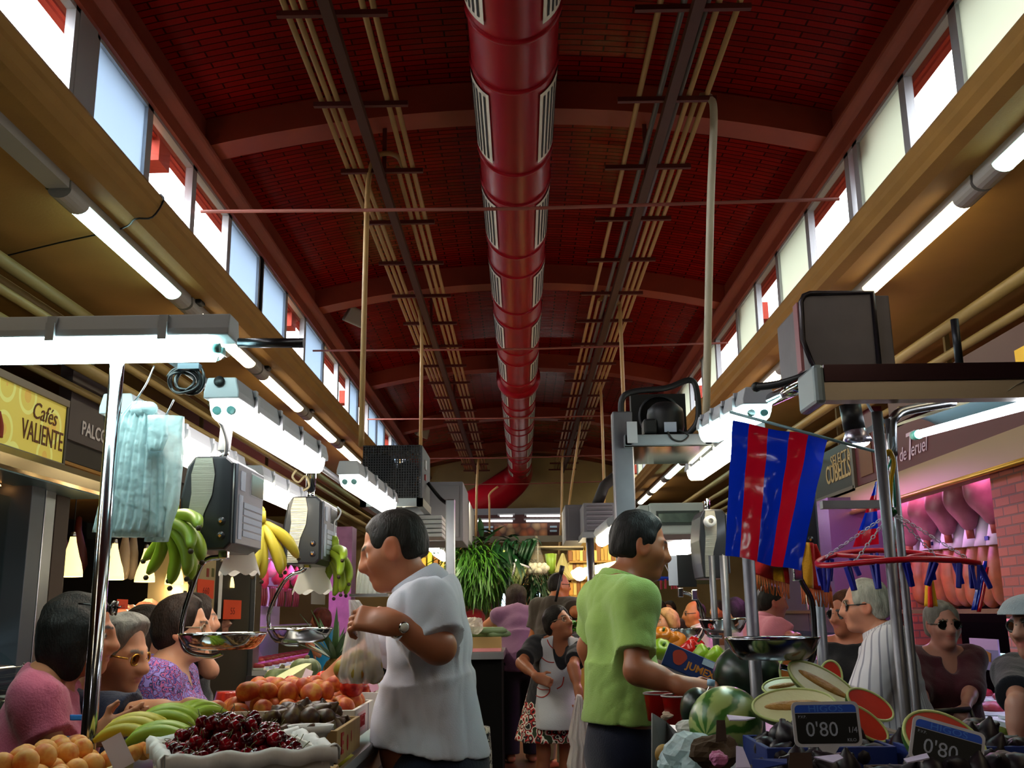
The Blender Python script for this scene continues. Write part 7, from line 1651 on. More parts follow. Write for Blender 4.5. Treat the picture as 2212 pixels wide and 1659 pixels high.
O('bottle_body', B().lathe([(0, -.06), (.024, -.058), (.026, -.02), (.023, -.01), (.026, 0), (.024, .018), (.011, .034), (.010, .042), (0, .042)], 20, tuple(bo), (.15, 0, 1)), glassy('pet_plastic', '#dfe8ee', .05, .75), bt); O('cap', B().lathe([(0, .038), (.0125, .038), (.0125, .056), (0, .058)], 18, tuple(bo), (.15, 0, 1)), mat('cap_blue', '#8fb0c8', .4), bt)
# chute, crumpled paper and bags in the corner
ch = T('steel_chute', 'grey steel bin side beside the green vendor with scraps inside', 'bin', at(1430, 1640, 3.3)); q = [at(1408, 1540, 3.3), at(1440, 1560, 3.35), at(1444, 1665, 3.3), at(1408, 1665, 3.25)]
O('side_plate', B().add(q, [(0, 1, 2, 3)]), mat('bin_grey', '#8a8a88', .5, .3), ch, solid=.004); O('back_plate', B().add([at(1440, 1560, 3.35), at(1520, 1640, 3.0), at(1500, 1665, 3.0), at(1444, 1665, 3.3)], [(0, 1, 2, 3)]), mat('bin_dark', '#3f3c3c', .5, .3), ch, solid=.004)
def crumple(lab, px, py, Y, r, m, name='crumpled_paper', cat='paper', sd=0, sq=(1, 1, .8)):
    p = at(px, py, Y); b = B(); b.ball((0, 0, 0), 1, 22); vs = []
    for v in b.v:
        a_ = np.array([v]); k = 1 + .28 * float(wob(a_, 3.1, sd)[0]) + .12 * float(wob(a_, 8, sd + 4)[0]); vs.append((p.x + v[0] * r * sq[0] * k, Y + v[1] * r * sq[1] * k, p.z + v[2] * r * sq[2] * k))
    b.v = vs; b.sm = [False] * len(b.sm); tag(O(name, b, m), lab, cat)
crumple('crumpled white paper against the pale striped watermelon', 1492, 1576, 2.95, .045, LIN, sd=1, sq=(1, .6, .7)); crumple('white plastic bag bunched in the bottom corner beside the bin', 1500, 1636, 2.7, .07, BAGM, 'plastic_bag', 'plastic bag', 3)
crumple('second white plastic bag slumped under the watermelon', 1462, 1652, 2.85, .05, BAGM, 'plastic_bag', 'plastic bag', 5); crumple('brown sacking folded under the pale striped watermelon', 1545, 1625, 2.6, .06, mat('sacking', '#4a3826', .9), 'sacking', 'sack', 7, (1, .8, .7))
crumple('scrap of pink paper on the sacking', 1552, 1640, 2.35, .02, mat('pink_scrap', '#b0608a', .6), sd=9); crumple('onion peelings and garlic in the bin', 1455, 1545, 3.4, .035, mat('peelings', '#b09a84', .8), 'peelings', 'scraps', 11, (1.2, 1, .5))
melon('yellow potato on the edge of the bin', at(1434, 1630, 3.2), (.027, .025, .03), mat('potato', '#a07a34', .6, var=.3, vscale=20), (0, 0, 0), 'potato', 'potato')
# the white bag of the apron woman
hb2 = T('carrier_bag', 'big bulging white carrier bag held by the woman in the apron', 'carrier bag', at(1252, 1659, 7.0)); O('bag_film', drape(B(), [(1246, 1256, 1502), (1238, 1268, 1530), (1226, 1284, 1590), (1232, 1290, 1612), (1224, 1296, 1650), (1230, 1292, 1690)], 7.0, .2, 34, .02, 6, 1.1), film('white_bag_thick', '#d8d4d0', .3, .05, .4, 18), hb2)
# trolley
p = at(2044, 1540, 5.15); tr_ = T('shopping_trolley', 'olive green shopping trolley pushed by the woman in the maroon top', 'trolley', (p.x + .15, 5.1, 0))
O('handle', B().tube([at(1992, 1540, 5.15), at(2096, 1532, 5.15)], .014, 10), BLACK, tr_); O('handle_stay', B().tube([at(2096, 1532, 5.15), at(2110, 1570, 5.1), at(2112, 1640, 5.1)], .010, 8), BLACK, tr_)
a, c_ = at(2060, 1640, 5.0), at(2158, 1566, 5.0); O('bag_body', B().bb((a.x, 4.9, .15), (c_.x, 5.15, c_.z)), mat('olive_cloth', '#56601c', .8), tr_, bevel=.02)
for s_ in (0, 1): O('wheel', B().lathe([(0, -.015), (.07, -.015), (.07, .015), (0, .015)], 20, ((a.x, c_.x)[s_], 5.02, .07), (1, 0, 0)), BLACK, tr_)
# ================================================================ FAR END
Yk = 21.5
k0, k1 = at(1022, 1168, Yk), at(1228, 1110, Yk)
ks = T('far_kiosk', 'maroon fronted kiosk at the far end of the hall', 'kiosk', ((k0.x + k1.x) / 2, Yk, 0)); O('fascia', B().bb((k0.x - .9, Yk, at(1100, 1168, Yk).z), (k1.x + .9, Yk + .1, at(1100, 1112, Yk).z)), mat('kiosk_maroon', '#3a1014', .5), ks); O('grey_band', B().bb((k0.x - .9, Yk - .01, at(1100, 1112, Yk).z), (k1.x + .9, Yk + .1, at(1100, 1098, Yk).z)), mat('kiosk_grey', '#6a6a70', .5), ks)
for s_ in (-1, 1): O('side_wall', B().bb(((k0.x - .9) if s_ < 0 else k1.x + .85, Yk, 0), ((k0.x - .85) if s_ < 0 else k1.x + .9, Yk + 2, at(1100, 1110, Yk).z)), MATS['kiosk_maroon'], ks)
def poster_mat():
    m = bpy.data.materials.new('fruit_poster'); MATS['fruit_poster'] = m; t = NT(m); b = t.n('ShaderNodeBsdfPrincipled'); t.l(b.outputs[0], t.out.inputs[0]); tc = t.n('ShaderNodeTexCoord')
    vo = t.n('ShaderNodeTexVoronoi'); vo.inputs['Scale'].default_value = 5.5; t.l(tc.outputs['Object'], vo.inputs['Vector']); hs = t.n('ShaderNodeSeparateColor'); t.l(vo.outputs['Color'], hs.inputs[0])
    rp = t.n('ShaderNodeValToRGB'); e = rp.color_ramp.elements; e[0].color = lin('#8a3a1a'); e[1].color = lin('#b89a6a'); q = e.new(.5); q.color = lin('#a85a28'); t.l(hs.outputs[0], rp.inputs[0])
    mx = t.n('ShaderNodeMix', data_type='RGBA', blend_type='MULTIPLY'); mx.inputs[0].default_value = 1; r2 = t.n('ShaderNodeValToRGB'); r2.color_ramp.elements[0].color = (1, 1, 1, 1); r2.color_ramp.elements[1].color = (.05, .02, .02, 1); r2.color_ramp.elements[1].position = .75; t.l(vo.outputs['Distance'], r2.inputs[0]); t.l(rp.outputs[0], mx.inputs[6]); t.l(r2.outputs[0], mx.inputs[7]); t.l(mx.outputs[2], b.inputs['Base Color']); return m
a, c_ = at(1068, 1166, Yk - .05), at(1182, 1130, Yk - .05); tag(O('fruit_poster', B().bb((a.x, Yk - .06, a.z), (c_.x, Yk - .02, c_.z)), poster_mat()), 'dim printed picture of oranges and onions on the far kiosk', 'poster')
KT = emis('kiosk_tube', '#fff0e8', 7)
for i, (l, r, y) in enumerate(((1032, 1107, 1125.5), (1137, 1211, 1125.5), (1080, 1107, 1114.5), (1138, 1218, 1114.5))):
    q0, q1 = at(l, y, Yk - .3), at(r, y, Yk - .3); t = T('kiosk_lamp', ('lower fluorescent on the duct side of the far kiosk', 'lower fluorescent on the bare wall side of the far kiosk', 'short upper fluorescent beside the red duct end', 'upper fluorescent under the cream end wall')[i], 'fluorescent lamp', q0); O('tube', B().tube([q0, q1], .018, 8), KT, t); O('bracket', B().bb((q0.x - .05, Yk - .31, q0.z + .02), (q1.x + .05, Yk - .01, q0.z + .05)), GREYP, t)
for i, (l, r, y) in enumerate(((1041, 1065, 1139), (1041, 1065, 1147), (1188, 1203, 1138), (1188, 1203, 1147))):
    q0, q1 = at(l, y, Yk - .2), at(r, y, Yk - .2); tag(O('wall_vent', B().bb((q0.x, Yk - .22, q0.z - .02), (q1.x, Yk - .1, q0.z + .02)), mat('blade_blue', '#8aa4b8', .3, .5)), ('upper bluish vent blade left of the fruit poster', 'lower bluish vent blade left of the fruit poster', 'upper bluish vent blade right of the fruit poster', 'lower bluish vent blade right of the fruit poster')[i], 'vent')
# vegetable rack
Yr = 11.5; q0, q1 = at(950, 1167, Yr), at(1330, 1166, Yr)
rk = T('vegetable_rack', 'dark steel double bar the green vegetables hang from', 'rack', q0); O('upper_bar', B().bb((q0.x, Yr - .02, q0.z - .035), (q1.x, Yr + .02, q0.z + .035)), mat('rack_dark', '#2c2824', .5, .5), rk); O('lower_bar', B().tube([at(1000, 1184, Yr + .4), at(1260, 1184, Yr + .4)], .025, 8), MATS['rack_dark'], rk)
LEAF = mat('leaf_dark', '#12381a', .4, var=.5, vscale=14); LEAF2 = mat('leaf_bright', '#24560f', .45, var=.5, vscale=16, col2='#5a8a24'); LEEKW = mat('leek_pale', '#a8b870', .4, var=.3, vscale=10); BULB = mat('bulb_white', '#d8d4b8', .4)
def leaf_blade(b, p, d, L, w, droop=.3, n=4):
    d = Vector(d).normalized(); sd = d.cross(Vector((0, .3, 1))).normalized(); vs = []
    for i in range(n + 1):
        t_ = i / n; q = Vector(p) + d * L * t_ + Vector((0, 0, -droop * L * t_ * t_)); ww = w * math.sin(PI * min(.98, .15 + .85 * t_)) + .001
        vs += [q - sd * ww, q + Vector((0, -.25 * ww, 0)), q + sd * ww]
    b.add(vs, [(3 * i + j, 3 * i + j + 1, 3 * i + j + 4, 3 * i + j + 3) for i in range(n) for j in range(2)], 0, True)
def greens(lab, px, py, rx, rz_, n, m, w=.02, L=(.2, .38), up=.0, wire=True, name='hanging_greens', Yg=11.45):
    c = at(px, py, Yg); t = T(name, lab, 'vegetables', c); b = B()
    for k in range(n):
        while True:
            o = Vector([rnd.uniform(-1, 1) for _ in range(3)])
            if o.length < 1: break
        p = c + Vector((o.x * rx * .30, o.y * .2, o.z * rz_ * .28)); d = Vector((o.x * .9 + rnd.uniform(-.5, .5), o.y + rnd.uniform(-.5, .2), o.z * .6 - .45 + rnd.uniform(-.5, .4)))
        leaf_blade(b, p, d, rnd.uniform(*L), w * rnd.uniform(.6, 1.3), rnd.uniform(.1, .7))
    O('leaves', b, m, t)
    if wire: O('wire', B().tube([(c.x, Yg, c.z + .02), (c.x, Yg + .03, q0.z)], .004, 5), STEEL, t)
    return t
greens('big bushy bunch of feathery green herbs hanging lowest', 1028, 1235, 1.1, 1.05, 900, LEAF2, .007, (.10, .22), Yg=11.2)
greens('bushel of green stems hanging at the post end of the rack', 1010, 1195, .7, .8, 120, LEAF2, .016, (.2, .36))
greens('dark glossy chard bunch in the middle of the rack', 1068, 1198, .9, .9, 130, LEAF, .035, (.18, .34))
greens('dark bunch of parsley hanging above the mauve top woman', 1163, 1262, .75, .9, 320, LEAF, .009, (.10, .2), Yg=11.6)
def leek(lab, x0, y0, x1, y1, n, wd):
    p, q = at(x0, y0, 11.35), at(x1, y1, 11.35); t = T('leek_bundle', lab, 'leeks', q); gb, wb_ = B(), B()
    for k in range(n):
        o = Vector((rnd.uniform(-wd, wd), rnd.uniform(-.05, .05), rnd.uniform(-.02, .02))); m_ = p.lerp(q, .55); gb.tube([p + o * 1.3, p.lerp(q, .3) + o * 1.2, m_ + o], [.028, .034, .026], 6, flat=.6); wb_.tube([m_ + o, p.lerp(q, .8) + o * .9, q + o * .9], [.024, .02, .022], 7)
        leaf_blade(gb, p + o, (rnd.uniform(-.5, .8), rnd.uniform(-.3, .3), .8), .16, .03, 1.2)
    O('green_tops', gb, LEAF, t); O('pale_stalks', wb_, LEEKW, t); O('band', B().lathe([(wd + .015, -.01), (wd + .02, 0), (wd + .015, .01)], 16, tuple(p.lerp(q, .52)), tuple(q - p)), WHITEP, t)
leek('upright bundle of leeks in the centre of the vegetable rack', 1104, 1172, 1090, 1256, 7, .06); leek('slanting bundle of leeks with a white band next to the garlic bag', 1146, 1170, 1112, 1268, 7, .07)
gb = T('garlic_bag', 'net bag of white garlic bulbs hanging from the rack', 'garlic', at(1160, 1230, 11.4)); O('net', B().lathe([(.012, .36), (.025, .28), (.05, .2), (.11, .0), (.13, -.05), (.1, -.07), (0, -.08)], 18, tuple(at(1160, 1228, 11.4))), film('net_white', '#d8d0b8', .3, .84, .5), gb)
for k in range(12): q = at(1146 + (k % 4) * 10 + 5 * (k // 4 % 2), 1222 + 5 * (k // 4) , 11.36 + .03 * (k % 2)); O('bulb', B().ball(q, .036, 10), BULB, gb)
for k, (px, py) in enumerate(((1074, 1254), (1062, 1264), (1055, 1270), (1080, 1248))):
    q = at(px, py, 11.3); t = T('spring_onion', '%s white spring onion bulb hanging under the dark chard' % names[k], 'spring onion', q, 0, 'spring onions under the chard'); O('bulb', B().lathe([(0, -.05), (.035, -.04), (.045, 0), (.02, .05), (.012, .1), (0, .1)], 12, tuple(q)), BULB, t); O('stalk', B().tube([q + Vector((0, 0, .09)), q + Vector((.05, 0, .3))], .013, 6), LEEKW, t)
cel = T('celery', 'pale green celery stalks hanging beside the garlic bag', 'celery', at(1190, 1235, 11.5)); O('stalks', B().tube([at(1186, 1196, 11.5), at(1190, 1240, 11.5)], [.05, .035], 8).tube([at(1194, 1196, 11.5), at(1193, 1240, 11.5)], [.045, .03], 8), mat('celery_green', '#8aa83a', .4), cel)
cbg = T('carrier_bag', 'cream plastic bag of greens hanging behind the balding man', 'carrier bag', at(1218, 1230, 11.4)); O('bag_film', drape(B(), [(1213, 1218, 1196), (1206, 1224, 1212), (1198, 1232, 1235), (1222, 1240, 1252)], 11.4, .2, 24, .02, 5), film('cream_bag', '#d8d09a', .4, .2, .4, 12), cbg)
wp = T('white_shoe_tag', 'long white price tag hanging between the leek bundles', 'price tag', at(1110, 1230, 11.25)); O('card', B().tube([at(1115, 1208, 11.2), at(1110, 1232, 11.2), at(1104, 1250, 11.2)], [.03, .04, .03], 8, flat=.3), WHITEP, wp)
# two rows of warm lit grocers behind the rack
WARM = emis('warm_tube', '#ffe28a', 9)
def shelf_stall(lab, l, r, Y, pt, pb, n, cols, lamp=True):
    a, c_ = at(l, pb, Y), at(r, pt, Y); t = T('grocery_shelf', lab, 'shelf', ((a.x + c_.x) / 2, Y, 0)); O('back', B().bb((a.x, Y + .4, 0), (c_.x, Y + .45, c_.z + .3)), mat('warm_back', '#7a6028', .6), t); k = 0
    for i in range(3):
        z = a.z + (c_.z - a.z) * (i + .1) / 3; O('shelf_board', B().bb((a.x, Y, z - .02), (c_.x, Y + .4, z)), mat('shelf_pine', '#9a7a3a', .6), t)
        for j in range(n):
            x = a.x + (c_.x - a.x) * (j + .5) / n; h = rnd.uniform(.12, .24); k += 1; m = mat('pack_%s' % cols[(i + j) % len(cols)][1:], cols[(i + j) % len(cols)], .5)
            tag(O('grocery_pack', B().bb((x - .035, Y + .08, z + .001), (x + .035, Y + .3, z + h)), m, bevel=.01), 'packet on the ' + lab, 'packet', 'packets on the ' + lab)
    if lamp: O('lamp_tube', B().tube([(a.x + .1, Y - .1, c_.z + .25), (c_.x - .1, Y - .1, c_.z + .25)], .03, 8), WARM, t)
    return t
shelf_stall('warm lit grocery shelves right of the vegetable rack', 1232, 1336, 13.0, 1178, 1290, 14, ['#b88a3a', '#c8b46a', '#7a4a1c', '#a8883c']); shelf_stall('warm lit grocery shelves behind the white shirted vendor', 880, 1000, 15.0, 1196, 1300, 9, ['#c8a83a', '#b8c04a', '#8a5a1c', '#d0b860']); shelf_stall('dim grocery shelves behind the people in the middle', 1000, 1232, 16.5, 1235, 1320, 16, ['#3a2a1c', '#5a3c20', '#2a2420', '#6a5a30'], False)
area('grocer_lamp', (.9, 11.9, 2.35), 1.2, .3, 32, (1, .76, .36), (R_(25), 0, 0)); area('grocer_lamp', (-1.3, 13.4, 2.35), 1.4, .3, 60, (1, .76, .32), (R_(25), 0, 0)); area('greens_lamp', (0, 10.6, 2.55), 1.6, .2, 22, (1, .9, .6), (R_(20), 0, 0))
for i, (l, r, t_, b_, lab) in enumerate(((1083, 1095, 1282, 1312, 'small glowing screen behind the mauve top woman'), (1149, 1172, 1280, 1304, 'bright window behind the parsley bunch'))):
    a, c_ = at(l, b_, 15.5), at(r, t_, 15.5); tag(O('lit_screen', B().bb((a.x, 15.5, a.z), (c_.x, 15.53, c_.z)), emis('screen_blue', '#bfe0ff', 3)), lab, 'screen')
# umbrella-like awning lamp and white blob lamps
q = at(1252, 1240, 10.4); tag(O('globe_lamp', B().ball(q, .07, 14), emis('globe_warm', '#fff2d0', 8)), 'glowing round lamp beside the balding man', 'lamp')
q = at(1298, 1246, 12.0); t = T('strip_lamp', 'warm lamp strip slanting under the slatted cooling unit', 'fluorescent lamp', q); O('tube', B().tube([at(1240, 1240, 12.2), at(1330, 1222, 11.2)], .05, 10), WARM, t)
q0_, q1_ = at(1300, 1168, 8.2), at(1330, 1146, 7.3); t = T('strip_lamp', 'white luminaire end showing left of the square post', 'fluorescent lamp', q0_); O('lens', B().tube([q0_, q1_], .05, 10), LENS_W, t); O('housing', B().tube([q0_ + Vector((-.02, 0, .06)), q1_ + Vector((-.02, 0, .06))], .045, 8), GREYP, t)
q0_, q1_ = at(1440, 1195, 9.5), at(1528, 1165, 8.0); t = T('strip_lamp', 'broad white luminaire above the blond woman', 'fluorescent lamp', q0_); O('lens', B().tube([q0_, q1_], .07, 10), LENS_P, t); O('housing', B().tube([q0_ + Vector((0, 0, .09)), q1_ + Vector((0, 0, .09))], .06, 8), GREYP, t)
q0_, q1_ = at(1440, 1180, 9.6), at(1500, 1150, 8.4); tag(O('glass_shelf', B().tube([q0_, q1_], .03, 8), mat('shelf_teal', '#7fb0a8', .2)), 'greenish glass shelf edge beside the broad luminaire', 'shelf')
# counter with a carton of greens, and stools of produce below the rack
a, c_ = at(1000, 1425, 9.0), at(1088, 1398, 9.0)
cc = T('steel_counter', 'steel counter corner behind the white shirted vendor', 'counter', ((a.x + c_.x) / 2, 9, 0)); O('top', B().bb((a.x - .8, 9.0, a.z), (c_.x, 11.2, a.z + .06)), STEEL, cc); O('front', B().bb((a.x - .8, 9.05, 0), (c_.x - .02, 9.1, a.z)), BLACKM, cc); O('side', B().bb((c_.x - .06, 9.1, 0), (c_.x - .02, 11.2, a.z)), BLACKM, cc)
bx = T('produce_carton', 'tan carton of green cucumbers on the steel counter corner', 'carton', at(1040, 1405, 9.1)); p, q = at(1008, 1403, 9.1), at(1082, 1376, 9.1); O('carton', B().bb((p.x, 9.1, a.z + .062), (q.x, 9.5, q.z)), mat('carton_tan', '#a88a58', .7), bx); O('pink_base', B().bb((p.x, 9.09, a.z + .062), (q.x, 9.1, a.z + .09)), PINKI, bx)
for k in range(5): o = tag(O('cucumber', B().tube([(-.14, 0, 0), (-.1, 0, .005), (.1, 0, .005), (.14, 0, 0)], [.015, .03, .03, .015], 10), mat('cucumber', '#5f7a52', .5)), 'grey green cucumber on the tan carton', 'cucumber', 'cucumbers on the tan carton'); o.location = (p.x + .08 + .05 * k, 9.2 + .06 * (k % 3), q.z + .02 + .03 * (k % 2)); o.rotation_euler = (0, 0, .2 * k)
crumple('clear plastic bag lying on the cucumbers', 1022, 1350, 9.0, .09, film('clear_bag', '#c8c4b8', .2, .45, .15, 10), 'plastic_bag', 'plastic bag', 13)
gx = T('green_crate', 'bright green lettuce heap past the apron woman', 'vegetables', at(1244, 1352, 9.0)); b = B(); c = at(1244, 1354, 9.0)
for k in range(70): leaf_blade(b, c + Vector((rnd.uniform(-.1, .1), rnd.uniform(-.1, .1), 0)), (rnd.uniform(-1, 1), rnd.uniform(-1, .2), rnd.uniform(.2, 1)), .14, .03, .6)
O('leaves', b, mat('lettuce', '#4a8a1c', .5, var=.4, vscale=12), gx)
tag(O('umbrella_rod', B().tube([at(1200, 1300, 9.3), at(1214, 1235, 9.3)], .012, 8).tube([at(1211, 1240, 9.3), at(1215, 1222, 9.3)], .022, 8), BLACK), 'dark rod with a black grip standing in front of the balding man', 'rod')
tag(O('white_patterned_cloth', drape(B(), [(1012, 1058, 1570), (1010, 1062, 1620), (1008, 1064, 1670)], 4.6, .1, 20, .006, 3), floral('black_white_print', '#111114', ['#8a8678', '#18181a', '#a8a494'], 45)), 'black and white printed cloth hanging behind the vendor\'s shirt tail', 'cloth')
F_ = Fig
JEANS = cloth('dark_denim', '#141a2c'); DARKT = cloth('dark_trousers', '#15141a')
H_BLK = hairm('black_hair', '#0b0908', '#1c1614'); H_GRY = hairm('grey_hair', '#77726c', '#3c3835'); H_DKG = hairm('dark_grey_hair', '#17130f', '#2c2620'); H_BRN = hairm('brown_hair', '#24150d', '#0f0906')
H_RED = hairm('reddish_hair', '#55221a', '#2a0f0c'); H_BLD = hairm('blond_hair', '#a07a40', '#5f431f'); H_SLV = hairm('silver_hair', '#9b9890', '#565450')
GOLD = mat('gold', '#b98c3a', .25, 1); SUNG = mat('sunglass_black', '#08080a', .12, coat=.5); TINT = glassy('tinted_lens', '#c9b088', .03, .85); CLRL = glassy('spectacle_lens', '#f0f4f4', .02, .9)
FRM = mat('spectacle_frame', '#8a7a66', .3, .8)
# ---- vendor in the white shirt
Y = 3.35; c = at(936, 1400, Y)
f = F_('vendor in a loose white short sleeved shirt holding up a bag of fruit', c.x, Y, hp=(850, 1186, 3.3), H=1.745, face=PI / 2, lean=.10, w=1.05, depth=.92, belly=.025, head=(-.02, -.30, 0), neckf=.035, skin='#a9694a', vox=.0055, legs=True, hh=.240,
       armL=dict(e=at(950, 1398, 3.06), w=at(845, 1345, 3.0), d=(-1, .05, .16), n=(-.1, -.75, .65), curl=(.75, .85), pinch=.5, sp=.12, k=1.08),
       armR=dict(e=at(815, 1400, 3.62), w=at(752, 1432, 3.58), d=(-.62, 0, -.5), n=(-.3, -.6, .7), curl=(.5, .5), sp=.35))
f.brow = (.05, .035, .03); f.body()
WSH = cloth('white_shirt', '#c6c7d2', bump=.12, bscale=260)

f.top('shirt', WSH, t=.024, hem=(at(940, 1614, 3.35).z - f.pel[2]) / f.k, sleeve=.9, flare=.012, folds=.006, sl_t=.028, slw=.012, seed=2, hemf=-.12)
f.collar(WSH, r=.073, h=.05, tilt=.45, dy=.01, dz=.0); f.trousers(JEANS, t=.034, hi=.16)
f.hair(H_DKG, 'short', .03, 1, front=(.27, .31), slope=.30, nape=-.22)
f.watch('L', CHROME, mat('watch_dial', '#d8d2c4', .3), -.03, .033, nrm=(-.15, -1, .25))
white_man = f
# ---- vendor in the green polo
Y = 3.75; c = at(1338, 1420, Y)
f = F_('vendor in a lime green polo shirt reaching over the melons', c.x, Y, hp=(1382, 1178, 3.72), H=1.755, face=-1.27, lean=.03, w=.90, depth=.86, head=(-.20, -.20, 0), neckf=.03, skin='#8f5638', vox=.0055, hh=.232,
       armR=dict(e=at(1374, 1448, 3.47), w=at(1487, 1486, 3.40), d=(1, -.02, -.12), n=(.05, -.55, .85), curl=(.45, .55), sp=.25),
       armL=dict(e=at(1272, 1395, 3.95), w=at(1300, 1490, 4.0), k=1.0))
f.brow = (.02, .012, .01); f.body()
POLO = cloth('lime_polo', '#8fae5a', bump=.3, bscale=300)
f.top('polo_shirt', POLO, t=.009, hem=(at(1340, 1556, 3.75).z - f.pel[2]) / f.k, sleeve=.74, flare=.012, folds=.005, sl_t=.012, slw=.008, seed=5)
f.collar(POLO, r=.064, h=.045, tilt=.3); f.trousers(JEANS, t=.006, hi=.08)
f.hair(H_BLK, 'short', .05, 4, front=(.25, .34), slope=.25, nape=-.24)
w = f.arm['R']; d = (w['w'] - w['e']) / np.linalg.norm(w['w'] - w['e'])
O('bracelet', B().tube([Vector(w['w'] - d * .005) + Vector(frame((0, 0, 0), d, (0, 0, 1)).to_3x3() @ Vector((0, .029 * math.cos(a), .029 * math.sin(a)))) for a in [2 * PI * i / 20 for i in range(20)]], .003, 6, closed=True), GOLD, f.t)
# ---- customers at the fruit stall
Y = 3.2; c = at(128, 1560, Y)
f = F_('woman in a pink tee with black bobbed hair and sunglasses on her head', c.x, Y, hp=(172, 1370, 3.2), H=1.535, face=-1.30, lean=.16, w=.98, depth=1.1, bust=.05, belly=.03, head=(-.05, -.10, 0), neckf=.03, skin='#a86c4e', vox=.006,
       armR=dict(e=at(122, 1640, 3.02), w=at(222, 1583, 2.98), d=(.9, .05, .35), n=(.1, -.9, -.3), curl=(.35, .45), sp=.2),
       armL=dict(e=at(150, 1620, 3.4), w=at(222, 1588, 3.08), d=(.9, -.1, .4), n=(-.1, .8, -.4), curl=(.4, .5), sp=.2))
f.body(); PINK = cloth('pink_tee', '#b1566f', var=.2, vscale=6)
f.top('tee_shirt', PINK, t=.014, hem=-.12, sleeve=.62, folds=.0045, seed=7, slw=.015); f.trousers(DARKT)
tb = B(); Yt = 2.985
O('tee_print', drape(B(), [(151, 182, 1544), (151, 182, 1556)], 3.005, .012, 8, .001, 2), mat('print_blue', '#2a78c8', .7), f.t)
O('tee_print', drape(B(), [(138, 180, 1590), (136, 180, 1604)], 3.01, .012, 8, .001, 2), mat('print_navy', '#27486e', .7), f.t)
f.hair(H_BLK, 'bob', .045, 2, front=(.28, .25), slope=.15); f.glasses(SUNG, SUNG, True, dy=.36, r=.08)
pink_woman = f
Y = 3.5; c = at(232, 1540, Y)
f = F_('elderly woman with swept back grey hair and gold glasses reaching across the bananas', c.x, Y, hp=(254, 1412, 3.42), H=1.50, face=-1.75, lean=.26, w=1.12, depth=1.2, bust=.05, belly=.05, head=(-.0, -.22, .05), neckf=.02, skin='#b27a5c', vox=.006,
       armR=dict(e=at(300, 1548, 3.22), w=at(420, 1532, 3.08), d=(.85, -.05, -.42), n=(.3, -.1, .9), curl=(.5, .5), sp=.25, k=1.15), armL=dict(e=at(300, 1600, 3.7), w=at(330, 1620, 3.5), hand=1))
f.brow = (.16, .12, .1); f.body(); NAVY = cloth('navy_blouse', '#1a2238')
f.top('blouse', NAVY, t=.016, hem=-.12, sleeve=.9, folds=.0045, seed=9, slw=.02); f.skirt(DARKT)
f.hair(H_GRY, 'full', .03, 3, front=(.24, .27), slope=.3, nape=-.28); f.glasses(GOLD, TINT, r=.085)
O('pearl_earring', B().ball(tuple(f.H((.34, .02, -.19))), .006, 10), mat('pearl', '#e8e4dc', .2), f.t)
Y = 4.05; c = at(368, 1520, Y)
f = F_('woman in a purple patterned blouse and glasses behind the chrome pan', c.x, Y, hp=(394, 1358, 4.05), H=1.50, face=-1.45, lean=.06, w=1.02, bust=.04, head=(-.02, -.04, 0), skin='#b58064', vox=.007,
       armR=dict(e=at(345, 1570, 3.9), w=at(400, 1600, 3.8)), armL=dict(e=at(420, 1560, 4.3), w=at(450, 1600, 4.2)))
f.body(); f.top('blouse', floral('purple_pattern', '#6a5aa0', ['#9a86c8', '#4a3f86', '#b05a8a', '#2d2a58', '#8e7cc4'], 60), t=.018, hem=-.12, sleeve=.55, folds=.0045, seed=11, vneck=.09, slw=.02); f.trousers(DARKT)
f.hair(H_BRN, 'short', .075, 6, front=(.27, .30), slope=.1, nape=-.42); f.glasses(FRM, CLRL, r=.075)
O('necklace', B().tube([tuple(f.T((.055 * math.sin(a), .035 + .06 * math.cos(a) * (1 if math.cos(a) > 0 else .8), .50 - .05 * max(0, math.cos(a))))) for a in [2 * PI * i / 24 for i in range(24)]], .003, 6, closed=True), mat('bead_brown', '#5a3a20', .4), f.t)
Y = 4.7; c = at(318, 1480, Y)
f = F_('woman in a lilac top half hidden between the grey haired and purple women', c.x, Y, hp=(322, 1368, 4.7), H=1.48, face=-1.5, w=1.0, bust=.03, skin='#a8745a', vox=.010)
f.body(); LIL = cloth('lilac_top', '#6d5a7c'); f.top('top', LIL, t=.015, hem=-.1, sleeve=.6, seed=3); f.trousers(DARKT); f.hair(H_BRN, 'bob', .05, 8, front=(.26, .28), slope=.25)
Y = 5.3; c = at(428, 1470, Y)
f = F_('woman with short brown hair and dark clothes beyond the purple blouse', c.x, Y, hp=(424, 1340, 5.3), H=1.53, face=-1.2, w=1.0, skin='#a8745a', vox=.012, armR=dict(e=at(455, 1450, 5.1), w=at(435, 1410, 5.05)))
f.body(); f.top('dark_top', cloth('black_top', '#131216'), t=.015, hem=-.1, sleeve=.7, seed=4); f.trousers(DARKT); f.hair(H_BRN, 'short', .09, 9, front=(.3, .3), slope=.1, nape=-.4)
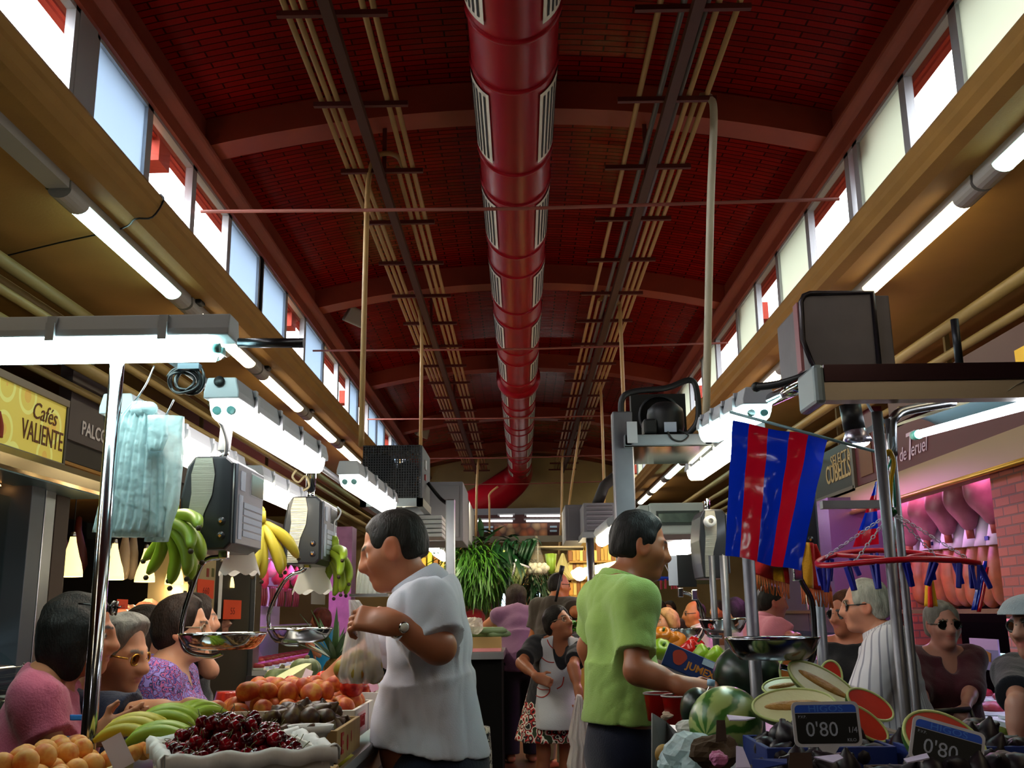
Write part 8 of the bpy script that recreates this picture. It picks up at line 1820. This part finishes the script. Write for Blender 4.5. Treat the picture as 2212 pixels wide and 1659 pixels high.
# ---- people in the middle
Y = 7.5; c = at(1172, 1560, Y + .18)
f = F_('woman in a white red trimmed apron bending forward with a white bag', c.x, Y + .18, hp=(1206, 1346, 7.5), H=1.60, face=-2.92, lean=.46, w=1.14, depth=1.15, bust=.05, belly=.04, head=(.62, .30, 0), skin='#9c6246', vox=.008,
       armR=dict(e=at(1126, 1432, 7.35), w=at(1162, 1464, 7.1), d=(.8, -.2, -.3), n=(-.2, -.9, .3), curl=(.9, .9), sp=.1), armL=dict(e=at(1238, 1440, 7.3), w=at(1250, 1496, 7.2), d=(.1, -.1, -1), n=(1, -.3, 0), curl=(.9, 1.0), sp=.05))
f.body(); f.top('dark_tee', cloth('charcoal_tee', '#22242a'), t=.014, hem=-.05, sleeve=.75, folds=.0045, seed=6, vneck=.06, slw=.02)
f.skirt(floral('floral_skirt', '#0d0d10', ['#d8d2c4', '#0d0d10', '#b3221f', '#e6e0d4', '#2a3a22'], 24), lo=.50, flare=.10); f.hair(H_BLK, 'short', .07, 10, front=(.29, .30), slope=.2, nape=-.33)
f.glasses(FRM, CLRL, r=.075)
# apron: bib, body and pockets cut from the torso volume, laid over the tee
ab = Sd(); f.torso(ab, .03)
for nm in (0,):
    c0 = f.pel + f.R0 @ _n((0, .05, .02)); c1 = f.o + f.R0 @ _n((0, .16, .62)); ab.cap(c0, c1, .17, .19, .06)
ab.plane(f.T((0, .02, 0)), -(f.Rt @ _n((0, 1, 0))))
ab.ell(f.T((0, .14, .53)), _n((.062, .2, .15)), f.Rt.T, .01, 's'); ab.plane(f.o + _n((0, 0, .60)), _n((0, 0, -1)))
for sg in (-1, 1): ab.plane(f.T((sg * .18, 0, .3)), f.Rt @ _n((sg, .0, .05)))
APR = cloth('apron_white', '#b9bcc4'); RTR = cloth('apron_trim', '#a83428')
ap = O('apron', ab.mesh(.008), APR, f.t, fix=False)
def on_apron(px, py):
    return at(px, py, 7.0)
def apron_line(pts, r=.006):
    import mathutils
    bv = mathutils.bvhtree.BVHTree.FromPolygons([Vector(v.co) for v in ap.data.vertices], [tuple(p.vertices) for p in ap.data.polygons])
    out = []
    for q in smooth_path([(a, b_, 0) for a, b_ in pts], 5):
        d = (at(q.x, q.y, 8) - Vector(CAM)).normalized(); h = bv.ray_cast(Vector(CAM), d)
        if h[0] is not None: out.append(h[0] - d * .003)
    if len(out) > 2: O('red_trim', B().tube(out, r, 6), RTR, ap)
apron_line([(1166, 1416), (1180, 1428), (1196, 1431), (1214, 1426), (1226, 1418)], .004)
apron_line([(1152, 1462), (1148, 1480), (1155, 1500), (1172, 1506), (1186, 1496), (1188, 1478)], .004)
apron_line([(1152, 1474), (1165, 1488), (1186, 1490)], .003); apron_line([(1203, 1488), (1214, 1480), (1218, 1462)], .004)
apron_line([(1180, 1345), (1180, 1372), (1188, 1394), (1204, 1405), (1216, 1396), (1220, 1378)], .004)
apron_line([(1153, 1346), (1160, 1366), (1161, 1400), (1160, 1436)], .005)
apron_woman = f
Y = 10.6; c = at(1098, 1440, Y)
f = F_('woman in a mauve sleeveless top seen from behind leaning over the counter', c.x, Y, hp=(1115, 1292, 10.6), H=1.60, face=.15, lean=.45, w=1.1, head=(-.5, -.2, 0), skin='#a8704e', vox=.011, armL=dict(e=at(1052, 1350, 10.6), w=at(1062, 1390, 10.9)), armR=dict(e=at(1150, 1350, 10.6), w=at(1150, 1390, 11)))
f.body(); f.top('sleeveless_top', cloth('mauve_vest', '#6a4a66'), t=.018, hem=-.1, sleeve=0, folds=.0045, seed=8); f.trousers(DARKT, t=.03); f.hair(H_BRN, 'long', .04, 11, front=(.3, .3), slope=.2)
Y = 11.4; c = at(1028, 1440, Y)
f = F_('person in a red tee under the hanging green vegetables', c.x, Y, hp=(1012, 1300, 11.4), H=1.62, face=-.6, lean=.35, w=1.1, head=(0, -.4, 0), skin='#a8704e', vox=.012)
f.body(); f.top('red_tee', cloth('red_tee', '#7a1218'), t=.018, hem=-.1, sleeve=.7, seed=2); f.trousers(DARKT); f.hair(H_BRN, 'short', .05, 12)
Y = 9.8; c = at(1205, 1440, Y)
f = F_('balding man in a grey brown tee with a dark strap, turned away', c.x, Y, hp=(1208, 1264, 9.8), H=1.70, face=-.75, lean=.06, w=1.15, depth=1.15, head=(-.45, -.05, 0), skin='#b06a3e', vox=.010, armR=dict(e=at(1242, 1322, 9.5), w=at(1290, 1330, 9.6)))
f.body(); f.top('grey_tee', cloth('taupe_tee', '#3a322a'), t=.02, hem=-.1, sleeve=.7, seed=12, slw=.02); f.trousers(cloth('khaki', '#8a7c5a')); f.hair(H_DKG, 'short', .01, 13, front=(.02, .10), slope=.05, nape=-.25); f.glasses(BLACK, CLRL, r=.07)
Y = 12.6; c = at(1138, 1420, Y)
f = F_('dark haired woman in spectacles between the mauve top and the grey tee', c.x, Y, hp=(1143, 1290, 12.6), H=1.62, face=-2.1, w=1, skin='#a8704e', vox=.013); f.body(); f.top('dark_jacket', cloth('navy_jacket', '#1a1e2c'), hem=-.1, sleeve=1.8, seed=3); f.trousers(DARKT); f.hair(H_BRN, 'short', .06, 14); f.glasses(BLACK, CLRL, r=.07)
# ---- aisle beyond the green vendor
for (px, Y, ytop, lab, face, tc, hm, st, sk, vx) in (
        (1443, 9.3, 1325, 'blond woman just above the nearer small weighing pan', 1.9, '#5a4a3a', H_BLD, 'bob', '#b98058', .012),
        (1590, 10.4, 1298, 'dark haired woman in a pale top beyond the weighing pans', 1.2, '#9a9488', H_BLK, 'bob', '#b98058', .013),
        (1424, 13.6, 1302, 'dark haired passer-by far down the aisle behind the blond woman', 1.0, '#2a2630', H_BRN, 'short', '#8a5a44', .016),
        (1447, 14.2, 1303, 'passer-by with brown hair farthest down the aisle', 2.6, '#3a2a2a', H_BRN, 'short', '#8a5a44', .016),
        (1552, 13.0, 1303, 'passer-by in orange light between the two thin posts', 2.2, '#4a3020', H_BRN, 'short', '#b06a3e', .016)):
    tp = at(px, ytop, Y); f = F_(lab, tp.x, Y, H=tp.z, face=face, skin=sk, vox=vx); f.body(); f.top('top', cloth('top_' + tc[1:], tc), hem=-.1, sleeve=.7, seed=px % 7); f.trousers(DARKT); f.hair(hm, st, .05, px % 5)
Y = 9.9; tp = at(1498, 1300, Y)
f = F_('bald man in a pale open collared shirt in profile down the aisle', tp.x, Y, hp=(1500, 1326, 9.9), H=tp.z + .02, face=1.45, w=1.12, depth=1.1, head=(.1, -.05, 0), skin='#b5703c', vox=.011); f.body(); f.top('shirt', cloth('pale_shirt', '#b3a994'), hem=-.1, sleeve=.8, seed=4, t=.02); f.trousers(DARKT); f.collar(MATS['pale_shirt'])
f.hair(H_BRN, 'short', .012, 5, front=(-.08, .18), slope=.0, nape=-.22); f.glasses(BLACK, CLRL, r=.065)
# ---- customers on the ham side
Y = 7.4; tp = at(1668, 1268, Y)
f = F_('man in a pink short sleeved shirt serving at the meat counter', tp.x, Y, hp=(1668, 1300, 7.4), H=tp.z + .02, face=-1.35, lean=.08, w=1.08, depth=1.15, head=(-.1, -.12, 0), skin='#9c5f50', vox=.009, armR=dict(e=at(1700, 1375, 7.2), w=at(1722, 1378, 6.95)))
f.body(); f.top('pink_shirt', cloth('salmon_shirt', '#c07484'), t=.022, hem=-.1, sleeve=.85, seed=5, slw=.02); f.trousers(DARKT); f.collar(MATS['salmon_shirt']); f.hair(H_DKG, 'short', .03, 6, front=(.24, .3), slope=.2)
Y = 4.95; c = at(1915, 1450, Y)
f = F_('grey haired man in a white shirt with thin stripes and dark sunglasses', c.x, Y, hp=(1868, 1308, 4.95), H=1.60, face=1.20, lean=.10, w=1.14, depth=1.15, belly=.03, head=(.10, -.06, 0), neckf=.03, skin='#a9705a', vox=.007,
       armL=dict(e=at(1868, 1515, 4.72), w=at(1830, 1560, 4.6)), armR=dict(e=at(1960, 1520, 5.3), w=at(1930, 1570, 5.35)))
f.body(); f.top('striped_shirt', striped('grey_striped', '#a9a6ae', '#75737f', (f.pel[0], f.pel[1], 0), .13, .028), t=.028, hem=-.14, sleeve=.92, flare=.04, folds=.006, sl_t=.026, slw=.03, seed=3); f.collar(MATS['grey_striped'], r=.072, h=.045); f.trousers(DARKT)
f.hair(H_SLV, 'short', .05, 7, front=(.24, .34), slope=.12, nape=-.28); f.glasses(SUNG, SUNG, True, r=.09)
Y = 5.6; tp = at(2036, 1303, Y)
f = F_('woman in a maroon v neck top and dark sunglasses pushing a trolley', tp.x, Y, hp=(2036, 1350, 5.6), H=tp.z + .03, face=PI + .05, lean=.05, w=1.15, depth=1.15, bust=.05, belly=.03, head=(0, -.02, 0), skin='#96665a', vox=.008,
       armL=dict(e=at(2098, 1490, 5.5), w=at(2084, 1536, 5.2), d=(-.4, -.5, -.2), n=(.2, -.6, .8), curl=(.9, .9), sp=.1), armR=dict(e=at(1985, 1495, 5.5), w=at(2002, 1543, 5.2), d=(.3, -.5, -.2), n=(-.2, -.6, .8), curl=(.9, .9), sp=.1))
f.body(); f.top('maroon_top', cloth('maroon_top', '#3a0f1c'), t=.016, hem=-.2, sleeve=1.15, folds=.0045, seed=8, vneck=.10, slw=.01); f.trousers(DARKT); f.hair(H_GRY, 'short', .06, 8, front=(.27, .3), slope=.2); f.glasses(SUNG, SUNG, True, r=.09)
Y = 5.9; tp = at(1822, 1290, Y)
f = F_('woman in a black sleeveless top with sunglasses behind the striped shirt', tp.x, Y, hp=(1828, 1326, 5.9), H=tp.z + .02, face=2.6, w=1.0, bust=.04, head=(-.5, -.05, 0), skin='#a06048', vox=.009); f.body(); f.top('black_top', MATS['black_top'], t=.014, hem=-.15, sleeve=.0, seed=2); f.trousers(DARKT)
f.hair(hairm('auburn_hair', '#4a2412', '#241009'), 'short', .08, 3, front=(.27, .28), slope=.2, nape=-.38); f.glasses(SUNG, SUNG, True, r=.1)
Y = 3.95; c = at(2250, 1500, Y)
f = F_('man in a flat cap and dark navy tee at the edge of the ham aisle', c.x, Y, hp=(2238, 1352, 3.95), H=1.46, face=2.0, w=1.1, head=(.0, -.03, 0), skin='#8f6050', vox=.008, armR=dict(e=at(2200, 1520, 3.75), w=at(2194, 1630, 3.7)))
f.body(); f.top('navy_tee', cloth('navy_tee', '#12131c'), t=.02, hem=-.2, sleeve=.75, seed=4, slw=.02); f.trousers(DARKT); f.hair(H_DKG, 'short', .02, 2)
hb = Sd(); hb.ell(f.H((0, -.03, .32)), _n((.42, .52, .2)) * f.hh, f.Rh.T, .02); hb.ell(f.H((0, .35, .24)), _n((.36, .32, .05)) * f.hh, (f.Rh @ rotx(-.25)).T, .04); hb.plane(f.H((0, 0, .2)), f.Rh @ _n((0, .0, -1)))
O('flat_cap', hb.mesh(.008), cloth('cap_grey', '#7c838c', bump=.5), f.t, fix=False); f.glasses(BLACK, SUNG, True, r=.085)
Y = 11.2; tp = at(694, 1310, Y)
f = F_('red haired woman in a turquoise top at the purple lit meat counter', tp.x, Y, hp=(692, 1338, 11.2), H=tp.z + .02, face=1.2, w=1.05, skin='#a8705a', vox=.011, armL=dict(e=at(668, 1390, 10.9), w=at(680, 1405, 10.7))); f.body(); f.top('turquoise_top', cloth('turquoise_top', '#15709c'), t=.018, hem=-.1, sleeve=.7, seed=7); f.trousers(DARKT); f.hair(H_RED, 'bob', .05, 4)
